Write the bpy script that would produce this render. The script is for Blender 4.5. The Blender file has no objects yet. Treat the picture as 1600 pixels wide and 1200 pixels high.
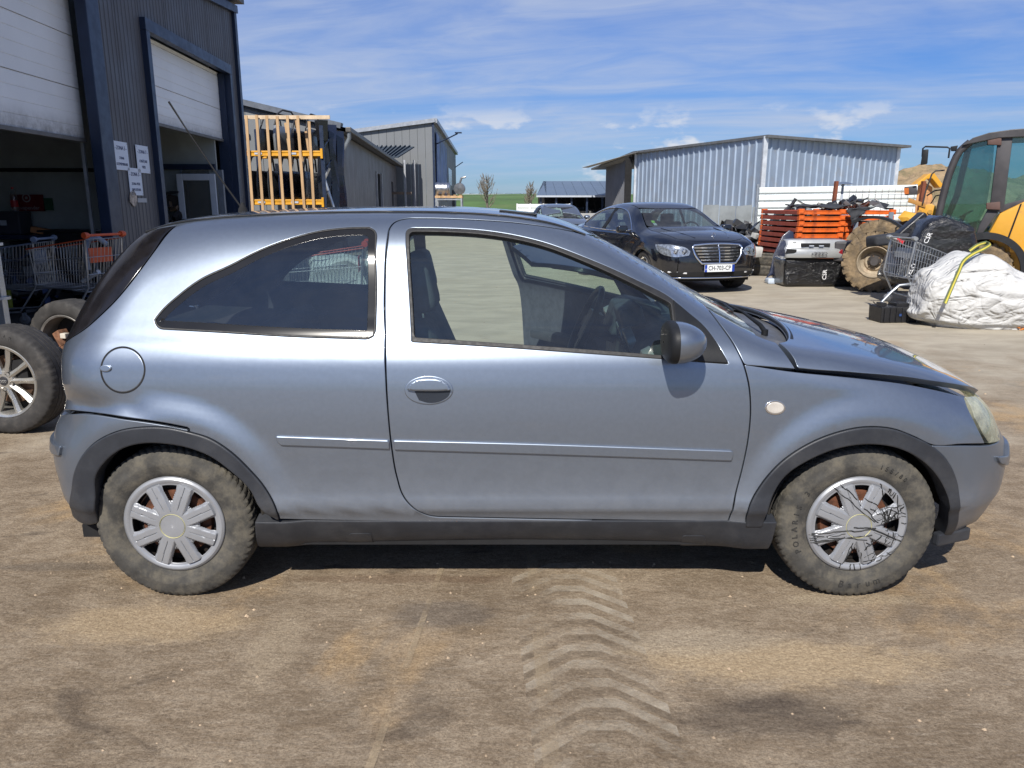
import bpy, bmesh, math, random
import numpy as np
from math import sin, cos, pi, radians, atan2, sqrt
from mathutils import Vector, Matrix, geometry
random.seed(7); np.random.seed(7)
C = bpy.context.scene.collection
scene = bpy.context.scene

# ---------------------------------------------------------------- camera, sky, sun, exposure
CAM_H = 1.435; CAM_F = 1200.0; CAM_P = math.atan((600-318.0)/CAM_F)
cd = bpy.data.cameras.new('camera'); cam = bpy.data.objects.new('camera', cd); C.objects.link(cam)
cd.sensor_width = 36; cd.lens = CAM_F/1600*36; cd.clip_end = 5000; cd.clip_start = .05
cam.location = (0, 0, CAM_H); cam.rotation_euler = (pi/2-CAM_P, 0, 0)
scene.camera = cam
SUN = Vector((-.25, -.94, .93)).normalized()      # towards the sun
w = bpy.data.worlds.new('World'); scene.world = w; w.use_nodes = True
nt = w.node_tree; nt.nodes.clear()
def N(t, **k):
    n = nt.nodes.new(t)
    for a, b in k.items(): setattr(n, a, b)
    return n
L = lambda a, b: nt.links.new(a, b)
out = N('ShaderNodeOutputWorld'); bg = N('ShaderNodeBackground'); sky = N('ShaderNodeTexSky')
sky.sky_type = 'NISHITA'; sky.sun_disc = False
sky.sun_elevation = math.asin(SUN.z); sky.sun_rotation = atan2(SUN.x, SUN.y)
sky.altitude = 100; sky.air_density = 1.0; sky.dust_density = .35; sky.ozone_density = 2.2
tc = N('ShaderNodeTexCoord'); sep = N('ShaderNodeSeparateXYZ'); L(tc.outputs['Generated'], sep.inputs[0])
def M(op, a, b=None, clamp=False):
    m = N('ShaderNodeMath', operation=op, use_clamp=clamp)
    for i, v in enumerate((a, b)):
        if v is None: continue
        if isinstance(v, (int, float)): m.inputs[i].default_value = v
        else: L(v, m.inputs[i])
    return m.outputs[0]
zz = M('ADD', M('MAXIMUM', sep.outputs[2], 0.0), .10)
cx = M('DIVIDE', sep.outputs[0], zz); cy = M('DIVIDE', sep.outputs[1], zz)
comb = N('ShaderNodeCombineXYZ'); L(M('MULTIPLY', cx, .55), comb.inputs[0]); L(M('MULTIPLY', M('ADD', cy, M('MULTIPLY', cx, .25)), 1.05), comb.inputs[1])
def noise(vec, scale, detail, rough, dist=0):
    n = N('ShaderNodeTexNoise'); n.inputs['Scale'].default_value = scale; n.inputs['Detail'].default_value = detail
    n.inputs['Roughness'].default_value = rough; n.inputs['Distortion'].default_value = dist; L(vec, n.inputs['Vector']); return n.outputs['Fac']
def mr(v, a, b, c=0, d=1, typ='SMOOTHSTEP'):
    m = N('ShaderNodeMapRange', interpolation_type=typ)
    m.inputs[1].default_value = a; m.inputs[2].default_value = b; m.inputs[3].default_value = c; m.inputs[4].default_value = d
    L(v, m.inputs[0]); return m.outputs[0]
cirrus = M('MULTIPLY', mr(noise(comb.outputs[0], .50, 7, .58, .6), .30, .60), mr(noise(comb.outputs[0], 2.6, 6, .62, .8), .25, .75, .45, 1.0))
v2 = N('ShaderNodeCombineXYZ'); L(M('MULTIPLY', sep.outputs[0], 1.0), v2.inputs[0]); L(sep.outputs[1], v2.inputs[1]); L(M('MULTIPLY', sep.outputs[2], 2.3), v2.inputs[2])
cum = M('MULTIPLY', mr(noise(v2.outputs[0], 7.5, 6, .55), .525, .60), mr(sep.outputs[2], .13, .075, 0, 1))
cum = M('MULTIPLY', cum, mr(sep.outputs[2], .003, .02, 0, 1))
low = mr(sep.outputs[2], .0, .10, .30, 1)
fac = M('MULTIPLY', M('MULTIPLY', cirrus, low), .80)
mixc = N('ShaderNodeMix', data_type='RGBA'); L(fac, mixc.inputs[0])
tint = N('ShaderNodeMix', data_type='RGBA', blend_type='MULTIPLY'); tint.inputs[0].default_value = 1
L(sky.outputs[0], tint.inputs[6]); ramp = N('ShaderNodeMix', data_type='RGBA'); L(mr(sep.outputs[2], 0, .30), ramp.inputs[0]); ramp.inputs[6].default_value = (.33, .50, .82, 1); ramp.inputs[7].default_value = (.22, .50, .98, 1); L(ramp.outputs[2], tint.inputs[7])
L(tint.outputs[2], mixc.inputs[6]); mixc.inputs[7].default_value = (4.6, 5.2, 6.5, 1)
mix2 = N('ShaderNodeMix', data_type='RGBA'); L(M('MULTIPLY', cum, .85), mix2.inputs[0]); L(mixc.outputs[2], mix2.inputs[6]); mix2.inputs[7].default_value = (6.6, 6.8, 7.3, 1)
L(mix2.outputs[2], bg.inputs[0]); bg.inputs[1].default_value = .085; L(bg.outputs[0], out.inputs[0])
sd = bpy.data.lights.new('sun', 'SUN'); sun = bpy.data.objects.new('sun', sd); C.objects.link(sun)
sd.energy = 4.6; sd.angle = radians(.55); sd.color = (1, .95, .87); sun.rotation_euler = SUN.to_track_quat('Z', 'Y').to_euler()
scene.view_settings.view_transform = 'Standard'; scene.view_settings.look = 'None'
scene.view_settings.exposure = .42; scene.view_settings.gamma = 1

def ray(x, y):
    a = (x-800)/CAM_F; b = (600-y)/CAM_F; c, s = cos(CAM_P), sin(CAM_P)
    return Vector((a, c+b*s, -s+b*c))
def at(x, y, Y):                       # the place seen at a pixel of the photograph, Y metres away
    d = ray(x, y); return d*(Y/d.y)+Vector((0, 0, CAM_H))
def gnd(x, y, z=0):
    d = ray(x, y); return d*((z-CAM_H)/d.z)+Vector((0, 0, CAM_H))

# ---------------------------------------------------------------- materials
MATS = {}
def mat(name, col, rough=.6, metal=0, var=.15, scale=4, bump=0, bscale=60, dirt=None, dscale=2.5, dlo=.5, dhi=.7, coat=0, spec=.5, emit=None, zdirt=None, stretch=(1,1,1), rvar=.07):
    if name in MATS: return MATS[name]
    m = bpy.data.materials.new(name); m.use_nodes = True; t = m.node_tree; b = t.nodes['Principled BSDF']
    MATS[name] = m
    tc = t.nodes.new('ShaderNodeTexCoord'); mp = t.nodes.new('ShaderNodeMapping'); mp.inputs['Scale'].default_value = stretch
    t.links.new(tc.outputs['Object'], mp.inputs[0]); V = mp.outputs[0]
    def nz(sc, det=5, ro=.6):
        n = t.nodes.new('ShaderNodeTexNoise'); n.inputs['Scale'].default_value = sc; n.inputs['Detail'].default_value = det; n.inputs['Roughness'].default_value = ro
        t.links.new(V, n.inputs['Vector']); return n.outputs['Fac']
    def rng(v, a, b, c, d):
        r = t.nodes.new('ShaderNodeMapRange'); r.interpolation_type = 'SMOOTHSTEP'
        for i, q in enumerate((a, b, c, d)): r.inputs[i+1].default_value = q
        t.links.new(v, r.inputs[0]); return r.outputs[0]
    def mix(f, a, b):
        x = t.nodes.new('ShaderNodeMix'); x.data_type = 'RGBA'
        if isinstance(f, float): x.inputs[0].default_value = f
        else: t.links.new(f, x.inputs[0])
        for i, q in ((6, a), (7, b)):
            if isinstance(q, tuple): x.inputs[i].default_value = q+(1,)
            else: t.links.new(q, x.inputs[i])
        return x.outputs[2]
    c0 = tuple(min(1, v*(1-var)) for v in col); c1 = tuple(min(1, v*(1+var)) for v in col)
    cc = mix(rng(nz(scale), .3, .7, 0, 1), c0, c1)
    if dirt:
        cc = mix(rng(nz(dscale, 8, .7), dlo, dhi, 0, .85), cc, dirt)
    if zdirt:                              # dust that settles low on the thing
        colr, z0, z1, amt = zdirt
        sp = t.nodes.new('ShaderNodeSeparateXYZ'); t.links.new(tc.outputs['Object'], sp.inputs[0])
        f = rng(sp.outputs[2], z1, z0, 0, amt)
        mm = t.nodes.new('ShaderNodeMath'); mm.operation = 'MULTIPLY'; t.links.new(f, mm.inputs[0]); t.links.new(rng(nz(11, 8, .75), .25, .75, .35, 1), mm.inputs[1])
        cc = mix(mm.outputs[0], cc, colr)
        r0 = t.nodes.new('ShaderNodeMapRange'); r0.inputs[3].default_value = rough; r0.inputs[4].default_value = .8; t.links.new(mm.outputs[0], r0.inputs[0]); t.links.new(r0.outputs[0], b.inputs['Roughness'])
        m2 = t.nodes.new('ShaderNodeMapRange'); m2.inputs[3].default_value = metal; m2.inputs[4].default_value = 0; t.links.new(mm.outputs[0], m2.inputs[0]); t.links.new(m2.outputs[0], b.inputs['Metallic'])
        m3 = t.nodes.new('ShaderNodeMapRange'); m3.inputs[3].default_value = coat; m3.inputs[4].default_value = 0; t.links.new(mm.outputs[0], m3.inputs[0]); t.links.new(m3.outputs[0], b.inputs['Coat Weight'])
    else:
        b.inputs['Metallic'].default_value = metal; b.inputs['Coat Weight'].default_value = coat
        rr = rng(nz(scale*2.3), .3, .7, max(.02, rough-rvar), min(1, rough+rvar)); t.links.new(rr, b.inputs['Roughness'])
    t.links.new(cc, b.inputs['Base Color'])
    b.inputs['Specular IOR Level'].default_value = spec; b.inputs['Coat Roughness'].default_value = .04
    if bump:
        bp = t.nodes.new('ShaderNodeBump'); bp.inputs['Strength'].default_value = 1; bp.inputs['Distance'].default_value = bump
        t.links.new(nz(bscale, 6, .65), bp.inputs['Height']); t.links.new(bp.outputs[0], b.inputs['Normal'])
    if emit: b.inputs['Emission Color'].default_value = emit[0]+(1,); b.inputs['Emission Strength'].default_value = emit[1]
    return m
def glass(name, tint=(.75, .82, .8), ior=1.6, dust=.04, dustcol=(.5, .47, .42), gloss=1.0):
    if name in MATS: return MATS[name]
    m = bpy.data.materials.new(name); m.use_nodes = True; t = m.node_tree; t.nodes.clear(); MATS[name] = m
    o = t.nodes.new('ShaderNodeOutputMaterial'); tr = t.nodes.new('ShaderNodeBsdfTransparent'); gl = t.nodes.new('ShaderNodeBsdfGlossy'); fr = t.nodes.new('ShaderNodeFresnel'); di = t.nodes.new('ShaderNodeBsdfDiffuse')
    tr.inputs[0].default_value = tint+(1,); gl.inputs['Roughness'].default_value = .015; gl.inputs[0].default_value = (gloss, gloss, gloss, 1); fr.inputs[0].default_value = ior; di.inputs[0].default_value = dustcol+(1,)
    geo = t.nodes.new('ShaderNodeNewGeometry')   # same reflectance from both faces of the sheet
    a = t.nodes.new('ShaderNodeMixShader'); b = t.nodes.new('ShaderNodeMixShader')
    lw = t.nodes.new('ShaderNodeVectorMath'); lw.operation = 'DOT_PRODUCT'; t.links.new(geo.outputs['Normal'], lw.inputs[0]); t.links.new(geo.outputs['Incoming'], lw.inputs[1])
    ab = t.nodes.new('ShaderNodeMath'); ab.operation = 'ABSOLUTE'; t.links.new(lw.outputs['Value'], ab.inputs[0])
    om = t.nodes.new('ShaderNodeMath'); om.operation = 'SUBTRACT'; om.inputs[0].default_value = 1; t.links.new(ab.outputs[0], om.inputs[1])
    pw = t.nodes.new('ShaderNodeMath'); pw.operation = 'POWER'; t.links.new(om.outputs[0], pw.inputs[0]); pw.inputs[1].default_value = 5
    f0 = ((ior-1)/(ior+1))**2*1.8
    ma = t.nodes.new('ShaderNodeMath'); ma.operation = 'MULTIPLY_ADD'; t.links.new(pw.outputs[0], ma.inputs[0]); ma.inputs[1].default_value = 1-f0; ma.inputs[2].default_value = f0
    t.links.new(ma.outputs[0], a.inputs[0]); t.links.new(tr.outputs[0], a.inputs[1]); t.links.new(gl.outputs[0], a.inputs[2])
    tc = t.nodes.new('ShaderNodeTexCoord'); n = t.nodes.new('ShaderNodeTexNoise'); n.inputs['Scale'].default_value = 9; n.inputs['Detail'].default_value = 8; n.inputs['Roughness'].default_value = .8
    t.links.new(tc.outputs['Object'], n.inputs['Vector'])
    r = t.nodes.new('ShaderNodeMapRange'); r.inputs[1].default_value = .35; r.inputs[2].default_value = .75; r.inputs[3].default_value = dust*.3; r.inputs[4].default_value = dust*2; t.links.new(n.outputs['Fac'], r.inputs[0])
    t.links.new(r.outputs[0], b.inputs[0]); t.links.new(a.outputs[0], b.inputs[1]); t.links.new(di.outputs[0], b.inputs[2]); t.links.new(b.outputs[0], o.inputs[0])
    return m

# ---------------------------------------------------------------- mesh building
def link(name, me, m, parent=None, loc=None, rot=None):
    o = bpy.data.objects.new(name, me); C.objects.link(o)
    if m is not None and not me.materials: me.materials.append(m)
    if parent is not None: o.parent = parent
    if loc is not None: o.location = loc
    if rot is not None: o.rotation_euler = rot
    return o
class MB:
    def __init__(s): s.v = []; s.f = []
    def add(s, vs, fs, M=None):
        b = len(s.v)
        if M is not None: vs = [M @ Vector(v) for v in vs]
        s.v += [tuple(v) for v in vs]; s.f += [tuple(b+i for i in f) for f in fs]; return s
    def box(s, c, d, rz=0, ry=0, rx=0, M=None, taper=1):
        x, y, z = (q/2 for q in d)
        vs = [(-x,-y,-z),(x,-y,-z),(x,y,-z),(-x,y,-z),(-x*taper,-y*taper,z),(x*taper,-y*taper,z),(x*taper,y*taper,z),(-x*taper,y*taper,z)]
        T = Matrix.Translation(c) @ Matrix.Rotation(rz, 4, 'Z') @ Matrix.Rotation(ry, 4, 'Y') @ Matrix.Rotation(rx, 4, 'X')
        if M is not None: T = M @ T
        return s.add(vs, [(3,2,1,0),(4,5,6,7),(0,1,5,4),(1,2,6,5),(2,3,7,6),(3,0,4,7)], T)
    def beam(s, a, b, w, h=None, up=(0,0,1)):
        a, b = Vector(a), Vector(b); h = h or w; d = (b-a); l = d.length; d.normalize(); up = Vector(up)
        if abs(d.dot(up)) > .98: up = Vector((0, 1, 0))
        x = d.cross(up).normalized(); y = x.cross(d)
        Mx = Matrix((x, d, y)).transposed().to_4x4(); Mx.translation = (a+b)/2
        return s.box((0,0,0), (w, l, h), M=Mx)
    def tube(s, pts, r, n=8, caps=True, closed=False):
        P = [Vector(p) for p in pts]; R = r if isinstance(r, (list, tuple)) else [r]*len(P)
        K = len(P); b = len(s.v); prev = None
        for i, p in enumerate(P):
            t = (P[(i+1) % K]-P[i-1]) if closed else (P[min(i+1, K-1)]-P[max(i-1, 0)])
            t.normalize()
            if prev is None:
                u = t.cross(Vector((0,0,1)))
                if u.length < .1: u = t.cross(Vector((1,0,0)))
            else: u = prev-t*prev.dot(t)
            u.normalize(); prev = u; v = t.cross(u)
            for k in range(n):
                a = 2*pi*k/n; s.v.append(tuple(p+(u*cos(a)+v*sin(a))*R[i]))
        for i in range(K if closed else K-1):
            j = (i+1) % K
            for k in range(n):
                k2 = (k+1) % n; s.f.append((b+i*n+k, b+i*n+k2, b+j*n+k2, b+j*n+k))
        if caps and not closed:
            s.f.append(tuple(b+k for k in range(n))[::-1]); s.f.append(tuple(b+(K-1)*n+k for k in range(n)))
        return s
    def prism(s, poly, t, M=None):      # poly in xz, extruded along y by t about 0
        n = len(poly); vs = [(x, -t/2, z) for x, z in poly]+[(x, t/2, z) for x, z in poly]
        fs = [tuple(range(n)), tuple(range(2*n-1, n-1, -1))]+[(i, n+i, n+(i+1) % n, (i+1) % n) for i in range(n)]
        return s.add(vs, fs, M)
    def lathe(s, prof, n=48, M=None, rmod=None, closed=False, a0=0, a1=2*pi):   # prof (r, y) about the y axis
        full = abs(a1-a0-2*pi) < 1e-6; cnt = n if full else n+1; vs = []; k = len(prof)
        for i in range(cnt):
            a = a0+(a1-a0)*i/n
            for j, (r, y) in enumerate(prof):
                if rmod: r = rmod(i, j, r)
                vs.append((r*cos(a), y, r*sin(a)))
        fs = []
        for i in range(n):
            i2 = (i+1) % cnt
            for j in range(k if closed else k-1):
                j2 = (j+1) % k; fs.append((i*k+j, i*k+j2, i2*k+j2, i2*k+j))
        return s.add(vs, fs, M)
    def mesh(s, name, smooth=None, bevel=0, seg=2):
        me = bpy.data.meshes.new(name); me.from_pydata(s.v, [], s.f); me.validate(); me.update()
        bm = bmesh.new(); bm.from_mesh(me); bmesh.ops.recalc_face_normals(bm, faces=bm.faces)
        if bevel: bmesh.ops.bevel(bm, geom=[e for e in bm.edges if len(e.link_faces) == 2 and e.calc_face_angle(0) > .5], offset=bevel, segments=seg, affect='EDGES', profile=.6, clamp_overlap=True)
        if smooth is not None:
            for f in bm.faces: f.smooth = True
            for e in bm.edges:
                if len(e.link_faces) == 2 and e.calc_face_angle(0) > radians(smooth): e.smooth = False
        bm.to_mesh(me); bm.free(); return me
    def build(s, name, m, parent=None, loc=None, rot=None, smooth=None, bevel=0, seg=2):
        return link(name, s.mesh(name, smooth, bevel, seg), m, parent, loc, rot)
def tag(o, label=None, cat=None, group=None, kind=None):
    if label: o['label'] = label
    if cat: o['category'] = cat
    if group: o['group'] = group
    if kind: o['kind'] = kind
    return o
def thing(name, label, cat, loc=(0,0,0), rz=0, group=None):
    o = bpy.data.objects.new(name, None); o.empty_display_size = .2; C.objects.link(o); o.location = loc; o.rotation_euler = (0, 0, rz)
    return tag(o, label, cat, group)
def copy_tree(o, parent=None):
    c = o.copy(); C.objects.link(c); c.parent = parent
    for ch in list(o.children): copy_tree(ch, c)
    return c
def text(s, size, m, parent, loc, rot, name='lettering', ext=.001, align='CENTER', bold=0, sx=1):
    cu = bpy.data.curves.new(name, 'FONT'); cu.body = s; cu.size = size; cu.extrude = ext; cu.align_x = align; cu.align_y = 'CENTER'; cu.resolution_u = 2; cu.offset = bold
    o = bpy.data.objects.new(name, cu); me = bpy.data.meshes.new_from_object(o); bpy.data.objects.remove(o); me.name = name; me.materials.clear()
    q = link(name, me, m, parent, loc, rot); q.scale = (sx, 1, 1); return q
def rocky(me, amp, sc, seed=0):
    from mathutils import noise as mn
    for v in me.vertices:
        d = mn.noise_vector(v.co*sc+Vector((seed, seed*2, 0))); v.co += d*amp
# ---------------------------------------------------------------- car bodies: a smooth implicit surface, cut into panels
def hermite(xs, ys):
    xs=np.array(xs,float); ys=np.array(ys,float)
    h=np.diff(xs); d=np.diff(ys)/h
    m=np.zeros_like(ys); m[1:-1]=(d[:-1]*h[1:]+d[1:]*h[:-1])/(h[:-1]+h[1:]); m[0]=d[0]; m[-1]=d[-1]
    def f(x):
        x=np.clip(x,xs[0],xs[-1]); i=np.clip(np.searchsorted(xs,x)-1,0,len(xs)-2)
        t=(x-xs[i])/h[i]; t2=t*t; t3=t2*t
        return (2*t3-3*t2+1)*ys[i]+(t3-2*t2+t)*h[i]*m[i]+(-2*t3+3*t2)*ys[i+1]+(t3-t2)*h[i]*m[i+1]
    return f
def sstep(a,b,x):
    t=np.clip((x-a)/(b-a),0,1); return t*t*(3-2*t)
def smax(a,b,r):
    h=np.maximum(r-np.abs(a-b),0)/r
    return np.maximum(a,b)+h*h*r*0.25
class Grid:
    """signed distance of a closed side profile, sampled on a grid and read back with cubic interpolation"""
    def __init__(s, pts, x0,x1,z0,z1, c=0.008, sig=2.0):
        s.x0,s.z0,s.c=x0,z0,c
        X=np.arange(x0,x1,c); Z=np.arange(z0,z1,c)
        gx,gz=np.meshgrid(X,Z,indexing='ij')
        P=np.array(pts); Q=np.roll(P,-1,0)
        D=np.full(gx.shape,1e9); ins=np.zeros(gx.shape,bool)
        for (ax,az),(bx,bz) in zip(P,Q):
            ex,ez=bx-ax,bz-az; t=np.clip(((gx-ax)*ex+(gz-az)*ez)/(ex*ex+ez*ez+1e-12),0,1)
            D=np.minimum(D,(gx-ax-t*ex)**2+(gz-az-t*ez)**2)
            c1=(az>gz)!=(bz>gz)
            with np.errstate(divide='ignore',invalid='ignore'):
                ins^=c1&(gx<(bx-ax)*(gz-az)/(bz-az)+ax)
        D=np.sqrt(D)*np.where(ins,-1,1)
        n=int(sig*3); k=np.exp(-np.arange(-n,n+1)**2/(2*sig*sig)); k/=k.sum()
        for ax in (0,1):
            D=np.apply_along_axis(lambda v:np.convolve(np.pad(v,n,'edge'),k,'valid'),ax,D)
        s.D=D
    def __call__(s,x,z):
        u=np.clip((x-s.x0)/s.c,1,s.D.shape[0]-3.001); v=np.clip((z-s.z0)/s.c,1,s.D.shape[1]-3.001)
        i=u.astype(int); j=v.astype(int); fu=u-i; fv=v-j
        def w(t):  # cubic b-spline: C2
            return [(1-t)**3/6,(3*t**3-6*t*t+4)/6,(-3*t**3+3*t*t+3*t+1)/6,t**3/6]
        wu=w(fu); wv=w(fv); r=0
        for a in range(4):
            for b in range(4):
                r=r+wu[a]*wv[b]*s.D[i+a-1,j+b-1]
        return r
def spline_closed(pts, n=8):
    P=np.array(pts,float); out=[]
    N=len(P)
    for i in range(N):
        p0,p1,p2,p3=P[i-1],P[i],P[(i+1)%N],P[(i+2)%N]
        # centripetal-ish catmull rom
        d1=np.linalg.norm(p1-p0)**.5+1e-6; d2=np.linalg.norm(p2-p1)**.5+1e-6; d3=np.linalg.norm(p3-p2)**.5+1e-6
        m1=(p2-p1)+d2*((p1-p0)/d1-(p2-p0)/(d1+d2)); m2=(p2-p1)+d2*((p3-p2)/d3-(p3-p1)/(d2+d3))
        m1=d2*((p1-p0)/d1-(p2-p0)/(d1+d2)+(p2-p1)/d2); m2=d2*((p2-p1)/d2-(p3-p1)/(d2+d3)+(p3-p2)/d3)
        for k in range(n):
            t=k/n; t2=t*t;t3=t2*t
            out.append((2*t3-3*t2+1)*p1+(t3-2*t2+t)*m1+(-2*t3+3*t2)*p2+(t3-t2)*m2)
    return out
YC=3.395
PROF=[(-1.70,.20),(-1.76,.33),(-1.80,.48),(-1.79,.58),(-1.765,.65),(-1.73,.70),(-1.725,.85),(-1.715,.95),
 (-1.645,1.10),(-1.52,1.265),(-1.42,1.345),(-1.28,1.385),(-.9,1.415),(-.5,1.424),(-.2,1.422),(0,1.408),(.16,1.383),(.29,1.340),
 (.55,1.205),(.84,1.045),(.97,.985),(1.2,.94),(1.45,.885),(1.65,.825),(1.80,.755),(1.88,.69),(1.925,.62),(1.975,.54),(1.985,.47),(1.975,.38),(1.94,.28),(1.88,.19),(0,.17)]
G=Grid(spline_closed(PROF,6),-2.3,2.4,-.2,1.8)
Wz=hermite([.10,.17,.24,.30,.350,.364,.385,.43,.47,.53,.60,.75,.85,.91,.95,.99,1.05,1.2,1.3,1.4,1.6],
           [.738,.760,.780,.798,.8150,.8235,.8255,.8215,.8205,.8215,.8225,.817,.806,.793,.776,.752,.728,.672,.632,.588,.50])
Wx=hermite([-2.3,-1.9,-1.6,-1.2,-.6,.3,.9,1.3,1.6,1.9,2.3],[-.13,-.075,-.035,-.012,0,0,-.004,-.018,-.045,-.09,-.16])
def Fs(x,s,z):
    a=np.abs(s)
    k=sstep(.9,1.9,x)*.20-sstep(.9,1.7,-x)*.13*np.ones_like(x)+sstep(.2,1.0,x)*(1-sstep(1.2,1.9,x))*.16*sstep(.9,1.1,z)
    xx=x+k*s*s
    cr=.055*sstep(0,1,a)*a*1.3
    zz=z+np.where(z>.6,1,0)*sstep(.6,1.0,z)*(.09*s*s)
    A=G(xx,zz)
    w=Wz(z)+Wx(x)-sstep(.95,1.4,z)*sstep(.5,1.6,-x)*.06
    for hx in (1.262,-1.235):
        rr=np.sqrt((x-hx)**2+(z-.30)**2)
        w=w+.017*(1-sstep(.40,.50,rr))*sstep(.20,.30,rr)
    B=a-w
    r=.16+.10*sstep(1.0,1.9,np.abs(x))-.05*sstep(.6,.9,x)*(1-sstep(1.6,1.9,x))
    return smax(A,B,r)
def grad(f,x,s,z,e=.004):
    g=np.stack([f(x+e,s,z)-f(x-e,s,z),f(x,s+e,z)-f(x,s-e,z),f(x,s,z+e)-f(x,s,z-e)],-1)
    return g/np.linalg.norm(g,axis=-1,keepdims=True)
def march(f,o,d,t0,t1,n=90):
    """o,d: (...,3) in (x,s,z); first crossing"""
    N=o.shape[0]; t=np.full(N,t0,float); dt=(t1-t0)/n
    prev=f(*(o+d*t[:,None]).T); hit=np.zeros(N,bool); lo=t.copy()
    for i in range(n):
        t2=t0+dt*(i+1); act=~hit
        v=np.full(N,1.); v[act]=f(*(o[act]+d[act]*t2).T)
        new=act&(v<0)
        lo[new]=t2-dt; hit|=new
        if hit.all(): break
    hi=lo+dt
    for i in range(22):
        m=(lo+hi)/2; v=f(*(o+d*m[:,None]).T); c=v<0
        hi=np.where(c,m,hi); lo=np.where(c,lo,m)
    return (lo+hi)/2,hit
def px2s(pts, f=None, YCc=None):
    f = f or Fs; YCc = YCc or YC
    p = np.array(pts, float); a = (p[:, 0]-800)/CAM_F; b = (600-p[:, 1])/CAM_F; c, s = math.cos(CAM_P), math.sin(CAM_P)
    dx = a; dy = c+b*s; dz = -s+b*c
    o = np.stack([0*a, 0*a+YCc, 0*a+CAM_H], -1); d = np.stack([dx/dy, -np.ones_like(dx), dz/dy], -1)
    t, h = march(f, o, d, 2.3, 4.4, 120)
    if not h.all():
        ts = np.linspace(2.3, 3.6, 200); vals = np.stack([f(*(o+d*q).T) for q in ts]); best = ts[vals.argmin(0)]
        t = np.where(h, t, best)
    return o+d*t[:, None]
def endpt(z, s, end, f=None):
    f = f or Fs; s = np.atleast_1d(np.array(s, float)); z = np.atleast_1d(np.array(z, float))+0*s
    o = np.stack([0*s+end*2.6, s, z], -1); d = np.stack([0*s-end, 0*s, 0*s], -1)
    t, h = march(f, o, d, 0, 2.4, 200); return o+d*t[:, None]
def toppt(x, s, f=None):
    f = f or Fs; s = np.atleast_1d(np.array(s, float)); x = np.atleast_1d(np.array(x, float))+0*s
    o = np.stack([x, s, 0*s+1.8], -1); d = np.stack([0*s, 0*s, 0*s-1], -1)
    t, h = march(f, o, d, 0, 1.6, 200); return o+d*t[:, None]
def sidept(x, z, f=None):
    f = f or Fs; x = np.atleast_1d(np.array(x, float)); z = np.atleast_1d(np.array(z, float))+0*x
    o = np.stack([x, 0*x+1.4, z], -1); d = np.stack([0*x, 0*x-1, 0*x], -1)
    t, h = march(f, o, d, 0, 1.4, 200); return o+d*t[:, None]
def smooth3(P, step=.009, corner=38, closed=True):
    P = np.array(P, float); n = len(P); 
    keep = [0]+[i for i in range(1, n) if np.linalg.norm(P[i]-P[i-1]) > 1e-4]; P = P[keep]; n = len(P)
    cs = math.cos(math.radians(corner)); cor = []
    for i in range(n):
        a = P[i]-P[i-1]; b = P[(i+1) % n]-P[i]; cor.append(a@b/np.linalg.norm(a)/np.linalg.norm(b) < cs)
    if not closed: cor[0] = cor[-1] = True
    out = []
    for i in range(n if closed else n-1):
        p1, p2 = P[i], P[(i+1) % n]; p0, p3 = P[i-1], P[(i+2) % n]; l = np.linalg.norm(p2-p1); k = max(1, int(round(l/step)))
        l0 = max(np.linalg.norm(p1-p0), 1e-6); l3 = max(np.linalg.norm(p3-p2), 1e-6)
        d = (p2-p1)/l
        d0 = (p1-p0)/l0; d3 = (p3-p2)/l3
        def tn(da, la, db, lb):
            if la > 3*lb: return da
            if lb > 3*la: return db
            m = da*lb+db*la; return m/(la+lb)
        m1 = d if cor[i] else tn(d0, l0, d, l); m2 = d if cor[(i+1) % n] else tn(d, l, d3, l3)
        m1 = m1*l; m2 = m2*l
        for q in range(k):
            t = q/k; t2 = t*t; t3 = t2*t; out.append((2*t3-3*t2+1)*p1+(t3-2*t2+t)*m1+(-2*t3+3*t2)*p2+(t3-t2)*m2)
    if not closed: out.append(P[-1])
    return np.array(out)
def resample(Q, step):
    R = np.vstack([Q, Q[:1]]); l = np.linalg.norm(np.diff(R, axis=0), axis=1); s = np.concatenate([[0], np.cumsum(l)]); n = max(6, int(s[-1]/step))
    t = np.linspace(0, s[-1], n, endpoint=False); return np.stack([np.interp(t, s, R[:, k]) for k in range(R.shape[1])], -1)
def inset(Q, d):
    a = Q-np.roll(Q, 1, 0); b = np.roll(Q, -1, 0)-Q
    a = a/np.linalg.norm(a, axis=1)[:, None]; b = b/np.linalg.norm(b, axis=1)[:, None]
    na = np.stack([-a[:, 1], a[:, 0]], -1); nb = np.stack([-b[:, 1], b[:, 0]], -1); m = na+nb; ml = np.linalg.norm(m, axis=1)[:, None]; m = m/np.maximum(ml, 1e-6)
    sc = 1/np.maximum((m*na).sum(1), .5)
    area = .5*np.sum(Q[:, 0]*np.roll(Q[:, 1], -1)-np.roll(Q[:, 0], -1)*Q[:, 1])
    return Q+m*(d*sc*np.sign(area))[:, None]
def pin(pt, poly):
    x, y = pt[:, 0], pt[:, 1]; r = np.zeros(len(pt), bool); P = poly; Q = np.roll(poly, -1, 0)
    for (ax, ay), (bx, by) in zip(P, Q):
        c = (ay > y) != (by > y)
        if c.any(): r[c] ^= x[c] < (bx-ax)*(y[c]-ay)/(by-ay)+ax
    return r
def pdist(pt, poly):
    D = np.full(len(pt), 1e9)
    for (ax, ay), (bx, by) in zip(poly, np.roll(poly, -1, 0)):
        ex, ey = bx-ax, by-ay; t = np.clip(((pt[:, 0]-ax)*ex+(pt[:, 1]-ay)*ey)/(ex*ex+ey*ey+1e-12), 0, 1)
        D = np.minimum(D, np.hypot(pt[:, 0]-ax-t*ex, pt[:, 1]-ay-t*ey))
    return D
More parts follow.
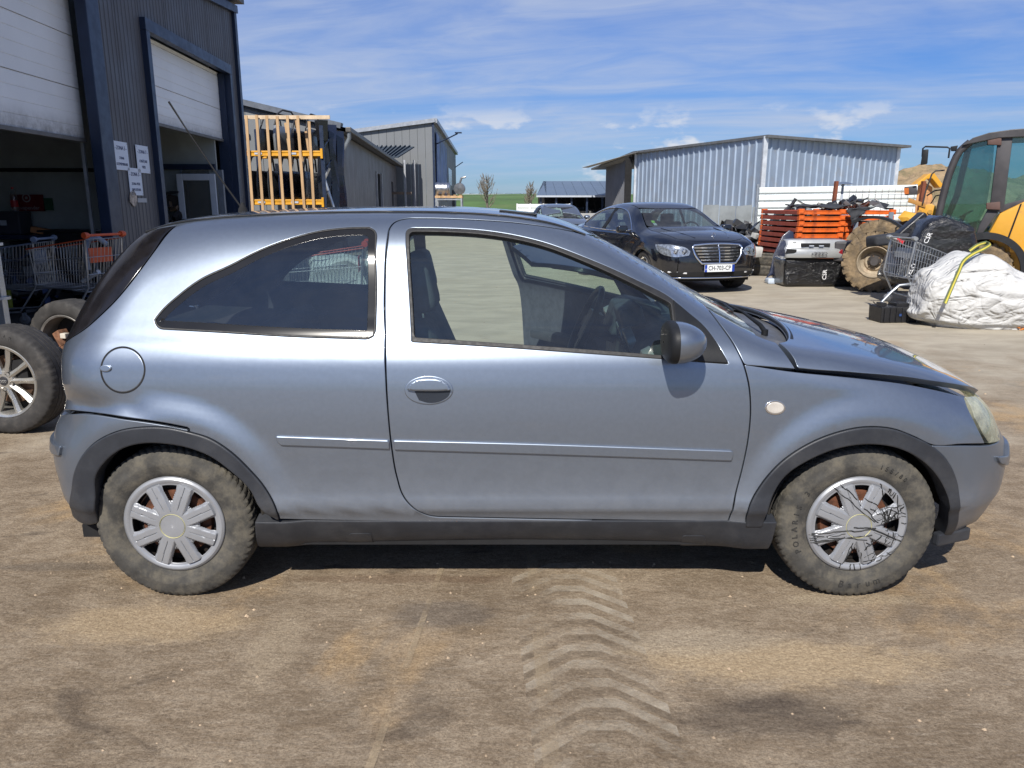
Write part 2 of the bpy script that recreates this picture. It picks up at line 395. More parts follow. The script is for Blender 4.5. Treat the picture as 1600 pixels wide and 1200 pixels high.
def frame(view):
    w = np.array(view, float); w /= np.linalg.norm(w)
    up = np.array([0, 0, 1.]) if abs(w[2]) < .9 else np.array([-1., 0, 0])
    u = np.cross(up, w); u /= np.linalg.norm(u); return u, np.cross(w, u), w
PANELS = {}
def panel_geo(outer, holes=(), view=(0,1,0), sp=.035, gap=.0024, off=0, depth=.022, f=None, bev=.0028, hgap=None, step=.009, warp=None, pre=.35):
    f = f or Fs; u, v, w = frame(view); F2 = lambda P: np.stack([P@u, P@v], -1)
    O3 = smooth3(outer, step); O = resample(F2(O3), step); O = inset(O, gap) if gap else O
    area = .5*np.sum(O[:, 0]*np.roll(O[:, 1], -1)-np.roll(O[:, 0], -1)*O[:, 1])
    if area < 0: O = O[::-1]
    H = []
    for h in holes:
        q = resample(F2(smooth3(h, step)), step); a = .5*np.sum(q[:, 0]*np.roll(q[:, 1], -1)-np.roll(q[:, 0], -1)*q[:, 1])
        if a > 0: q = q[::-1]
        g = gap if hgap is None else hgap
        H.append(inset(q, -g) if g else q)
    loops = [O]+H
    rings = [inset(O, bev)]+[inset(h, -bev) for h in H]
    mn, mx = O.min(0), O.max(0); gx, gy = np.meshgrid(np.arange(mn[0], mx[0], sp), np.arange(mn[1], mx[1], sp*.87)); gx = gx+(np.arange(gx.shape[0]) % 2)[:, None]*sp/2
    g = np.stack([gx.ravel(), gy.ravel()], -1)
    k = pin(g, O)
    for h in H: k &= ~pin(g, h)
    g = g[k]
    for l in rings:
        if len(g): g = g[pdist(g, l) > sp*.33]
    pts = []; edges = []
    for l in loops+rings:
        b = len(pts); n = len(l); pts += [tuple(q) for q in l]; edges += [(b+i, b+(i+1) % n) for i in range(n)]
    nb = len(pts); nl = sum(len(l) for l in loops); pts += [tuple(q) for q in g]
    vs, es, fs, ov, oe, of = geometry.delaunay_2d_cdt([Vector(p) for p in pts], edges, [], 0, 1e-6)
    V2 = np.array([tuple(q) for q in vs]); isb = np.zeros(len(V2), bool)
    for i, orig in enumerate(ov):
        if any(q < nl for q in orig): isb[i] = True
    T = np.array([t for t in fs if len(t) == 3]); cen = V2[T].mean(1); k = pin(cen, O)
    for h in H: k &= ~pin(cen, h)
    T = T[k]
    depthw = (np.vstack([O3]+[smooth3(h) for h in holes])@w); Tm = depthw.max()+pre; 
    o = V2[:, :1]*u+V2[:, 1:2]*v+w*Tm; d = np.tile(-w, (len(V2), 1))
    t, h = march(f, o, d, 0, Tm-depthw.min()+.35, 110)
    P = o+d*t[:, None]; n = grad(f, *P.T)
    P = P+n*off
    if warp is not None:
        P2 = warp(P); e = 1e-3
        P = P2
    B = P.copy(); B[isb] -= n[isb]*bev*.55
    # skirts
    ed = {}
    for tri in T:
        for a, b in ((tri[0], tri[1]), (tri[1], tri[2]), (tri[2], tri[0])):
            ed[(a, b)] = 1
    bl = [(a, b) for a, b in ed if (b, a) not in ed]
    base = len(B); idx = {}; extra = []; en = []
    c2 = V2
    for a, b in bl:
        for q in (a, b):
            if q not in idx: idx[q] = base+len(extra); extra.append(B[q]); en.append(None); 
    top = dict(idx); base2 = base+len(extra); low = {}
    ex2 = []
    for q in top: low[q] = base2+len(ex2); ex2.append(B[q]-n[q]*depth)
    verts = np.vstack([B, np.array(extra), np.array(ex2)]) if extra else B
    nn = n.copy()
    faces = [tuple(int(q) for q in t) for t in T]
    sn = {}
    for a, b in bl:
        e3 = B[b]-B[a]; m = np.cross(e3, n[a]); m /= max(np.linalg.norm(m), 1e-9)
        for q in (a, b): sn[q] = sn.get(q, 0)+m
        faces.append((int(top[a]), int(low[a]), int(low[b]), int(top[b])))
    for q in sn:
        m = sn[q]/max(np.linalg.norm(sn[q]), 1e-9); nn[q] = nn[q]+.9*m
    nn = np.vstack([nn, np.array([sn[q] for q in top]), np.array([sn[q] for q in top])]) if extra else nn
    nn /= np.linalg.norm(nn, axis=1)[:, None]
    return verts, faces, nn
def panel(name, m, parent, geo=None, side=1, origin=(0,0,0), **k):
    verts, faces, nn = geo if geo is not None else panel_geo(**k)
    V = verts.copy(); Nn = nn.copy()
    V[:, 1] *= -side; Nn[:, 1] *= -side
    # local axes are (x, -s, z); side +1 faces the camera
    fs = faces if side == -1 else [f[::-1] for f in faces]
    me = bpy.data.meshes.new(name); V = V-np.array(origin); me.from_pydata(V.tolist(), [], fs)
    if side == 1: pass
    me.update()
    # make face winding agree with the stored normals
    fn = np.array([tuple(p.normal) for p in me.polygons]); vi = np.array([p.vertices[0] for p in me.polygons])
    if (np.einsum('ij,ij->i', fn, Nn[vi]) > 0).mean() < .5: me.flip_normals()
    for p in me.polygons: p.use_smooth = True
    me.normals_split_custom_set_from_vertices(Nn.tolist())
    return link(name, me, m, parent)
# ================================================================ the silver hatchback
PAINT = mat('silver_blue_paint', (.200,.235,.290), .39, .80, .03, 60.0, coat=1.0, zdirt=((.13,.12,.11), .20, .72, .50))
PAINT_BUMPER = mat('bumper_paint', (.138,.160,.195), .40, .60, .04, 2.5, coat=.6, zdirt=((.24,.20,.16), .15, .6, .55))
BLACK = mat('black_plastic', (.012,.013,.015), .5, 0, .25, 6, bump=.0003, bscale=300, spec=.28)
TRIMBLK = mat('grey_black_trim', (.026,.029,.036), .45, 0, .15, 8, bump=.0005, bscale=260, dirt=(.070,.068,.066), dscale=4, dlo=.42, dhi=.95, spec=.4)
RUBBER = mat('rubber_seal', (.018,.018,.019), .6, 0, .2, 30)
DARK = mat('dark_cavity', (.008,.008,.009), .9, 0, .2, 4)
INTERIOR = mat('grey_blue_cloth', (.060,.068,.085), .85, 0, .2, 25, bump=.0005, bscale=500)
INTPLAST = mat('dark_interior_plastic', (.045,.050,.058), .55, 0, .15, 12)
GLASS = glass('side_glass', (.68,.80,.74), 1.5, .014, (.30,.33,.40))
GLASSQ = glass('quarter_glass', (.50,.58,.58), 1.62, .014, (.30,.33,.40))
CHROME = mat('bright_metal', (.7,.7,.72), .2, 1, .05, 5)
car = thing('silver_hatchback', 'silver blue three door hatchback seen side on with unlatched bonnet and dented rear corner', 'car', (0, YC, 0))
def warpdent(P):                      # the crumple above the rear bumper
    P = P.copy(); q = np.exp(-(((P[:, 0]+1.50)/.10)**2+((P[:, 2]-.735)/.045)**2)); P[:, 1] -= .030*q
    q = np.exp(-(((P[:, 0]+1.38)/.12)**2+((P[:, 2]-.695)/.02)**2)); P[:, 1] += .010*q
    return P
def Fdent(x, s, z):
    q = .030*np.exp(-(((x+1.52)/.10)**2+((z-.735)/.045)**2))-.012*np.exp(-(((x+1.40)/.13)**2+((z-.683)/.022)**2))+.006*np.exp(-(((x+1.33)/.05)**2+((z-.74)/.03)**2))
    return Fs(x, s, z)+q*(np.abs(s) > .4)
D_px = [(606,372),(609,356),(618,346),(636,341),(660,340.5),(720,342),(800,347),(880,358),(930,371),(990,394),(1040,424),(1085,461),(1120,500),(1145,535),(1162,569),(1170,600),(1173,640),(1170,680),(1160,732),(1148,780),(1138,815),(1100,815),(900,812),(700,808),(668,805),(645,793),(630,775),(620,745),(612,700),(606,640),(602,560),(601,480),(602,420)]
DOOR = px2s(D_px)
W_px = [(634,364),(637,358),(645,355.5),(692,356),(767,361),(842,376),(917,403),(992,436),(1052,468),(1072,486),(1099,509),(1120,536),(1139,569),(1050,562),(900,551),(760,541),(643,534),(640,470),(636,410)]
WIN = px2s(W_px)
G_px = [(640,367),(644,362),(692,362.5),(767,368),(842,383),(917,411),(985,442),(1048,474),(1051,500),(1052,556),(900,544),(760,534),(648,526.5),(645,470),(641,410)]
GLS = px2s(G_px)
Q_px = [(241,499),(243,507),(254,514.5),(335,519),(454,526),(572,530),(583,526),(587,516),(588.6,440),(588.6,372),(586,360),(577,354.5),(549,355),(501,360),(454,372),(406,390),(359,414),(311,437),(276,463),(252,485)]
QWIN = px2s(Q_px)
T_px = [(1052,470),(1072,487),(1099,510),(1120,537),(1137,567.5),(1100,565.5),(1053,561),(1053,515)]
TRI = px2s(T_px)
rail_x = np.array([.272,.16,0,-.2,-.5,-.8,-1.1,-1.28,-1.40]); rail_s = np.array([.50,.485,.47,.465,.455,.45,.44,.425,.40])
RAIL = np.vstack([toppt(x, s) for x, s in zip(rail_x, rail_s)])
LAMPLINE = px2s([(109,529),(132,514),(169,481),(205,440),(241,392),(276,352)])
WS_near = np.vstack([toppt(x, q) for x, q in ((.36,.515),(.46,.54),(.58,.565),(.70,.59),(.78,.612),(.84,.643))])
ARCH_R = px2s([(140,818),(117,804),(113,769),(117,740),(129,713),(153,689),(188,673),(225,667.5),(263,668.5),(295,675),(327,685),(359,705),(388,732),(415,764),(433,801),(436,812)])
ARCH_Ri = px2s([(407,793),(391,764),(361,735),(327,711),(295,699),(257,692.5),(225,692),(193,700),(167,719),(151,743),(150,780),(155,815)])
ARCH_F = px2s([(1165,822),(1170,795),(1187,761),(1221,722),(1265,693),(1308,676),(1347,668),(1395,670.5),(1429,683),(1453,695),(1477,717),(1494,752),(1499,787),(1488,830),(1473,842)])
ARCH_Fi = px2s([(1466,840),(1477,826),(1481,800),(1477,769),(1460,739),(1434,715),(1403,700),(1360,693.5),(1308,700),(1265,717),(1226,743),(1202,787),(1190,822)])
BUMPTOP_R = px2s([(295,669),(265,663),(200,653),(150,645)])
rear_edge = np.vstack([endpt(z, .60, -1) for z in (.672, .76, .85, .93)])
# body side: roof rail, pillars, rear quarter and the sill strip under the door
BS = np.vstack([RAIL[::-1], WS_near, px2s([(1192,528),(1213,535),(1244,577),(1166,571.5)]), DOOR[13:2:-1] if False else px2s(D_px[14:2:-1]+[D_px[2],D_px[1],D_px[0]]+D_px[:-14:-1]),
    px2s([(1139,822.5),(900,820),(640,816),(437,812)]), ARCH_R[:8:-1], BUMPTOP_R, rear_edge, LAMPLINE])
gBS = panel_geo(outer=BS, holes=[QWIN], view=(-.30,.85,.42), f=Fdent, sp=.022, hgap=0)
gD = panel_geo(outer=DOOR, holes=[WIN], view=(0,1,.1), sp=.022, hgap=0)
FENDER = np.vstack([px2s([(1247,581),(1300,586),(1350,591),(1420,600),(1460,608),(1506,619),(1512,635),(1524,660),(1540,693.5),(1500,694.5),(1456,695.5)]), ARCH_F[8::-1], px2s([(1141,823)]+D_px[20:13:-1])])
gF = panel_geo(outer=FENDER, view=(.1,1,.12), sp=.025)
fb = lambda z, ss: np.vstack([endpt(z, s, 1) for s in ss])
FB = np.vstack([px2s([(1454,696),(1500,696),(1547,695),(1560,690)]), fb(.655, (.62,.45,.25,.0)), fb(.20, (0,.2,.4,.55)), px2s([(1519,842),(1475,843)]), ARCH_F[12:8:-1]])
gFB = panel_geo(outer=FB, view=(.72,.66,.05), sp=.035, gap=.0015)
rb = lambda z, ss: np.vstack([endpt(z, s, -1) for s in ss])
RB = np.vstack([px2s([(295,672),(265,666),(200,656),(150,648)]), rb(.662, (.60,.4,.2,0)), rb(.24, (0,.2,.4,.55)), ARCH_R[0:10]])
gRB = panel_geo(outer=RB, view=(-.70,.72,.05), sp=.035, gap=.0015)
lamp_in = np.vstack([endpt(z, s, -1) for z, s in ((1.30,.33),(1.22,.40),(1.1,.46),(1.0,.50),(.93,.52))])
TL = np.vstack([LAMPLINE[::-1], rear_edge[3:4], lamp_in[::-1], RAIL[8:9]])
TL = np.vstack([RAIL[8:9], LAMPLINE[::-1], endpt(.93, .60, -1), lamp_in[::-1]])
gTL = panel_geo(outer=TL, view=(-.85,.45,.35), sp=.03)
TAILLAMP = mat('smoked_tail_lamp', (.010,.009,.010), .16, 0, .3, 12)
HL = np.vstack([px2s([(1507,619),(1523,617.5),(1532,619)]), endpt(.757, .48, 1), endpt(.70, .40, 1), endpt(.66, .44, 1), px2s([(1563,690),(1546,693.5),(1537,680),(1522,651)])])
gHL = panel_geo(outer=HL, view=(.72,.60,.25), sp=.02, bev=.004)
LENS = glass('yellowed_lens', (.70,.72,.60), 1.6, .30, (.60,.61,.47))
# arch trims, sill, mouldings
gAR = panel_geo(outer=np.vstack([ARCH_R, ARCH_Ri]), view=(-.1,1,0), off=.009, gap=0, depth=.06, sp=.02, bev=.006)
gAF = panel_geo(outer=np.vstack([ARCH_F, ARCH_Fi]), view=(.1,1,0), off=.009, gap=0, depth=.06, sp=.02, bev=.006)
SILL = np.vstack([sidept(x, z) for x, z in zip(np.linspace(-.925, .955, 14), [.318]*14)]+[sidept(x, z) for x, z in zip(np.linspace(.95, -.945, 14), [.190]*14)])
gS = panel_geo(outer=SILL, view=(0,1,-.1), off=.004, gap=0, depth=.05, sp=.03, bev=.006)
def strip(px, off=.010): return panel_geo(outer=px2s(px), view=(0,1,.1), off=off, gap=0, depth=.010, sp=.03, bev=.004, step=.006)
gM1 = strip([(432,681),(500,683.5),(608,687.5),(609,701),(500,697),(440,695),(434,690)])
gM2 = strip([(615,687.5),(800,692),(1000,698.5),(1143,703.5),(1145,710),(1142,719),(1000,714),(800,707.5),(617,702)])
def ell(cx, cy, rx, ry, n=28): return px2s([(cx+rx*cos(2*pi*i/n), cy+ry*sin(2*pi*i/n)) for i in range(n)])
def ring(outer, inner, name, m, parent, side=1, off=0, view=(0,1,0), depth=.012, bev=.002, **k):
    return panel(name, m, parent, outer=outer, holes=[inner], view=view, off=off, gap=0, hgap=0, depth=depth, bev=bev, sp=.02, side=side, step=.007, **k)
def scaled(P, k): c = P.mean(0); return c+(P-c)*k
def insetw(P, d, view=(0,1,.1)):                 # shrink a closed loop on the surface by d metres
    u, v, w = frame(view); Q = np.array(P); A = np.stack([Q@u, Q@v], -1); R = resample(A, .012); wv = np.interp(np.arange(len(R)), np.arange(len(R)), 0*np.arange(len(R)))
    I = inset(inset(R, d/2), d/2); base = (Q@w).mean()
    o = I[:, :1]*u+I[:, 1:2]*v+w*(base+.5); t, h = march(Fs, o, np.tile(-w, (len(I), 1)), 0, 1.0, 100); return o-w*t[:, None]
QG = insetw(smooth3(QWIN), .006); QI = insetw(smooth3(QWIN), .030)
gSEALQ = panel_geo(outer=QWIN, holes=[QG], view=(-.15,1,.3), gap=0, hgap=0, off=.002, depth=.015, sp=.02, bev=.002, step=.007)
gFRIT = panel_geo(outer=QG, holes=[QI], view=(-.15,1,.3), gap=0, hgap=0, off=-.001, depth=.004, sp=.02, bev=.001)
gQG = panel_geo(outer=QI, view=(-.15,1,.3), gap=0, off=-.001, depth=.001, sp=.03, bev=.001)
gSEALD = panel_geo(outer=WIN, holes=[insetw(smooth3(G_px and GLS), -.001)], view=(0,1,.1), gap=0, hgap=0, off=.001, depth=.02, sp=.02, bev=.0025, step=.007)
gGD = panel_geo(outer=GLS, view=(0,1,.1), gap=0, off=-.010, depth=.001, sp=.04, bev=.001)
gTRI = panel_geo(outer=TRI, view=(0,1,.1), gap=0, off=.006, depth=.02, sp=.02, bev=.003)
gTRIMD = panel_geo(outer=insetw(smooth3(DOOR), .02), holes=[insetw(smooth3(GLS), -.024)], view=(0,1,.1), gap=0, hgap=0, off=-.045, depth=-.02, sp=.05, bev=.004)
gTRIMQ = panel_geo(f=Fdent, outer=BS, holes=[insetw(smooth3(QWIN), .012)], view=(-.30,.85,.42), gap=.012, hgap=0, off=-.020, depth=-.010, sp=.05, bev=.004)
FRIT = mat('glass_border', (.014,.014,.015), .13, 0, .1, 9, spec=.35, rvar=0)
REP = mat('clear_indicator', (.46,.43,.39), .15, 0, .1, 40, coat=.5)
HOODLINE = px2s([(1214,534.5),(1246,578.5),(1300,583),(1350,587.5),(1420,595),(1460,602),(1500,609),(1531,613)])
for side in (1, -1):
    bs = panel('body_side', PAINT, car, gBS, side)
    fl = ell(192, 578, 33.5, 35)
    if side == 1:
        fc = panel('fuel_flap', PAINT, bs, outer=fl, view=(-.2,1,0), off=.0015, gap=.001, depth=.001, sp=.02, bev=.003)
        ring(ell(192,578,35.5,37), ell(192,578,33,34.5), 'flap_gap', DARK, bs, off=.0004, depth=.001, bev=.0004)
        panel('flap_latch', PAINT, fc, outer=ell(166,575.5,9,5.5), view=(-.2,1,0), off=.008, gap=0, depth=.008, sp=.01, bev=.004, step=.004)
    if side == 1:
        for rx_, ry_, rw_ in ((946,817.3,13),(1034,818.6,10),(714,815.6,5)): panel('rust_spot', mat('rust_spot', (.26,.09,.02), .8, 0, .5, 90), bs, outer=px2s([(rx_-rw_,ry_),(rx_-rw_*.4,ry_-1.6),(rx_+rw_*.5,ry_-1.4),(rx_+rw_,ry_+.3),(rx_+rw_*.3,ry_+1.9),(rx_-rw_*.5,ry_+1.6)]), view=(0,1,0), off=.0012, gap=0, depth=.001, sp=.02, bev=.0005, step=.004)
    panel('window_seal', RUBBER, bs, gSEALQ, side); panel('glass_border', FRIT, bs, gFRIT, side)
    panel('quarter_window', GLASSQ, bs, gQG, side, ); panel('interior_trim', INTPLAST, bs, gTRIMQ, side)
    panel('moulding', PAINT_BUMPER if False else PAINT, bs, gM1, side)
    fd = panel('front_wing', PAINT, car, gF, side)
    rp = panel('side_indicator', REP, fd, outer=ell(1211,637,13.5,9), view=(0,1,0), off=.006, gap=0, depth=.006, sp=.012, bev=.004, side=side, step=.005)
    ring(ell(1211,637,16,11), ell(1211,637,13,8.6), 'indicator_rim', CHROME, fd, side, off=.003, depth=.003, bev=.001)
    panel('arch_trim', TRIMBLK, car, gAR, side); panel('arch_trim', TRIMBLK, car, gAF, side)
    sl = panel('sill_cover', TRIMBLK, car, gS, side)
    for jx in (563, 1083):
        w_, h_ = 40, 12; b = 846.5 if jx == 563 else 850
        o_ = px2s([(jx-w_/2, b), (jx-w_/2+2, b-h_), (jx-w_/2+5, b-h_-2.5), (jx+w_/2-5, b-h_-2.5), (jx+w_/2-2, b-h_), (jx+w_/2, b)])
        panel('jacking_flap', TRIMBLK, sl, outer=o_, view=(0,1,-.1), off=.0058, gap=0, depth=.002, sp=.02, bev=.001, side=side, step=.006)
    fbp = panel('front_bumper', PAINT_BUMPER, car, gFB, side)
    panel('bumper_moulding', PAINT_BUMPER, fbp, outer=np.vstack([px2s([(1555,713),(1570,712)]), endpt(.545, .60, 1), endpt(.54, .3, 1), endpt(.50, .3, 1), endpt(.505, .60, 1), px2s([(1570,727),(1559,723)])]), view=(.7,.7,0), off=.012, gap=0, depth=.012, sp=.02, bev=.005, side=side)
    lo_ = np.vstack([px2s([(1468,839),(1500,838),(1519,836)]), endpt(.235,.45,1), endpt(.19,.45,1), px2s([(1515,846)])])
    q = MB(); q.beam((1.58,-side*.735,.215),(1.74,-side*.665,.21), .03, .05); q.build('lower_lip', TRIMBLK, fbp, bevel=.008)
    rbp = panel('rear_bumper', PAINT_BUMPER, car, gRB, side)
    panel('bumper_moulding', PAINT_BUMPER, rbp, outer=np.vstack([px2s([(99,697),(90,694)]), endpt(.585, .58, -1), endpt(.585, .3, -1), endpt(.55, .3, -1), endpt(.55, .58, -1), px2s([(88,710),(96,712)])]), view=(-.7,.7,0), off=.012, gap=0, depth=.012, sp=.02, bev=.005, side=side)
    panel('tail_lamp', TAILLAMP, car, gTL, side)
    hl = panel('headlamp', LENS, car, gHL, side)
    m = MB(); m.box((1.64,-.50*side,.685), (.08,.20,.10)); m.build('lamp_housing', mat('lamp_housing_grey', (.42,.43,.40), .4, .2), hl, bevel=.01)
    # wheel wells
    for hx in (1.262, -1.235):
        m = MB(); m.lathe([(.325,0),(.345,.03),(.345,.33),(.0,.34)], 40, Matrix.Translation((hx,-.78 if side == 1 else .44,.30)), a0=.03*pi, a1=.97*pi)
        m.build('wheel_liner', mat('wheel_liner', (.02,.018,.017), .9, 0, .3, 9, dirt=(.13,.11,.085), dscale=4, dlo=.5, dhi=.85), car, smooth=50)
def make_door(side, parent):
    d = panel('door', PAINT, parent, gD, side)
    panel('window_seal', RUBBER, d, gSEALD, side); panel('window_glass', GLASS, d, gGD, side); panel('mirror_base', BLACK, d, gTRI, side)
    panel('door_trim', INTERIOR, d, gTRIMD, side); panel('moulding', PAINT, d, gM2, side)
    hp = panel('handle_recess', PAINT, d, outer=ell(670,609.5,38,22.5), view=(0,1,0), off=.0045, gap=0, depth=.0045, sp=.012, bev=.004, side=side, step=.006)
    dk = mat('handle_shadow', (.025,.03,.04), .3, .3)
    panel('grip_cavity_shade', dk, hp, outer=px2s([(648,611),(704,609),(702,617),(692,625),(670,629),(655,625)]), view=(0,1,0), off=.0058, gap=0, depth=.001, sp=.01, bev=.001, side=side, step=.005)  # raised dark patch; the shade inside the grip is put into its colour
    panel('door_handle', PAINT, hp, outer=px2s([(637,608),(643,598),(656,592.5),(672,591),(688,593),(700,600),(705,609),(690,610),(650,610)]), view=(0,1,0), off=.020, gap=0, depth=.014, sp=.01, bev=.007, side=side, step=.005)
    # mirror
    S = -side; m = MB(); prof = []
    cx_, cy_, cz_ = .553, .895, .990
    for i in range(13):
        a = i/12*pi/2
        prof.append((max(.001, cos(a)), sin(a)))
    n = 36; vs = []; fs = []
    for r_, h_ in prof:
        for k in range(n):
            t = 2*pi*k/n; vs.append((cx_-.020+h_*.108, S*(cy_+r_*.105*(abs(cos(t))**.8)*np.sign(cos(t))), cz_+r_*.068*(abs(sin(t))**.8)*np.sign(sin(t))))
    for i in range(12):
        for k in range(n): fs.append((i*n+k, i*n+(k+1) % n, (i+1)*n+(k+1) % n, (i+1)*n+k))
    m.add(vs, fs); mir = m.build('wing_mirror', PAINT, d, smooth=60)
    m = MB(); vs = []; fs = []
    for j, (x_, k_) in enumerate(((-.052,.05),(-.051,.55),(-.046,.86),(-.040,.95),(-.028,1.005),(-.018,1.012))):
        for k in range(n):
            t = 2*pi*k/n; vs.append((cx_+x_, S*(cy_+k_*.105*(abs(cos(t))**.8)*np.sign(cos(t))), cz_+k_*.068*(abs(sin(t))**.8)*np.sign(sin(t))))
    for i in range(5):
        for k in range(n): fs.append((i*n+k, i*n+(k+1) % n, (i+1)*n+(k+1) % n, (i+1)*n+k))
    m.add(vs, fs); m.build('mirror_rim', BLACK, mir, smooth=50)
    m = MB(); m.box((cx_+.03, S*.82, .945), (.085,.12,.055)); m.build('mirror_foot', BLACK, mir, bevel=.015, smooth=50)
    return d
door1 = make_door(1, car)
fdr = make_door(-1, car); fdr['label'] = 'driver side door standing wide open on the far side'
HNG = Vector((.80, .80, .5)); fdr.matrix_local = Matrix.Translation(HNG) @ Matrix.Rotation(radians(-54), 4, 'Z') @ Matrix.Translation(-HNG)
# inner face details of the open door
m = MB(); m.beam((.35,.70,.80), (.43,.70,.77), .02, .035); m.build('inner_handle', CHROME, fdr, bevel=.008, smooth=50)
m = MB(); m.box((.395,.715,.785), (.16,.02,.10)); m.build('handle_bowl', INTPLAST, fdr, bevel=.02, smooth=50)
m = MB(); m.box((.1,.70,.62), (.55,.09,.06)); m.build('armrest', INTPLAST, fdr, bevel=.02, smooth=50)
# roof
RF = np.vstack([RAIL, np.array([[-1.44,.2,1.33],[-1.46,0,1.33],[-1.44,-.2,1.33]]), RAIL[::-1]*[1,-1,1], np.array([[.325,-.3,1.3],[.345,0,1.3],[.325,.3,1.3]])])
roof = panel('roof', PAINT, car, outer=RF, view=(0,0,1), sp=.06)
panel('headliner', INTPLAST, roof, outer=RF, view=(0,0,1), sp=.1, off=-.014, gap=.02, depth=-.008)
for side in (1, -1):
    m = MB(); m.tube([(p[0], -side*(p[1]+.004), p[2]+.001) for p in smooth3(RAIL, .03, closed=False)], .0045, 6); m.build('roof_moulding', BLACK, roof, smooth=60)
m = MB(); m.beam((-.05,-.0,1.408), (.10,-.0,1.392), .6, .006); m.build('sunroof_deflector', BLACK, roof, bevel=.004)
# windscreen and cowl
WSP = np.vstack([RAIL[0:1], WS_near, px2s([(1185,527)]), toppt(.90, .55), toppt(.915, .3), toppt(.92, 0)])
WSP = np.vstack([WSP, WSP[-2::-1]*[1,-1,1], np.array([[.325,-.3,1.3],[.345,0,1.3],[.325,.3,1.3]])])
panel('windscreen', glass('windscreen_glass', (.62,.80,.76), 1.55, .05), car, outer=WSP, view=(.45,0,1), sp=.05, gap=.004, off=-.003, depth=.004)
RAILF = toppt(.95, .60)
back = px2s([(1224,532.5),(1230,526),(1228,517),(1219,506.5),(1208,499),(1187,488)]); 
hb = [(1.0,.625),(1.03,.565),(1.06,.48),(1.09,.36),(1.115,.2),(1.125,0)]
HB = np.vstack([toppt(x, s) for x, s in hb])
HFR = np.vstack([endpt(.762, .50, 1), endpt(.766, .3, 1), endpt(.768, .12, 1)])
half = np.vstack([HB[::-1], px2s([(1216,537),(1246,578.5)]), HOODLINE[2:], HFR])
HD = np.vstack([half, (half[::-1]*[1,-1,1])[:-1]])
def lifted(P):
    P = P.copy(); P[:, 2] += .020*np.clip((P[:, 0]-1.05)/.85, 0, 1.2)+.004; return P
hood = panel('bonnet', PAINT, car, outer=HD, view=(.12,0,1), sp=.035, depth=.022, warp=lifted, pre=.5)
hood['label'] = 'unlatched bonnet standing slightly proud of the wings'
m = MB(); pts = [(p[0]+.012, -p[1], p[2]-.010) for p in smooth3(np.vstack([HB[1:], (HB[::-1]*[1,-1,1])[1:-1]]), .03, closed=False)]
m.tube(pts, .014, 8); m.build('bonnet_seal', BLACK, hood, smooth=60)
CW = np.vstack([toppt(x, s) for x, s in ((.845,.65),(.90,.655),(.98,.655),(1.03,.60),(1.08,.48),(1.12,.35),(1.15,0))]); CW2 = np.vstack([toppt(x, s) for x, s in ((.92,0),(.915,.3),(.90,.55))])
CWL = np.vstack([CW, (CW[-2::-1]*[1,-1,1]), (CW2[::-1][::1]*[1,-1,1]), CW2[1:][::1]]) if False else np.vstack([CW, CW[-2::-1]*[1,-1,1], np.vstack([toppt(.90,.55), toppt(.915,.3)])*[1,-1,1], toppt(.92,0), toppt(.915,.3), toppt(.90,.55)])
cowl = panel('cowl', mat('grey_cowl_plastic', (.075,.078,.085), .5, 0, .25, 7, dirt=(.2,.18,.15), dscale=6), car, outer=CWL, view=(0,0,1), sp=.04, off=-.030, gap=.002, depth=.03)
for (x0, s0, x1, s1) in ((.99,.42,.93,.02),(1.0,-.10,.93,-.50)):
    a = toppt(x0, s0)[0]; b = toppt(x1, s1)[0]; mid = toppt((x0+x1)/2, (s0+s1)/2)[0]
    m = MB(); m.tube([(a[0],-a[1],a[2]-.015),(a[0]-.01,-a[1]+.03,a[2]+.006),(mid[0],-mid[1],mid[2]+.012),(b[0],-b[1],b[2]+.012)], [.010,.009,.006,.004], 8)
    c = toppt(.90, min(.55, s1+.26))[0]; e = toppt(.93, max(-.62, s1-.24))[0]; m.tube([(c[0],-c[1],c[2]+.006),(b[0],-b[1],b[2]+.008),(e[0],-e[1],e[2]+.006)], .005, 6)
    m.lathe([(.0,-.015),(.013,-.015),(.013,.008),(0,.012)], 16, Matrix.Translation((a[0],-a[1],a[2]-.015)) @ Matrix.Rotation(pi/2, 4, 'X')); m.build('wiper', BLACK, cowl, smooth=50)
# engine bay floor, tailgate, floor pan
TG = np.vstack([endpt(z, s, -1) for z, s in ((.672,.59),(.8,.59),(.92,.59),(.93,.53),(.97,.50),(.985,.3),(.985,0))]); TG = np.vstack([TG, TG[::-1]*[1,-1,1]])
tg = panel('tailgate', PAINT, car, outer=TG, view=(-1,0,.2), sp=.06)
RG = np.vstack([endpt(z, s, -1) for z, s in ((.992,0),(.992,.3),(.98,.49),(1.1,.455),(1.22,.395),(1.30,.32),(1.315,.15),(1.318,0))]); RG = np.vstack([RG, RG[-2:0:-1]*[1,-1,1]])
panel('rear_window', GLASSQ, tg, outer=RG, view=(-1,0,.6), sp=.05, off=-.002, depth=.003)
m = MB()
for i in range(6):
    z = 1.03+i*.045; q = endpt(z, (.42,.2,0,-.2,-.42), -1); m.tube([(p[0]+.006, -p[1], p[2]) for p in q], .0012, 4)
m.build('heating_wires', mat('brown_wire', (.12,.07,.04), .6), tg)
m = MB(); m.box((0,0,.21), (3.3,1.30,.05)); m.box((.92,0,.55), (.06,1.30,.62)); m.box((-1.55,0,.45), (.1,1.2,.45)); m.box((-1.235,.0,.45), (.72,.9,.42)); m.box((1.42,0,.45), (.72,.84,.40)); m.box((1.72,0,.42), (.1,.9,.34))
for s_ in (1,-1): m.box((.0,s_*.70,.265), (1.85,.10,.13)); m.box((1.36,s_*.45,.60), (.7,.03,.12))
m.build('floor_pan', DARK, car)
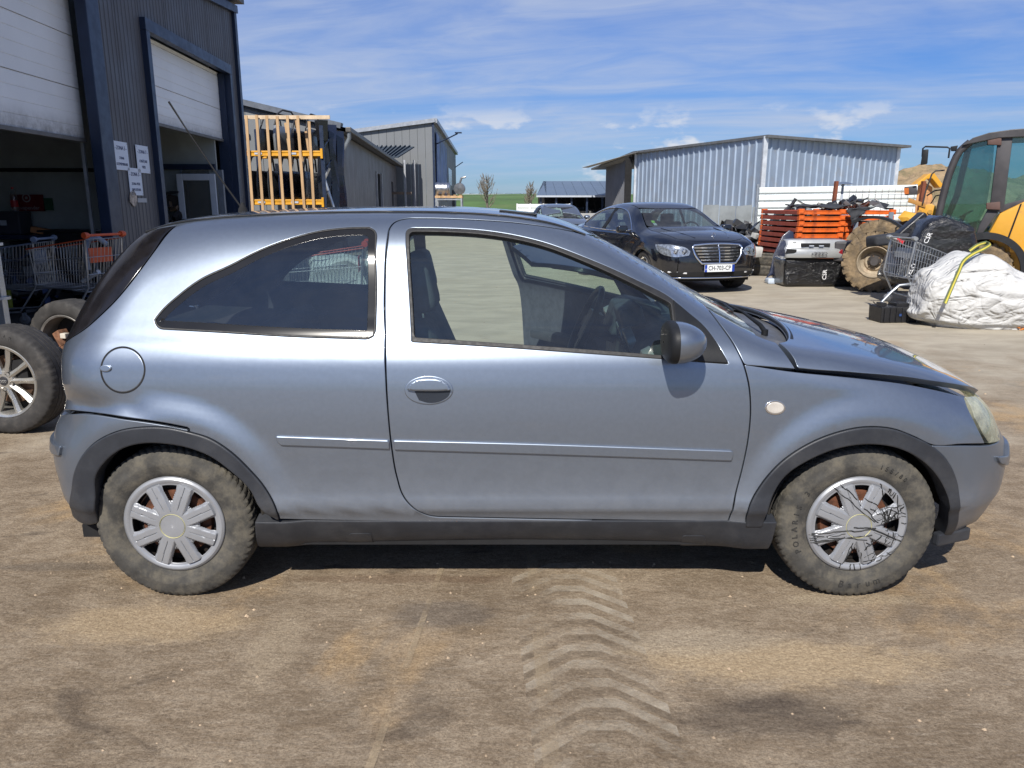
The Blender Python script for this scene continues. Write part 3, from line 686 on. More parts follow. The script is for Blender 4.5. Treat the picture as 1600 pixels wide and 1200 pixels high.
m = MB(); m.box((-1.26,0,.90), (.62,1.10,.02), ry=.05); m.build('parcel_shelf', mat('parcel_shelf', (.02,.02,.022), .95), car)
# interior
def seat(x, s, name='front_seat', w_=.48):
    sm = MB(); sm.box((0,0,0), (.50,w_,.16), ry=-.12); o = sm.build(name, INTERIOR, car, (x+.06,-s,.42), bevel=.05, seg=3, smooth=60)
    b = MB(); b.prism([(-.06,.0),(.10,-.02),(.02,.30),(-.09,.56),(-.19,.57),(-.20,.50),(-.13,.25)], w_-.04); b.build('backrest', INTERIOR, o, (-.27,0,.02), bevel=.03, seg=3, smooth=60)
    h = MB(); h.box((0,0,0), (.10,.25,.20), ry=-.22); h.build('headrest', INTERIOR, o, (-.395,0,.70), bevel=.045, seg=3, smooth=60)
    r = MB(); [r.tube([(-.38,q,.52),(-.395,q,.64)], .006, 6) for q in (-.06,.06)]; r.build('headrest_post', CHROME, o); return o
seat(-.02,.36); seat(-.10,-.36)
rs = MB(); rs.box((-.78,0,.42), (.5,1.15,.16)); rs.box((-1.03,0,.68), (.14,1.15,.50), ry=-.25); rs.build('rear_seat', INTERIOR, car, bevel=.04, seg=3, smooth=60)
ds = MB(); ds.prism([(.50,.55),(.50,.80),(.54,.89),(.62,.925),(.80,.94),(.92,.93),(.92,.50)], 1.30); dash = ds.build('dashboard', INTPLAST, car, bevel=.02, seg=3, smooth=60)
b = MB(); b.prism([(.46,.83),(.50,.965),(.56,.99),(.70,.96),(.70,.80)], .34, Matrix.Translation((0,.34,0))); b.build('instrument_hood', INTPLAST, dash, bevel=.02, seg=3, smooth=60)
b = MB(); b.box((.52,0,.955), (.10,.22,.09), ry=-.3); b.build('display_pod', INTPLAST, dash, bevel=.015, smooth=60)
SILVP = mat('silver_vent_plastic', (.28,.29,.30), .35, .5)
for s_ in (.60,.10,-.10,-.60):
    b = MB(); b.lathe([(.075,.02),(.07,-.015),(.055,-.02),(.05,.0)], 24, Matrix.Translation((.515,-s_,.845)) @ Matrix.Rotation(-pi/2, 4, 'Z') @ Matrix.Rotation(.35, 4, 'X')); v_ = b.build('air_vent', SILVP, dash, smooth=50)
    b = MB(); [b.box((.512,-s_,.81+.014*k), (.03,.095,.004)) for k in range(6)]; b.build('vent_slats', BLACK, v_)
st = MB(); st.tube([(.185*cos(a), .185*sin(a), 0) for a in np.linspace(0, 2*pi, 40, endpoint=False)], .016, 10, closed=True)
st.box((0,0,-.03), (.15,.13,.06)); st.box((0,-.1,-.012), (.05,.15,.02)); st.box((0,.1,-.012), (.05,.15,.02)); st.box((-.09,0,-.012), (.16,.05,.02)); st.tube([(0,0,-.03),(0,0,-.25)], .035, 12)
sw = st.build('steering_wheel', mat('wheel_rim_black', (.012,.012,.014), .45), car, (.36,.36,.86), smooth=60); sw.rotation_euler = (0, radians(-66), 0)
for (x, z) in ((-.47,.97),):
    b = MB(); b.tube([(x,-.57,1.18),(x+.02,-.60,.75)], .022, 6); b.build('seat_belt', mat('belt_web', (.03,.03,.035), .8), car)
b = MB(); b.tube([(.40,0,1.28),(.39,0,1.24)], .01, 6); b.box((.38,0,1.22), (.03,.2,.055)); b.build('rear_view_mirror', BLACK, car, bevel=.01)
m = MB(); m.lathe([(0,-.02),(.022,-.018),(.018,.004),(.008,.022),(.006,.03)], 16, Matrix.Rotation(pi/2, 4, 'X')); ant = m.build('aerial', DARK, roof, smooth=50); a0 = toppt(-1.16, 0.0)[0]; ant.location = (a0[0], 0, a0[2]+.01); 
m = MB(); m.tube([(0,0,0),(-.10,0,.15),(-.2,0,.31),(-.275,0,.44)], [.004,.0035,.003,.0045], 8); m.build('aerial_rod', DARK, ant, smooth=60)

# ---------------------------------------------------------------- wheels
TYRE = mat('dusty_tyre', (.045,.043,.039), .9, 0, .3, 14, bump=.0015, bscale=90, dirt=(.120,.107,.083), dscale=16, dlo=.38, dhi=.68)
CAP = mat('silver_wheel_cover', (.29,.30,.32), .38, .35, .06, 9, dirt=(.25,.23,.2), dscale=7, dlo=.6, dhi=.85)
RUST = mat('rusty_brake', (.13,.05,.025), .8, .2, .5, 25, bump=.001, bscale=80)
def tyre_mesh(R, rr, wd, nb=60, lug=.006, name='tyre', step=4):
    prof = [(rr-.006,-wd*.36),(rr+.006,-wd*.44),(rr+.02,-wd*.48),(rr+(R-rr)*.42,-wd*.515),(rr+(R-rr)*.50,-wd*.518),(rr+(R-rr)*.52,-wd*.512),(rr+(R-rr)*.75,-wd*.50),(R-.020,-wd*.47),(R-.012,-wd*.455),(R-.004,-wd*.40),(R-.001,-wd*.30)]
    band = [(-.30),(-.24),(-.235),(-.20),(-.195),(-.08),(-.075),(-.045),(-.04),(.04),(.045),(.075),(.08),(.195),(.2),(.235),(.24),(.30)]
    for i, b in enumerate(band[1:-1]):
        groove = i in (1,2,5,6,9,10,13,14) and False
        prof.append((R, wd*b))
    g = {11,12} ; prof = prof+[(r, -y) for r, y in prof[:11][::-1]]
    n = nb*step; K = len(prof)
    def rm(i, j, r):
        if 8 <= j <= K-9:
            y = prof[j][1]/wd; ph = (i+int(abs(y)*14)) % step
            if abs(abs(y)-.2175) < .02 or abs(abs(y)-.06) < .012: return r-lug*1.2
            if ph == 0: return r-lug*(1 if abs(y) > .25 else .6)
        return r
    return MB().lathe(prof, n, rmod=rm).mesh(name, 40)
def cap_h(r, a):
    k = 8; sp_ = 2*pi/k; d = (a % sp_)-sp_/2; arc = abs(d)*r*1.0        # spoke centre at half the spacing
    w_ = .0245 if r < .2 else .02
    base = .010*(1-(r/.178)**2)
    sh = .010*(1-np.clip((arc-w_+.003)/.005, 0, 1))
    if r < .055: sh = .010
    if r > .153: sh = max(0, .008*(1-abs(r-.166)/.013))
    gr = -.0035 if (arc < .0022 and .06 < r < .150) else 0
    ridge = .0
    if .040 < r < .047: ridge = -.002
    return base+sh+gr+ridge
def cap_mesh():
    n = 320; rs = [0,.012,.024,.034,.040,.0415,.046,.0475,.054,.06,.068,.076,.084,.092,.10,.108,.116,.124,.132,.140,.148,.1505,.154,.158,.163,.168,.173,.178]
    m = MB(); vs = []
    for r in rs:
        for i in range(n): a = 2*pi*i/n; vs.append((r*cos(a), -cap_h(r, a), r*sin(a)))
    fs = []
    for j in range(len(rs)-1):
        rm_ = (rs[j]+rs[j+1])/2
        for i in range(n):
            a = 2*pi*(i+.5)/n; sp_ = pi/4; d = abs(((a) % sp_)-sp_/2); hole = .086 < rm_ < .149 and d*rm_ > .0285+max(0, (.094-rm_))*.8+max(0, rm_-.143)*1.2
            if not hole: fs.append((j*n+i, (j+1)*n+i, (j+1)*n+(i+1) % n, j*n+(i+1) % n))
    m.add(vs, fs); me = m.mesh('wheel_cover', 35); return me
capme = cap_mesh(); tyme = tyre_mesh(.292, .184, .165, 64, .006)
def wheel(hx, side, label=None, cracks=False, spin=0):
    w_ = thing_part = bpy.data.objects.new('wheel', None); C.objects.link(w_); w_.parent = car; w_.location = (hx, -side*.705, .292)
    w_.rotation_euler = (0, 0, 0 if side == 1 else pi)
    t = link('tyre', tyme, TYRE, w_)
    m = MB(); m.lathe([(.186,-.06),(.178,-.05),(.168,-.045),(.16,.05),(.186,.07)], 48); m.lathe([(.16,-.02),(.12,-.035),(.06,-.03),(.0,-.03)], 48); m.build('steel_rim', mat('rusty_steel_rim', (.03,.026,.024), .7, .3, .4, 20, dirt=RUST and (.10,.04,.02), dscale=12), w_, smooth=40)
    m = MB(); m.lathe([(.02,-.046),(.125,-.046),(.13,-.03),(.13,0)], 40); m.build('brake_drum', RUST, w_, smooth=40)
    c = link('wheel_cover', capme, CAP, w_, (0,-.068,0), (0, spin, 0)); c.scale = (1.035,1,1.035); sm = c.modifiers.new('thick', 'SOLIDIFY'); sm.thickness = .005; sm.offset = 0
    m = MB(); m.lathe([(.0425,-.0185),(.0445,-.0235),(.047,-.0185)], 48); m.build('cap_ring', mat('yellowed_ring', (.55,.52,.30), .35, .3), c, smooth=60)
    if cracks:
        cm = MB(); rnd = random.Random(5)
        def crack(a0, r0, a1, r1, k=6, jit=.0032, wd=.0014):
            p0 = Vector((r0*cos(a0), r0*sin(a0))); p1 = Vector((r1*cos(a1), r1*sin(a1))); pts = []
            for q in range(k*3+1):
                t_ = q/(k*3); p = p0.lerp(p1, t_)+Vector((0, 0)); 
                if q % 3 == 0: jj = Vector((rnd.uniform(-jit, jit), rnd.uniform(-jit, jit)))
                p = p+jj; r = min(p.length, .173); a = atan2(p.y, p.x); 
                sp_ = pi/4; d = abs(((a) % sp_)-sp_/2)
                if .084 < r < .151 and d*r > .029:
                    if len(pts) > 1: cm.tube(pts, wd*1.35, 4)
                    pts = []; continue
                pts.append((r*cos(a), -cap_h(r, a)-.0008-.0025, r*sin(a)))
            if len(pts) > 1: cm.tube(pts, wd*1.35, 4)
        R_ = rnd.uniform
        for q in range(12): crack(R_(-.2,.9), R_(.05,.1), R_(-.3,1.3), .17, wd=R_(.0009,.0019))
        for q in range(14):
            a = R_(-1.9, .9); r = R_(.07,.16); b_ = a+R_(.35,.9); crack(a, r, b_, r+R_(-.02,.02), wd=R_(.0008,.0018))
        for q in range(8): a = R_(-2.6,-.4); crack(a, R_(.055,.09), a+R_(-.4,.4), .172, wd=R_(.0009,.0018))
        crack(2.2,.172,.35,.055); crack(2.05,.172,.2,.07); crack(3.35,.165,-.15,.06, jit=.003, wd=.002); crack(3.55,.172,-.6,.06, wd=.002); crack(-2.9,.172,-1.0,.06); crack(-.15,.04,-.35,.17, jit=.001, wd=.0022); crack(-2.9,.02,-.1,.06,jit=.001,wd=.002); crack(.75,.17,.0,.14); crack(-.5,.172,-1.0,.16)
        cm.build('cracks', mat('crack_black', (.01,.01,.01), .6), c)
    return w_, c
wheel(1.262, 1, cracks=True, spin=.02)[1]['label'] = 'cracked front wheel cover covered in black splits'
wheel(-1.235, 1, spin=-.02); wheel(1.262, -1); wheel(-1.235, -1)
fw = [o for o in car.children if o.name.startswith('wheel') and not o.name.startswith('wheel_')]
def arc_text(parent, s, r, a0, size, da, m, flip=1, y=-.0865):
    for i, ch in enumerate(s):
        if ch == ' ': continue
        a = a0-flip*da*i
        q = text(ch, size, m, parent, (r*cos(a), y, r*sin(a)), (pi/2, -a+pi/2 if flip == 1 else -a-pi/2, 0), 'raised_letter', .0012); q.rotation_euler = (Matrix.Rotation(-(a-pi/2 if flip == 1 else a+pi/2), 4, 'Y') @ Matrix.Rotation(pi/2, 4, 'X')).to_euler()
LETT = mat('raised_rubber', (.028,.027,.025), .8)
ft = next(o for o in fw[0].children if o.name.startswith('tyre'))
arc_text(ft, 'POLARIS 3', .232, radians(205), .030, radians(7.2), LETT); arc_text(ft, '155/80', .232, radians(75), .022, radians(5.0), LETT); arc_text(ft, 'Barum', .235, radians(-100), .036, radians(8), LETT, flip=-1)
# ================================================================ the setting
def ground_mat():
    m = bpy.data.materials.new('dusty_concrete'); m.use_nodes = True; t = m.node_tree; b = t.nodes['Principled BSDF']
    tc = t.nodes.new('ShaderNodeTexCoord')
    def mp(sc, rz=0):
        q = t.nodes.new('ShaderNodeMapping'); q.inputs['Scale'].default_value = sc; q.inputs['Rotation'].default_value = (0, 0, rz); t.links.new(tc.outputs['Object'], q.inputs[0]); return q.outputs[0]
    def nz(v, sc, det=6, ro=.6, di=0):
        n = t.nodes.new('ShaderNodeTexNoise'); n.inputs['Scale'].default_value = sc; n.inputs['Detail'].default_value = det; n.inputs['Roughness'].default_value = ro; n.inputs['Distortion'].default_value = di; t.links.new(v, n.inputs['Vector']); return n.outputs['Fac']
    def rng(v, a, b_, c=0, d=1):
        r = t.nodes.new('ShaderNodeMapRange'); r.interpolation_type = 'SMOOTHSTEP'
        for i, q in enumerate((a, b_, c, d)): r.inputs[i+1].default_value = q
        t.links.new(v, r.inputs[0]); return r.outputs[0]
    def mix(f, a, c, bt='MIX'):
        x = t.nodes.new('ShaderNodeMix'); x.data_type = 'RGBA'; x.blend_type = bt
        if isinstance(f, float): x.inputs[0].default_value = f
        else: t.links.new(f, x.inputs[0])
        for i, q in ((6, a), (7, c)):
            if isinstance(q, tuple): x.inputs[i].default_value = q+(1,)
            else: t.links.new(q, x.inputs[i])
        return x.outputs[2]
    def mul(a, c):
        x = t.nodes.new('ShaderNodeMath'); x.operation = 'MULTIPLY'
        for i, q in enumerate((a, c)):
            if isinstance(q, float): x.inputs[i].default_value = q
            else: t.links.new(q, x.inputs[i])
        return x.outputs[0]
    v = mp((1,1,1)); vs1 = mp((1,1.9,1), radians(8)); vs2 = mp((1,7,1), radians(-24)); vs3 = mp((9,1,1), radians(-6))
    big = nz(v, .55, 4, .5); med = nz(v, 2.1, 8, .65, .3); st = nz(vs1, 7, 10, .72, .6); st2 = nz(vs2, 11, 8, .7, .4); fine = nz(v, 55, 8, .75); st3 = nz(vs3, 3, 6, .6)
    c = mix(rng(med, .3, .7), (.31,.245,.172), (.455,.370,.268))
    c = mix(rng(st, .40, .60), mix(1.0, c, (.76,.73,.70), 'MULTIPLY'), c)
    c = mix(mul(rng(st2, .52, .68), .45), c, (.46,.395,.31))
    c = mix(mul(rng(st3, .60, .75), .35), c, (.45,.37,.27))
    c = mix(mul(rng(nz(v, .9, 6, .6, .5), .53, .66), rng(st, .25, .55, .35, .9)), c, (.55,.38,.20))       # orange sand
    c = mix(mul(rng(nz(vs1, 1.1, 7, .65, 1.2),   .57, .68), .65), c, (.11,.085,.065))         # dark oily scuffs
    def blob(px, py, rx, ry, col, amt, lo=.40, hi=.62):
        nonlocal c
        p = gnd(px, py); q = t.nodes.new('ShaderNodeMapping'); q.vector_type = 'TEXTURE'; q.inputs['Location'].default_value = (p.x, p.y, 0); q.inputs['Scale'].default_value = (rx, ry, 1); t.links.new(tc.outputs['Object'], q.inputs[0])
        ln = t.nodes.new('ShaderNodeVectorMath'); ln.operation = 'LENGTH'; t.links.new(q.outputs[0], ln.inputs[0])
        ad = t.nodes.new('ShaderNodeMath'); ad.operation = 'MULTIPLY_ADD'; t.links.new(nz(vs1, 4.5, 10, .72, .8), ad.inputs[0]); ad.inputs[1].default_value = 1.6; t.links.new(ln.outputs['Value'], ad.inputs[2])
        c = mix(rng(ad.outputs[0], 1.25+.5, 1.25, 0, amt), c, col)
    blob(1230,1035,.62,.16, (.56,.43,.27), .75); blob(1090,1000,.35,.12, (.50,.42,.31), .6); blob(230,975,.50,.17, (.56,.43,.27), .6); blob(1330,935,.35,.07, (.50,.41,.28), .5); blob(430,1010,.12,.30, (.50,.41,.29), .45)
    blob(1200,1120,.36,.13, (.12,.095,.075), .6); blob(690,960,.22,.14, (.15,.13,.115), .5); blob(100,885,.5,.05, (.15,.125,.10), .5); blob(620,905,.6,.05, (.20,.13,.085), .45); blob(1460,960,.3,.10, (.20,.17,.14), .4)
    gr1 = nz(vs1, 42, 12, .82, .3); gr2 = nz(mp((1,2.6,1), radians(-38)), 18, 12, .78, 1.0)
    c = mix(rng(gr1, .42, .56, .42, 0), c, mix(1.0, c, (.58,.54,.50), 'MULTIPLY')); c = mix(rng(gr2, .54, .66, 0, .4), c, mix(1.0, c, (1.45,1.42,1.36), 'MULTIPLY'))
    grit = nz(v, 120, 6, .8); c = mix(rng(grit, .40, .56, .6, 0), c, mix(1.0, c, (.50,.46,.42), 'MULTIPLY')); c = mix(rng(nz(v, 75, 6, .8), .56, .66, 0, .55), c, mix(1.0, c, (1.5,1.48,1.42), 'MULTIPLY'))
    c = mix(rng(fine, .38, .60, 0, .45), c, mix(1.0, c, (.55,.52,.50), 'MULTIPLY'))
    sep = t.nodes.new('ShaderNodeSeparateXYZ'); t.links.new(tc.outputs['Object'], sep.inputs[0])
    far = rng(sep.outputs[1], 4.2, 9.0, 0, .88)                     # the yard beyond is swept concrete, paler and cleaner
    cf = mix(rng(nz(vs1, 1.3, 8, .65, .4), .3, .7), (.31,.275,.215), (.43,.385,.305)); cf = mix(mul(rng(nz(vs2, 2.5, 8, .7), .55, .72), .5), cf, (.20,.18,.15))
    mm = t.nodes.new('ShaderNodeMath'); mm.operation = 'ADD'; t.links.new(sep.outputs[1], mm.inputs[0]); t.links.new(rng(med, .2, .8, -1.8, 1.8), mm.inputs[1]); far = rng(mm.outputs[0], 3.6, 8.5, 0, .9)
    c = mix(far, c, cf)
    t.links.new(c, b.inputs['Base Color']); b.inputs['Roughness'].default_value = .88; b.inputs['Specular IOR Level'].default_value = .25
    bp = t.nodes.new('ShaderNodeBump'); bp.inputs['Distance'].default_value = .014; bp.inputs['Strength'].default_value = .6; t.links.new(nz(vs1, 26, 12, .8, .5), bp.inputs['Height'])
    bp2 = t.nodes.new('ShaderNodeBump'); bp2.inputs['Distance'].default_value = .006; t.links.new(fine, bp2.inputs['Height']); t.links.new(bp.outputs[0], bp2.inputs['Normal']); t.links.new(bp2.outputs[0], b.inputs['Normal'])
    return m
def sheet(name, x0, y0, x1, y1, z, m, nx=1, ny=1):
    me = bpy.data.meshes.new(name); vs = [(x0+(x1-x0)*i/nx, y0+(y1-y0)*j/ny, z) for j in range(ny+1) for i in range(nx+1)]
    me.from_pydata(vs, [], [(j*(nx+1)+i, j*(nx+1)+i+1, (j+1)*(nx+1)+i+1, (j+1)*(nx+1)+i) for j in range(ny) for i in range(nx)]); return tag(link(name, me, m), kind='structure')
sheet('yard', -40, -25, 60, 72, 0, ground_mat())
FIELD = mat('green_field', (.065,.125,.030), .9, 0, .25, .05, dirt=(.12,.15,.05), dscale=.03)
sheet('field', -2500, -2500, 2500, 2500, -.03, FIELD)
# far edge of the field rises a little
def hill(name, cx, cy, rx, ry, h, m, seed, rough_=.25, n=60, base=-.2):
    from mathutils import noise as mn
    vs = []; fs = []
    for j in range(n+1):
        for i in range(n+1):
            u, v = i/n*2-1, j/n*2-1; r = sqrt(u*u+v*v); e = max(0, 1-r*r)**.8
            q = mn.fractal(Vector((u*2.2+seed, v*2.2, seed)), 1.0, 2.0, 6); vs.append((cx+u*rx, cy+v*ry, base+h*e*(1+rough_*q)+.06*h*e*mn.noise(Vector((u*14, v*14, seed)))))
    for j in range(n):
        for i in range(n): fs.append((j*(n+1)+i, j*(n+1)+i+1, (j+1)*(n+1)+i+1, (j+1)*(n+1)+i))
    me = bpy.data.meshes.new(name); me.from_pydata(vs, [], fs)
    for p in me.polygons: p.use_smooth = True
    return tag(link(name, me, m), kind='structure')
hill('green_rise', 20, 420, 330, 170, 6.5, FIELD, 3, .05, 40, -.4)
SOIL = mat('sandy_spoil', (.30,.215,.125), .95, 0, .25, .8, bump=.15, bscale=3, dirt=(.13,.12,.06), dscale=.5, dlo=.45, dhi=.65)
hill('dirt_mound', 31, 58, 9.5, 8, 4.3, SOIL, 1); hill('dirt_mound', 46, 62, 14, 10, 4.2, SOIL, 5); hill('dirt_mound', 38, 50, 7, 5, 3.6, SOIL, 9)
def reeds():
    vs = []; fs = []; r = random.Random(3)
    for k in range(9000):
        x = r.uniform(-16, -.8); y = 73+r.uniform(0, 9)
        x = x+ (y-73)*.1
        h = r.uniform(.35, .95)*(1 if x < -3 else .6); w_ = .05; a = r.uniform(0, pi); dx, dy = cos(a)*w_, sin(a)*w_; lx, ly = r.uniform(-.2,.2), r.uniform(-.2,.2); b = len(vs)
        vs += [(x-dx,y-dy,0),(x+dx,y+dy,0),(x+lx,y+ly,h)]; fs.append((b,b+1,b+2))
    me = bpy.data.meshes.new('dry_reeds'); me.from_pydata(vs, [], fs); tag(link('dry_reeds', me, mat('dry_reed', (.34,.22,.11), .9, 0, .3, .5)), kind='stuff')
reeds()
# strip of white greenhouses along the horizon
m = MB(); m.box((0,0,.7), (330,12,1.4)); 
for k in range(50): m.lathe([(3.2,-6.05),(3.2,6.05)], 10, Matrix.Diagonal((1,1,.25,1)) @ Matrix.Translation((-161+k*6.6,0,4.8)), a0=0, a1=pi)
tag(m.build('greenhouse_row', mat('white_film', (.75,.77,.80), .5, 0, .06, .02), loc=(20, 590, 6.9)), 'long low row of white greenhouses beyond the green field', 'greenhouse')

# ---------------------------------------------------------------- tyre print and pebbles on the near ground
def dust_mat(name, col, lo, hi, op):
    m = bpy.data.materials.new(name); m.use_nodes = True; t = m.node_tree; b = t.nodes['Principled BSDF']; o = t.nodes['Material Output']
    tc = t.nodes.new('ShaderNodeTexCoord'); n = t.nodes.new('ShaderNodeTexNoise'); n.inputs['Scale'].default_value = 14; n.inputs['Detail'].default_value = 9; n.inputs['Roughness'].default_value = .75; t.links.new(tc.outputs['Object'], n.inputs[0])
    n2 = t.nodes.new('ShaderNodeTexNoise'); n2.inputs['Scale'].default_value = 2.2; t.links.new(tc.outputs['Object'], n2.inputs[0])
    ad = t.nodes.new('ShaderNodeMath'); ad.operation = 'ADD'; t.links.new(n.outputs['Fac'], ad.inputs[0]); t.links.new(n2.outputs['Fac'], ad.inputs[1])
    r = t.nodes.new('ShaderNodeMapRange'); r.inputs[1].default_value = lo; r.inputs[2].default_value = hi; r.inputs[3].default_value = 0; r.inputs[4].default_value = op; t.links.new(ad.outputs[0], r.inputs[0])
    tr = t.nodes.new('ShaderNodeBsdfTransparent'); mx = t.nodes.new('ShaderNodeMixShader'); t.links.new(r.outputs[0], mx.inputs[0]); t.links.new(tr.outputs[0], mx.inputs[1]); t.links.new(b.outputs[0], mx.inputs[2]); t.links.new(mx.outputs[0], o.inputs[0])
    b.inputs['Base Color'].default_value = col+(1,); b.inputs['Roughness'].default_value = .95; b.inputs['Specular IOR Level'].default_value = .1
    return m
def print_track(name, x0, y0, n, pitch, hw, m, drift=0, z=.004, th=.46, flat=.25):
    mb = MB(); r = random.Random(2)
    for k in range(n):
        y = y0+k*pitch; x = x0+drift*k*pitch; t = pitch*th; rise = hw*.62; fx = hw*flat; j = r.uniform(-.004,.004)
        P = [(-hw,-rise),(-fx,0),(fx,0),(hw,-rise)]
        top = [(x+a, y+b+t+j) for a, b in P]; bot = [(x+a*1.0, y+b+j) for a, b in P]
        for i in range(3): mb.add([(bot[i][0],bot[i][1],z),(bot[i+1][0],bot[i+1][1],z),(top[i+1][0],top[i+1][1],z),(top[i][0],top[i][1],z)], [(0,1,2,3)])
    return tag(mb.build(name, m), kind='stuff')
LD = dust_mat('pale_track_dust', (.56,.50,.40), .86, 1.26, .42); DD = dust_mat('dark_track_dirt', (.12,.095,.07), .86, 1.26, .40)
print_track('tyre_print', .305, 1.18, 18, .098, .205, LD, -.06); print_track('tyre_print_dark', .300, 1.245, 13, .098, .205, DD, -.06, .003, .34)  # second set: darker chevrons between the pale ones
print_track('tyre_print_beside', 1.62, 1.55, 6, .11, .19, LD, .25)
mb = MB(); mb.add([(.09,1.2,.0045),(.14,1.2,.0045),(.10,3.0,.0045),(.06,3.0,.0045)], [(0,1,2,3)]); mb.add([(-.42,1.25,.0045),(-.395,1.25,.0045),(-.27,2.9,.0045),(-.29,2.9,.0045)], [(0,1,2,3)]); tag(mb.build('dust_streaks', dust_mat('sand_streak', (.42,.33,.22), .9, 1.2, .6)), kind='stuff')
def pebbles():
    r = random.Random(11); mb = MB()
    for k in range(420):
        if r.random() < .6: x, y = r.uniform(-2.4, 2.6), r.uniform(1.1, 3.0)
        else: x, y = r.uniform(-5, 8), r.uniform(3, 14)
        s = r.uniform(.0016, .0048)*(1+y*.22); n = 5; c = (x, y, s*.25); a0 = r.uniform(0, 6)
        vs = [(c[0]+s*cos(a0+2*pi*i/n)*r.uniform(.7,1.2), c[1]+s*sin(a0+2*pi*i/n)*r.uniform(.7,1.2), 0) for i in range(n)]+[(c[0], c[1], s*r.uniform(.6,1))]
        mb.add(vs, [(i, (i+1) % n, n) for i in range(n)])
    tag(mb.build('pebbles', mat('pebble', (.32,.24,.16), .9, 0, .6, 1.5)), kind='stuff')
pebbles()

# ---------------------------------------------------------------- workshop on the left
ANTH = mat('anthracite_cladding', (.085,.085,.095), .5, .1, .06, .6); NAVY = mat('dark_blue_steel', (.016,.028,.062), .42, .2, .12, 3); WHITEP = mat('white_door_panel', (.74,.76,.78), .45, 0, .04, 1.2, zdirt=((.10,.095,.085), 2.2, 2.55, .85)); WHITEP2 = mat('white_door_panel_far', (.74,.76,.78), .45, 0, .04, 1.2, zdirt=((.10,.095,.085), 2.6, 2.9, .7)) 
GREYIN = mat('inner_wall_grey', (.30,.33,.33), .8, 0, .15, 1.5); STEEL = mat('galvanised_steel', (.46,.49,.52), .38, .75, .12, 8); ROOFM = mat('roof_sheet', (.10,.105,.115), .5, .3, .1, 1)
DW = 4.8; SL = -.046
def facp(px, py):                                     # point of the facade plane seen at a pixel
    d = ray(px, py); t = -DW/(d.x-SL*d.y); return d*t+Vector((0,0,CAM_H))
WS_ROOT = Vector((-DW, 0, 0)); wang = atan2(SL, 1)   # local +x runs along the facade, away from the camera
def wx(px, py): return facp(px, py).y*sqrt(1+SL*SL)
shop = thing('workshop_building', 'tall dark clad workshop with two half raised white sectional doors, at the left edge', 'building', (-DW, 0, 0), pi/2-wang*1.0)
# local frame: x away from camera along the facade, y to the left (into the building), z up
Y0, Y1 = 3.2, wx(364,28); pe0, pe1 = facp(330,3), facp(368,22); TOP = 5.2
pe2 = facp(322,0); KT = (pe2.z-pe1.z)/max(.1, (pe1.y-pe2.y)); 
def topf(x): return pe1.z+.02+(Y1-x)*KT if (Y1-x)*KT < 1.2 else pe1.z+1.22
ca, cb = wx(159,360), wx(178,360); d1a, d1b = 4.6, ca; d2a, d2b = wx(224,50), wx(352,112); HD_ = facp(225,50).z
def clad(x0, x1, z0, z1, parent, m=ANTH, pitch=.12, y=0, name='cladding_panel', width=1.0, rib=.008):
    n = max(1, round((x1-x0)/width)); 
    for k in range(n):
        a = x0+(x1-x0)*k/n; b = x0+(x1-x0)*(k+1)/n-.004; mb = MB(); q = a; pts = []
        while q < b-1e-4:
            e = min(q+pitch, b); pts += [(q, 0), (q+(e-q)*.55, 0), (q+(e-q)*.65, rib), (q+(e-q)*.9, rib)]; q = e
        pts.append((b, 0)); vs = []
        for X, d in pts: vs += [(X, y-d, z0), (X, y-d, z1 if z1 < TOP else topf(X))]
        nn_ = len(pts); mb.add(vs, [(2*i, 2*i+2, 2*i+3, 2*i+1) for i in range(nn_-1)])
        mb.add([(a,y+.06,z0),(b,y+.06,z0),(b,y+.06,z1 if z1 < TOP else topf(b)),(a,y+.06,z1 if z1 < TOP else topf(a))], [(0,1,2,3)]); mb.build(name, m, parent)
clad(cb, d2a-.1, 0, TOP, shop); clad(d2b+.1, Y1-.12, 0, TOP, shop); clad(d2a-.1, d2b+.1, HD_+.16, TOP, shop); clad(Y0, ca, HD_+.5, TOP, shop); clad(Y0, d1a-.1, 0, HD_+.5, shop)
mb = MB(); mb.box(((ca+cb)/2,-.06,3.1), (cb-ca,.14,6.2)); mb.build('blue_column', NAVY, shop, bevel=.01)
mb = MB(); mb.box((Y1-.06,-.02,TOP/2), (.14,.10,TOP)); mb.build('corner_trim', NAVY, shop)
mb = MB(); mb.beam((Y0-.1,.02,topf(Y0)+.03), (Y1+.06,.02,topf(Y1)+.03), .22, .14); mb.build('eaves_trim', NAVY, shop)
for a, b in ((d2a, d2b),):
    for x in (a-.06, b+.06): mb = MB(); mb.box((x,-.03,HD_/2), (.13,.12,HD_)); mb.build('door_jamb', NAVY, shop, bevel=.005)
    mb = MB(); mb.box(((a+b)/2,-.03,HD_+.09), (b-a+.25,.12,.17)); mb.build('door_lintel', NAVY, shop, bevel=.005)
    mb = MB(); mb.box((b-.03,.12,HD_/2), (.07,.2,HD_)); mb.build('inner_jamb', NAVY, shop)
mb = MB(); mb.box(((d1a+d1b)/2,-.03,HD_+.3), (d1b-d1a,.12,.35)); mb.build('door_lintel', NAVY, shop, bevel=.005)
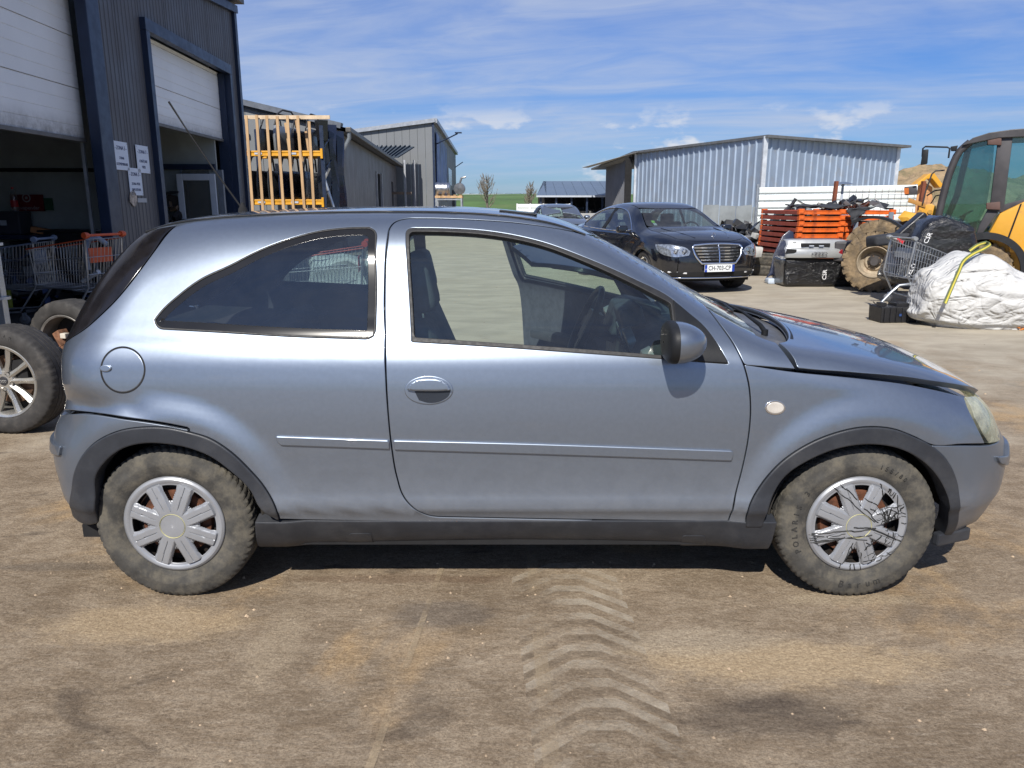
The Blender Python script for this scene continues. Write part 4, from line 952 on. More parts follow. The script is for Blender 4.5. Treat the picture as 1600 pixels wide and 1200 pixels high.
def secdoor(a, b, zb, lines, ztop, pm):
    z = zb; root = None
    k = 0
    for h in lines:
        z2 = min(z+h-.008, ztop); mb = MB(); n = 4; pts = []
        for i in range(n):
            za = z+(z2-z)*i/n; zc = z+(z2-z)*(i+1)/n; pts += [(za, 0), (zc-.012, 0), (zc-.006, .006)]
        pts.append((z2, 0)); vs = []
        for Z, d in pts: vs += [(a, .14+d, Z), (b, .14+d, Z)]
        mb.add(vs, [(2*i, 2*i+1, 2*i+3, 2*i+2) for i in range(len(pts)-1)]); mb.add([(a,.18,z),(b,.18,z),(b,.18,z2),(a,.18,z2)], [(0,1,2,3)]); mb.add([(a,.14,z),(b,.14,z),(b,.18,z),(a,.18,z)], [(0,1,2,3)])
        mb.build('door_section', pm, shop); z += h
        if z >= ztop: break
    mb = MB(); mb.box(((a+b)/2,.15,zb-.02), (b-a,.07,.045)); mb.build('bottom_rail', mat('rail_grey', (.12,.12,.12), .6), shop)
    for x in (b-.035, a+.035): mb = MB(); mb.box((x,.16,zb/2), (.035,.04,zb)); mb.build('guide_rail', STEEL, shop)
zb1 = facp(138,215).z; zb2 = facp(237,186).z
secdoor(d1a, d1b+.14, zb1, [.60,.61,.61,.61,.61], HD_+.3, WHITEP); secdoor(d2a, d2b, zb2, [.56,.61,.61], HD_+.02, WHITEP2)
# the room behind
mb = MB(); dep = 7.5
mb.box(((Y0+Y1)/2, dep, TOP/2), (Y1-Y0,.1,TOP)); mb.build('back_wall', GREYIN, shop)
mb = MB(); mb.box((Y1-.12, dep/2, TOP/2), (.08,dep,TOP)); mb.build('end_wall', ANTH, shop)
mb = MB(); mb.box((11.62, dep/2+.35, TOP/2), (.08,dep-.7,TOP)); mb.build('partition_wall', GREYIN, shop)
mb = MB(); mb.box((Y0, dep/2, TOP/2), (.08,dep,TOP)); mb.build('end_wall', ANTH, shop)
mb = MB(); mb.box(((Y0+Y1)/2, dep/2, TOP+.16), (Y1-Y0+.3,dep+.4,.08)); mb.build('roof', ROOFM, shop)
mb = MB(); mb.box((11.55,dep/2+.35,at(60,266,11.55).z), (.05,dep-.7,.05)); mb.build('wall_rail', DARK, shop)
tag(sheet('workshop_floor', 0,0,1,1,0, mat('workshop_floor', (.06,.06,.06), .7)), kind='structure'); fl = C.objects['workshop_floor']; fl.matrix_world = Matrix.Translation((-DW,0,.004)) @ Matrix.Rotation(pi/2-wang, 4, 'Z') @ Matrix.Translation((Y0,.2,0)) @ Matrix.Diagonal((Y1-Y0,dep,1,1))
# partition and glazed door in the second bay
mb = MB(); mb.box((15.45, 3.3, 2.6), (.06,6.2,5.2)); mb.build('partition_wall', GREYIN, shop)
mb = MB(); mb.box((15.35, 3.3, 2.12), (.08,6.2,.10)); mb.build('door_header', MATS['dark_blue_steel'], shop)
SHOPM = Matrix.Translation((-DW,0,0)) @ Matrix.Rotation(pi/2-wang, 4, 'Z')
def onwall(px, py, off=-.02):            # local point of the facade plane under a pixel of the photograph
    q = SHOPM.inverted() @ facp(px, py); return (q.x, off, q.z)
def wallsign(px, py, w_, h_, lines, label, cat='sign', col=(.62,.68,.78), name='paper_sign'):
    q = onwall(px, py); P = SHOPM @ Vector(q); o = thing(name, label, cat, P, pi/2-wang)
    mb = MB(); mb.box((0,0,0), (w_,.006,h_)); mb.build('board', mat('sign_white'+str(col[0]), col, .5, 0, .03, 4), o)
    for s, z, sz in lines: t_ = text(s, sz, mat('sign_ink', (.03,.05,.14), .6), o, (0,-.005,z), (pi/2,0,0), 'lettering', .001); t_.dimensions
    if h_ > .3:
        for sx in (-1,1):
            for sz_ in (-1,1): mb = MB(); mb.lathe([(0,-.006),(.007,-.005),(.007,0)], 8, Matrix.Translation((sx*(w_/2-.02),-.003,sz_*(h_/2-.02)))); mb.build('screw', STEEL, o)
    return o
wallsign(187,243.5,.43,.37,[('- ZONA 5 -',.10,.072),('ZONA',-.03,.050),('DEZMEMBRARE',-.11,.050)],'white board reading ZONA 5 ZONA DEZMEMBRARE, upper left of three')
wallsign(221,249,.42,.38,[('- ZONA 7 -',.10,.072),('CURĂȚARE',-.03,.052),('PIESE',-.11,.052)],'white board reading ZONA 7 CURĂȚARE PIESE, nearest the second door')
wallsign(209.5,284,.42,.37,[('- ZONA 3 -',.10,.072),('ZONA PIESE',-.03,.050),('DEPOZITARE',-.11,.050)],'white board reading ZONA 3 ZONA PIESE DEPOZITARE, lowest of three')
wallsign(175,299,.08,.10,[('1',0,.07)],'tiny white number label on the dark cladding', 'label', (.66,.7,.78), 'number_label')
wallsign(220,313,.30,.06,[],'torn strip of paper pasted below the lowest board', 'paper', (.35,.37,.40), 'paper_strip')
mb = MB(); r = random.Random(4); q = onwall(206,309); P = SHOPM @ Vector(q)
mb.prism([(r.uniform(.8,1.1)*.13*cos(a), r.uniform(.7,1.1)*.12*sin(a)) for a in np.linspace(0,2*pi,14,endpoint=False)], .006); tag(mb.build('torn_poster', mat('torn_paper', (.42,.36,.30), .8, 0, .5, 18), loc=P, rot=(0,0,pi/2-wang)), 'crumpled torn poster scrap beside the paper strip', 'poster')
# red poster and green sticker on the inner wall
pz = MB(); P = at(43,317,11.45)
rp_ = thing('red_poster', 'dark red poster with a pale round emblem on the inside wall', 'poster', P, 0); mb = MB(); mb.box((0,0,0), (.47,.02,.235)); mb.build('board', mat('dark_red_print', (.13,.008,.012), .5), rp_); mb = MB(); mb.lathe([(.045,-.013),(.062,-.013)], 24, Matrix.Translation((0,0,.07))); mb.lathe([(0,-.013),(.02,-.013)], 12, Matrix.Translation((0,0,.07))); mb.build('emblem', mat('poster_grey', (.32,.32,.32), .6), rp_); text('rovapendar', .075, MATS['poster_grey'], rp_, (0,-.013,-.07), (pi/2,0,0))
mb = MB(); mb.box((0,0,0), (.12,.02,.17)); tag(mb.build('green_sticker', mat('green_print', (.02,.09,.05), .5), loc=at(76,319,11.46)), 'small green sticker right of the red poster', 'sticker')
# glazed white door inside the second bay
gd = thing('glazed_door', 'white framed glazed door standing open inside the second bay', 'door', (at(311,330,15.0).x,15.0,0), radians(4))
fw_, fh_ = .60, 1.98; FRW = mat('white_frame', (.42,.46,.52), .4, 0, .05, 6)
for x in (-fw_/2, fw_/2): mb = MB(); mb.box((x,0,fh_/2), (.11,.06,fh_)); mb.build('stile', FRW, gd, bevel=.01)
for z in (.12, fh_-.06): mb = MB(); mb.box((0,0,z), (fw_-.11,.06,.12)); mb.build('rail', FRW, gd, bevel=.01)
mb = MB(); mb.box((0,0,1.1), (fw_-.1,.012,1.9)); mb.build('pane', glass('door_glass', (.35,.4,.42), 1.9, .06), gd)
mb = MB(); mb.tube([(.26,-.03,1.0),(.26,-.09,1.0),(.18,-.09,1.0)], .012, 8); mb.build('door_handle', STEEL, gd)
for (px, w_, lb) in ((292,.10,'left grey post of the frame round the glazed door'), (349,.10,'right grey post of the frame round the glazed door')):
    mb = MB(); mb.box((0,0,1.03), (w_,.08,2.06)); tag(mb.build('frame_post', mat('grey_frame', (.14,.16,.19), .5), loc=(at(px,330,15.2).x,15.2,0)), lb, 'post')
wb = MB(); wb.box((0,0,2.0), (1.9,.05,4.6)); 
# ---------------------------------------------------------------- grey workshop row behind
CLAD2 = mat('grey_cladding', (.155,.165,.175), .55, .1, .05, .5); CLAD2S = mat('warm_grey_cladding', (.14,.135,.135), .55, .1, .06, .5)
Yg = 24.0; cxr = (540-800)/1200*Yg*1.0; VB = (715-800)/1200
xl = (360-800)/1200*Yg
ez = at(545,200,Yg).z; tz = at(360,152,Yg).z
b2 = thing('grey_hall', 'long low grey hall with a sloping gable and gutter, behind the yellow rack', 'building', (cxr, Yg, 0), 0)
n_ = 8
for k in range(n_):
    a = (xl-cxr)*(1-k/n_)-.0; b = (xl-cxr)*(1-(k+1)/n_); za = ez+(tz-ez)*(1-k/n_); zc = ez+(tz-ez)*(1-(k+1)/n_)
    mb = MB(); mb.prism([(a,0),(b-.012,0),(b-.012,zc),(a,za)], .08); mb.build('gable_panel', CLAD2, b2)
mb = MB(); mb.beam((xl-cxr,-.08,tz+.05), (.15,-.08,ez+.05), .30, .16); mb.build('verge_trim', mat('blue_grey_trim', (.11,.125,.15), .45, .2), b2)
dx = VB; LEN = 22.7; 
def sw_(t): return (dx*t, t)
sl_ang = atan2(dx, 1)
for k in range(19):
    t0, t1 = LEN*k/19, LEN*(k+1)/19-.012
    if k in (9, 10): zlo = 2.75
    elif k in (16,): zlo = 2.6
    else: zlo = 0
    mb = MB(); p0, p1 = sw_(t0), sw_(t1)
    mb.add([(p0[0],p0[1],zlo),(p1[0],p1[1],zlo),(p1[0],p1[1],ez-.1),(p0[0],p0[1],ez-.1),(p0[0]-.1,p0[1],zlo),(p1[0]-.1,p1[1],zlo),(p1[0]-.1,p1[1],ez-.1),(p0[0]-.1,p0[1],ez-.1)], [(0,1,2,3),(7,6,5,4),(0,3,7,4),(1,5,6,2),(0,4,5,1)]); mb.build('wall_panel', CLAD2S, b2)
for t in (LEN*9/19, LEN*11/19): mb = MB(); p = sw_(t); mb.box((p[0]+.02,p[1],1.4), (.10,.12,2.8)); mb.build('door_jamb', mat('light_grey_trim', (.30,.31,.33), .5), b2)
mb = MB(); p = sw_(LEN*10.2/19); mb.box((p[0]-.4,p[1],1.4), (.08,.5,2.8)); mb.build('inner_door', MATS['light_grey_trim'], b2)
mb = MB(); mb.add([(-6,-.1,tz+.6),(.35,-.15,ez-.02),(.35+dx*LEN,LEN+.3,ez-.02),(-6+dx*LEN,LEN+.3,tz+.6)], [(0,1,2,3)]); mb.add([(-6,-.1,tz+.45),(.35,-.15,ez-.14),(.35+dx*LEN,LEN+.3,ez-.14),(-6+dx*LEN,LEN+.3,tz+.45)], [(3,2,1,0)]); mb.build('roof', ROOFM, b2)
mb = MB(); mb.beam((.36,-.2,ez-.06), (.36+dx*LEN,LEN+.3,ez-.06), .16, .14); mb.build('gutter', mat('gutter_brown', (.10,.095,.09), .5, .2), b2, bevel=.02)
mb = MB(); mb.tube([(.36,-.1,ez-.1),(.36,-.1,ez-.3),(.12,-.1,ez-.75),(.12,-.1,0)], .06, 10); mb.build('downpipe', mat('pipe_grey', (.17,.19,.21), .45, .3), b2, smooth=50)
mb = MB(); mb.box((-4.3,-.08,at(400,213,Yg).z), (3.4,.05,.12)); mb.build('wall_band', NAVY, b2)
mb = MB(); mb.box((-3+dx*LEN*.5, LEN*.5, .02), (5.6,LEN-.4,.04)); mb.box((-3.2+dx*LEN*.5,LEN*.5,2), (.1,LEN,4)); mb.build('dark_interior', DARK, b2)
# lean-to with standing seam roof at the far end of the hall
lt = thing('lean_to', 'small lean-to with a standing seam roof at the end of the grey hall', 'shed', (at(600,240,45).x, 45, 0))
lx0 = 0; z_hi = at(640,230,45).z; z_lo = at(600,236,45).z
pA, pB, pC, pD = at(590,229,46.5), at(648,229,46.5), at(631,245,44.0), at(585,245,44.0)
R0 = lt.location
for k in range(8):
    f0, f1 = k/8, (k+1)/8-.01
    lo0 = pD.lerp(pC, f0)-R0+Vector((-.3,0,0)); lo1 = pD.lerp(pC, f1)-R0+Vector((-.3,0,0)); hi0 = pA.lerp(pB, f0)-R0; hi1 = pA.lerp(pB, f1)-R0
    mb = MB(); mb.add([lo0,lo1,hi1,hi0,lo0+Vector((0,0,-.06)),lo1+Vector((0,0,-.06)),hi1+Vector((0,0,-.06)),hi0+Vector((0,0,-.06))], [(0,1,2,3),(7,6,5,4),(0,4,5,1),(1,5,6,2),(3,2,6,7)]); mb.beam(lo0+Vector((0,0,.05)), hi0+Vector((0,0,.05)), .05, .09); mb.build('seam_sheet', mat('seam_roof', (.05,.065,.085), .9, 0, spec=.1), lt)
for px in (632, 647): 
    q = at(px,250,44.2 if px == 632 else 46.4)-R0; mb = MB(); mb.box((q.x,q.y,q.z/2), (.10,.10,q.z)); mb.build('post', MATS['light_grey_trim'], lt)
mb = MB(); q = at(626,290,44.2)-R0; mb.box((q.x,q.y,2.0), (1.2,.06,.14)); mb.build('cross_rail', mat('weathered_wood', (.20,.15,.11), .8), lt)
# tall grey building with the blue banner
Yt = 47.5
t0 = at(556,207,Yt); t1 = at(676,190,Yt); b3 = thing('tall_grey_building', 'tall grey clad building with blue banners on its right side', 'building', (t1.x, Yt, 0))
n_ = 10; wdt = t1.x-t0.x
for k in range(n_):
    a = -wdt*(1-k/n_); b = -wdt*(1-(k+1)/n_)-.015; za = t0.z+(t1.z-t0.z)*k/n_; zc = t0.z+(t1.z-t0.z)*(k+1)/n_
    mb = MB(); mb.prism([(a,0),(b,0),(b,zc),(a,za)], .1); mb.build('cladding_panel', CLAD2, b3)
tend = at(711,236,78.0); ex, ey = tend.x-t1.x, 78-Yt
for k in range(10):
    p0 = (ex*k/10, ey*k/10); p1 = (ex*(k+1)/10-.0, ey*(k+1)/10-.02); zt = t1.z
    mb = MB(); mb.add([(p0[0]+.05,p0[1],0),(p1[0]+.05,p1[1],0),(p1[0]+.05,p1[1],zt),(p0[0]+.05,p0[1],zt),(p0[0]-.1,p0[1],0),(p1[0]-.1,p1[1],0),(p1[0]-.1,p1[1],zt),(p0[0]-.1,p0[1],zt)], [(0,1,2,3),(7,6,5,4),(0,3,7,4),(1,5,6,2)]); mb.build('side_panel', CLAD2S, b3)
mb = MB(); mb.beam((-wdt-.1,-.08,t0.z+.06), (.15,-.08,t1.z+.06), .35, .22); mb.beam((.12,-.1,t1.z+.05), (ex+.12,ey,t1.z+.05), .3, .25); mb.build('parapet_trim', mat('pale_trim', (.30,.32,.35), .4, .3), b3)
mb = MB(); mb.add([(-wdt,0,t0.z),(.05,0,t1.z),(ex,ey,t1.z),(-wdt+ex,ey,t0.z)], [(0,1,2,3)]); mb.build('roof', ROOFM, b3)
mb = MB(); mb.box((0.02,-.07,t1.z/2), (.12,.12,t1.z)); mb.build('corner_trim', NAVY, b3)
BAN = mat('blue_banner', (.05,.085,.24), .5, 0, .8, .55)
bn = tag(link('banner', bpy.data.meshes.new('banner'), None), 'large blue printed banner hanging on the tall grey building side', 'banner'); 
bn.data.from_pydata([(t1.x+ex*.03+.14, Yt+ey*.03, 2.2),(t1.x+ex*.42+.14, Yt+ey*.42, 1.6),(t1.x+ex*.42+.14, Yt+ey*.42, t1.z-.7),(t1.x+ex*.03+.14, Yt+ey*.03, t1.z-.5),(t1.x+ex*.03+.10, Yt+ey*.03, 2.2),(t1.x+ex*.42+.10, Yt+ey*.42, 1.6),(t1.x+ex*.42+.10, Yt+ey*.42, t1.z-.7),(t1.x+ex*.03+.10, Yt+ey*.03, t1.z-.5)], [], [(0,1,2,3),(7,6,5,4),(0,4,5,1),(1,5,6,2),(2,6,7,3),(3,7,4,0)]); bn.data.materials.append(BAN)
wn = MB(); wn.add([(ex*.5+.10,ey*.5,2.9),(ex*.68+.10,ey*.68,2.9),(ex*.68+.10,ey*.68,4.2),(ex*.5+.10,ey*.5,4.2)], [(0,1,2,3)]); wn.build('window', mat('window_pale', (.25,.32,.42), .2, .2), b3)
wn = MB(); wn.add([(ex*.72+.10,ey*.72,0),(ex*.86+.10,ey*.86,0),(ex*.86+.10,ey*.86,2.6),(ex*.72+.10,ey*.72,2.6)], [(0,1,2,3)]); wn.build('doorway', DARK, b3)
mb = MB(); p = at(682,225,Yt+.5); mb.tube([p, p+Vector((1.3,-.5,.55))], .04, 6); mb.box(p+Vector((1.35,-.5,.6)), (.4,.3,.06)); tag(mb.build('wall_lamp', NAVY), 'lamp arm sticking out from the tall building above the banner', 'lamp')
mb = MB(); p = at(709,263,76); mb.tube([p, p+Vector((.9,-.5,.55))], .04, 6); tag(mb.build('wall_lamp', NAVY), 'thin lamp arm at the far end of the tall building', 'lamp')
# ================================================================ wheels and carts on the left
ALLOY = mat('alloy_silver', (.50,.49,.46), .30, .75, .06, 8, dirt=(.20,.15,.10), dscale=9, dlo=.55, dhi=.8); TYRE2 = mat('worn_black_tyre', (.032,.030,.029), .8, 0, .3, 12, bump=.001, bscale=120, dirt=(.10,.085,.07), dscale=6, dlo=.5, dhi=.8)
ty2 = tyre_mesh(.345, .225, .235, 46, .006, 'tyre')
def rib_tyre(R, rr, wd, n=120):
    prof = [(rr-.006,-wd*.36),(rr+.006,-wd*.46),(rr+.02,-wd*.49),(rr+(R-rr)*.5,-wd*.51),(R-.022,-wd*.48),(R-.008,-wd*.44),(R-.002,-wd*.36)]
    for b in (-.24,-.08,.08,.24): prof += [(R,wd*(b-.012)),(R-.008,wd*(b-.008)),(R-.008,wd*(b+.008)),(R,wd*(b+.012))]
    prof += [(r,-y) for r, y in prof[:7][::-1]]; K = len(prof)
    def rm(i, j, r):
        if i % 3 == 0 and (j in (5,6) or j in (K-6,K-7)): return r-.006
        return r
    return MB().lathe(prof, n, rmod=rm).mesh('tyre', 40)
aw = thing('alloy_wheel', 'large alloy wheel with five twin spokes standing in the left foreground', 'wheel', (-3.20,4.80,.345), radians(-4))
link('tyre', rib_tyre(.345,.228,.225,150), TYRE2, aw)
m = MB(); m.lathe([(.236,-.10),(.230,-.107),(.216,-.103),(.208,-.085),(.205,-.02),(.214,.09),(.236,.105)], 72); m.build('rim', ALLOY, aw, smooth=40)
for k in range(5):
    for sgn in (-1, 1):
        a = radians(90+72*k); mm = Matrix.Rotation(-a, 4, 'Y'); sp = MB(); tipx = .212; d0, d1 = sgn*.014, sgn*.062
        hw0, hw1 = .017, .020
        vs = []
        for (r_, c_, hw, y0, y1) in ((.045,d0*1.2,hw0,-.088,-.05),(.12,(d0+d1)/2,hw0*.95,-.083,-.05),(tipx,d1,hw1,-.100,-.06)):
            vs += [(r_,y0+.010,c_-hw),(r_,y0,c_-hw*.2*sgn),(r_,y0+.014,c_+hw),(r_,y1,c_+hw),(r_,y1,c_-hw)]
        fs = []
        for q in range(2):
            for j in range(5): fs.append((q*5+j, q*5+(j+1) % 5, (q+1)*5+(j+1) % 5, (q+1)*5+j))
        fs += [(0,1,2,3,4),(14,13,12,11,10)]; sp.add(vs, fs, mm); sp.build('spoke', ALLOY, aw, smooth=25)
m = MB(); m.lathe([(0,-.080),(.032,-.082),(.062,-.080),(.078,-.055),(.078,-.03)], 40); hub_ = m.build('hub', ALLOY, aw, smooth=40)
m = MB(); m.lathe([(0,-.088),(.026,-.087),(.030,-.082)], 32); cc_ = m.build('centre_cap', mat('cap_dark', (.05,.05,.055), .35, .4), aw, smooth=40)
for i in range(4): m = MB(); m.tube([(-.0165+i*.011+.0065*cos(a), -.0885, .0065*sin(a)) for a in np.linspace(0,2*pi,14,endpoint=False)], .0012, 4, closed=True); m.build('ring', ALLOY, cc_)
for k in range(5): a = radians(54+72*k); m = MB(); m.lathe([(.0,-.060),(.012,-.060),(.0135,-.083),(.0125,-.0845)], 14, Matrix.Translation((.055*cos(a),0,.055*sin(a)))); m.build('bolt_hole', DARK, aw)
m = MB(); m.lathe([(0,-.02),(.155,-.02),(.16,.02)], 40); m.build('brake_disc', mat('rusty_disc', (.11,.06,.035), .7, .3, .5, 14), aw)
m = MB(); m.lathe([(.0,.06),(.214,.06)], 40); m.box((.10,-.035,.06), (.10,.05,.14)); m.build('backing_plate', DARK, aw)
arc_text(aw, 'GOODYEAR', .295, radians(118), .036, radians(7.0), mat('tyre_letter', (.05,.048,.046), .7), 1, -.1145)
# second wheel with part of an axle behind
w2 = thing('spare_wheel', 'black wheel and hub with a rusty axle stub behind the alloy wheel', 'wheel', (-3.50,6.05,.35), radians(-14))
link('tyre', rib_tyre(.35,.235,.21,100), TYRE2, w2); m = MB(); m.lathe([(.243,-.09),(.235,-.097),(.222,-.09),(.215,-.04),(.22,.08),(.243,.095)], 56); m.build('rim', mat('dull_rim', (.20,.19,.18), .5, .4, .3, 8), w2, smooth=40)
m = MB(); m.lathe([(.0,.05),(.225,.05)], 32); m.build('backing_plate', DARK, w2)
m = MB(); m.box((.02,-.04,-.02), (.16,.10,.07), ry=.4); m.box((-.05,-.05,.05), (.07,.09,.12), ry=-.5); m.lathe([(0,-.09),(.05,-.085),(.055,.03)], 16, Matrix.Translation((.03,0,-.01))); m.build('axle_stub', mat('rusty_axle', (.17,.08,.045), .85, .1, .6, 14, bump=.002, bscale=60), w2, bevel=.008, smooth=40)
m = MB(); m.box((.01,-.09,.075), (.05,.05,.04)); m.build('bracket', mat('pale_cast', (.5,.46,.4), .6), w2, bevel=.006)
m = MB(); m.box((.02,-.08,-.10), (.22,.05,.07), ry=.15); m.build('control_arm', mat('grey_arm', (.08,.085,.09), .5, .3), w2, bevel=.015, smooth=50)
# galvanised stand at the picture edge
jp = thing('steel_stand', 'pale galvanised post with ring brackets at the left picture edge', 'stand', (at(2,480,6.8).x,6.8,0)); m = MB(); m.box((0,0,.55), (.085,.07,1.10)); m.build('post', STEEL, jp, bevel=.006)
for z in (.62,.36,1.09): m = MB(); m.lathe([(.055,-.012),(.085,-.012),(.085,.012),(.055,.012)], 20, Matrix.Translation((0,0,z)) @ Matrix.Rotation(pi/2, 4, 'X'), closed=True); m.box((0.0,0,z), (.16,.05,.02)); m.build('ring_bracket', STEEL, jp, smooth=40)
m = MB(); m.box((0,0,.01), (.3,.3,.02)); m.build('foot_plate', STEEL, jp)
# shopping carts
WIRE = mat('cart_wire', (.42,.44,.47), .35, .8, .1, 6); ORANGE = mat('orange_plastic', (.55,.085,.025), .45, 0, .15, 9)
def cart(label, loc, rz, hm=ORANGE, wire=WIRE, group='shopping carts', scale=1.0, load=None):
    c = thing('shopping_cart', label, 'shopping cart', loc, rz, group); L_, H0, H1, Wt = .86, .46, .98, .28
    def P(u, v, s): # u 0 nose..1 handle end, v 0 bottom..1 top
        z0 = H0-.05*u; z1 = .86+.12*u; hw = (.18+.06*u)+v*.04; return ((u-.5)*L_*(.88+.12*v)+.04*v, s*hw, z0+(z1-z0)*v)
    m = MB(); r = .0028
    for s in (-1, 1):
        for k in range(22): u = k/21; m.tube([P(u,0,s),P(u,1,s)], r, 4, caps=False)
        for v in (0,.33,.66,1): m.tube([P(0,v,s),P(1,v,s)], r*(1.9 if v in (0,1) else 1.3), 5)
    for u in (0, 1):
        for k in range(11): q = k/10*2-1; a, b = P(u,0,1), P(u,1,1); m.tube([(a[0],a[1]*q,a[2]),(b[0],b[1]*q,b[2])], r, 4, caps=False)
        for v in (0,.33,.66,1): m.tube([P(u,v,-1),P(u,v,1)], r*1.5, 5)
    for k in range(13): q = k/12*2-1; a, b = P(0,0,1), P(1,0,1); m.tube([(a[0],a[1]*q,a[2]),(b[0],b[1]*q,b[2])], r, 4, caps=False)
    for k in range(5): u = k/4; m.tube([P(u,0,-1),P(u,0,1)], r*1.3, 4)
    m.build('basket', wire, c)
    for s in (-1, 1):
        m = MB(); m.tube([(L_/2+.02,s*.27,1.0),(L_/2-.02,s*.26,.46),(.20,s*.26,.16),(-.38,s*.20,.13)], .012, 8); m.tube([(L_/2-.02,s*.26,.46),(-.36,s*.18,.43)], .010, 8); m.build('frame', wire, c, smooth=50)
        for x, w_ in ((.24,.26),(-.36,.19)):
            m = MB(); m.lathe([(0,-.014),(.055,-.014),(.062,-.008),(.062,.008),(.055,.014),(0,.014)], 18, Matrix.Translation((x,s*w_,.062))); wl_ = m.build('castor', mat('castor_grey', (.10,.10,.105), .6), c, smooth=50); m = MB(); m.beam((x,s*w_,.06),(x,s*w_,.15), .035); m.build('fork', wire, wl_)
        m = MB(); m.lathe([(0,-.03),(.032,-.03),(.036,0),(.03,.03),(0,.03)], 14, Matrix.Translation((L_/2+.04,s*.27,1.02))); m.build('handle_end', hm, c, smooth=50)
        m = MB(); m.tube([P(0,1,s), P(1,1,s)], .007, 6); m.build('rim_strip', hm, c)
    m = MB(); m.tube([(L_/2+.04,-.27,1.02),(L_/2+.04,.27,1.02)], .015, 10); m.build('handle_bar', hm, c, smooth=50)
    m = MB(); m.box((L_/2-.04,0,.80), (.006,.34,.16)); m.build('seat_flap', hm, c)
    c.scale = (scale,)*3; return c
c1 = cart('shopping cart with orange handle standing in front of the blue column', (at(112,400,9.25).x, 9.25, 0), radians(-14), scale=1.06)
c2 = cart('all grey shopping cart half hidden behind the orange handled cart, left', (at(8,400,9.45).x, 9.45, 0), radians(8), hm=mat('cart_grey_blue', (.16,.20,.28), .5))
for k in range(7): m = MB(); m.tube([(-.03+.03*k,-.02+.01*k,.50+.022*k),(-.0+.03*k,.01,.515+.022*k)], .014, 8); 
m = MB(); m.tube([(-.1,0,0),(-.05,.02,.03),(0,0,.05),(.06,.02,.09),(.12,0,.12)], [.02,.028,.018,.028,.03], 8); tag(m.build('exhaust_bracket', mat('bright_bracket', (.6,.6,.6), .4, .5), loc=(c1.location.x+.18, 9.25, .52), smooth=50), 'bright twisted metal bracket lying inside the orange handled cart', 'bracket')
m = MB(); m.tube([(0,0,0),(.0,0,.25),(.06,0,.36),(.16,0,.38),(.26,0,.30)], .03, 10); tag(m.build('plastic_hose', mat('pale_blue_plastic', (.28,.33,.42), .4), loc=(c1.location.x+.15, 9.3, .66), smooth=50), 'pale bent plastic hose sticking out of the orange handled cart', 'hose')
# clutter in the dark bay
bench = thing('workbench', 'dark blue steel workbench cluttered with boxes inside the bay', 'workbench', (at(25,380,11.2).x-.3,11.2,0)); m = MB(); m.box((0,0,.98), (1.7,.7,.06)); m.build('bench_top', NAVY, bench, bevel=.01)
for sx in (-.8,.8):
    for sy in (-.3,.3): m = MB(); m.box((sx,sy,.475), (.06,.06,.95)); m.build('leg', NAVY, bench)
m = MB(); m.box((0,0,.3), (1.6,.6,.04)); m.build('shelf', NAVY, bench)
def item(name, mb, m_, label, cat, loc, **k): return tag(mb.build(name, m_, loc=loc, **k), label, cat)
bx, by, bz = bench.location.x, 11.2, 1.01
item('toolbox', MB().box((0,0,.16), (.42,.3,.32)), mat('dark_toolbox', (.035,.04,.055), .5), 'dark toolbox with a pale label on the workbench', 'toolbox', (bx+.28,by,bz), bevel=.02)
item('label_card', MB().box((0,0,0), (.09,.004,.07)), FRW, 'small pale card on the front of the dark toolbox', 'card', (bx+.26,by-.153,bz+.16))
item('cardboard_scrap', MB().box((0,0,.04), (.28,.2,.08), rz=.3, ry=.2), mat('cardboard_orange', (.40,.17,.07), .8), 'orange cardboard scrap at the right end of the workbench', 'cardboard', (bx+.72,by,bz))
b_ = thing('drink_bottle', 'plastic drink bottle with red label standing on the toolbox', 'bottle', (bx+.36,by,bz+.32)); m = MB(); m.lathe([(0,0),(.045,.0),(.048,.02),(.045,.14),(.048,.22),(.02,.29),(.016,.31),(0,.31)], 18, Matrix.Rotation(pi/2, 4, 'X')); m.build('bottle_body', glass('bottle_plastic', (.8,.8,.8), 1.5, .2), b_, smooth=50); m = MB(); m.lathe([(.049,.06),(.049,.15)], 18, Matrix.Rotation(pi/2, 4, 'X')); m.build('label_band', mat('red_label', (.45,.02,.03), .5), b_); m = MB(); m.lathe([(0,.33),(.018,.33),(.018,.305)], 12, Matrix.Rotation(pi/2, 4, 'X')); m.build('cap', mat('red_cap', (.5,.03,.03), .5), b_)
r = random.Random(8)
for k, (px, py, w_, h_, col) in enumerate(((70,395,.7,.35,(.02,.022,.03)),(110,372,.8,.25,(.018,.016,.02)),(150,385,.4,.4,(.02,.02,.022)),(60,440,.6,.4,(.02,.035,.09)),(95,430,.5,.3,(.015,.03,.10)),(35,450,.35,.3,(.03,.04,.05)))):
    p = at(px, py, 11.3); lb = ['dark crate on the pile behind the carts, topmost left','flat dark car part on top of the pile behind the carts','upright dark box beside the blue column inside the bay','blue plastic crate low behind the grey cart','blue plastic tub under the orange handled cart','small grey bin below the workbench'][k]
    m = MB(); m.box((0,0,h_/2), (w_,.4,h_), taper=.94); m.box((0,0,h_-.02), (w_*1.02,.43,.03)); item('storage_crate', m, mat('crate_%d' % k, col, .6), lb, 'crate', (p.x, 11.3, max(0, p.z-h_/2)), bevel=.012)
m = MB(); m.tube([(0,0,0),(.0,0,.25)], .035, 10); item('yellow_can', m, mat('dull_yellow_can', (.22,.25,.02), .5), 'small yellow green can low behind the steel stand', 'can', (at(16,480,9.9).x,9.9,.1))
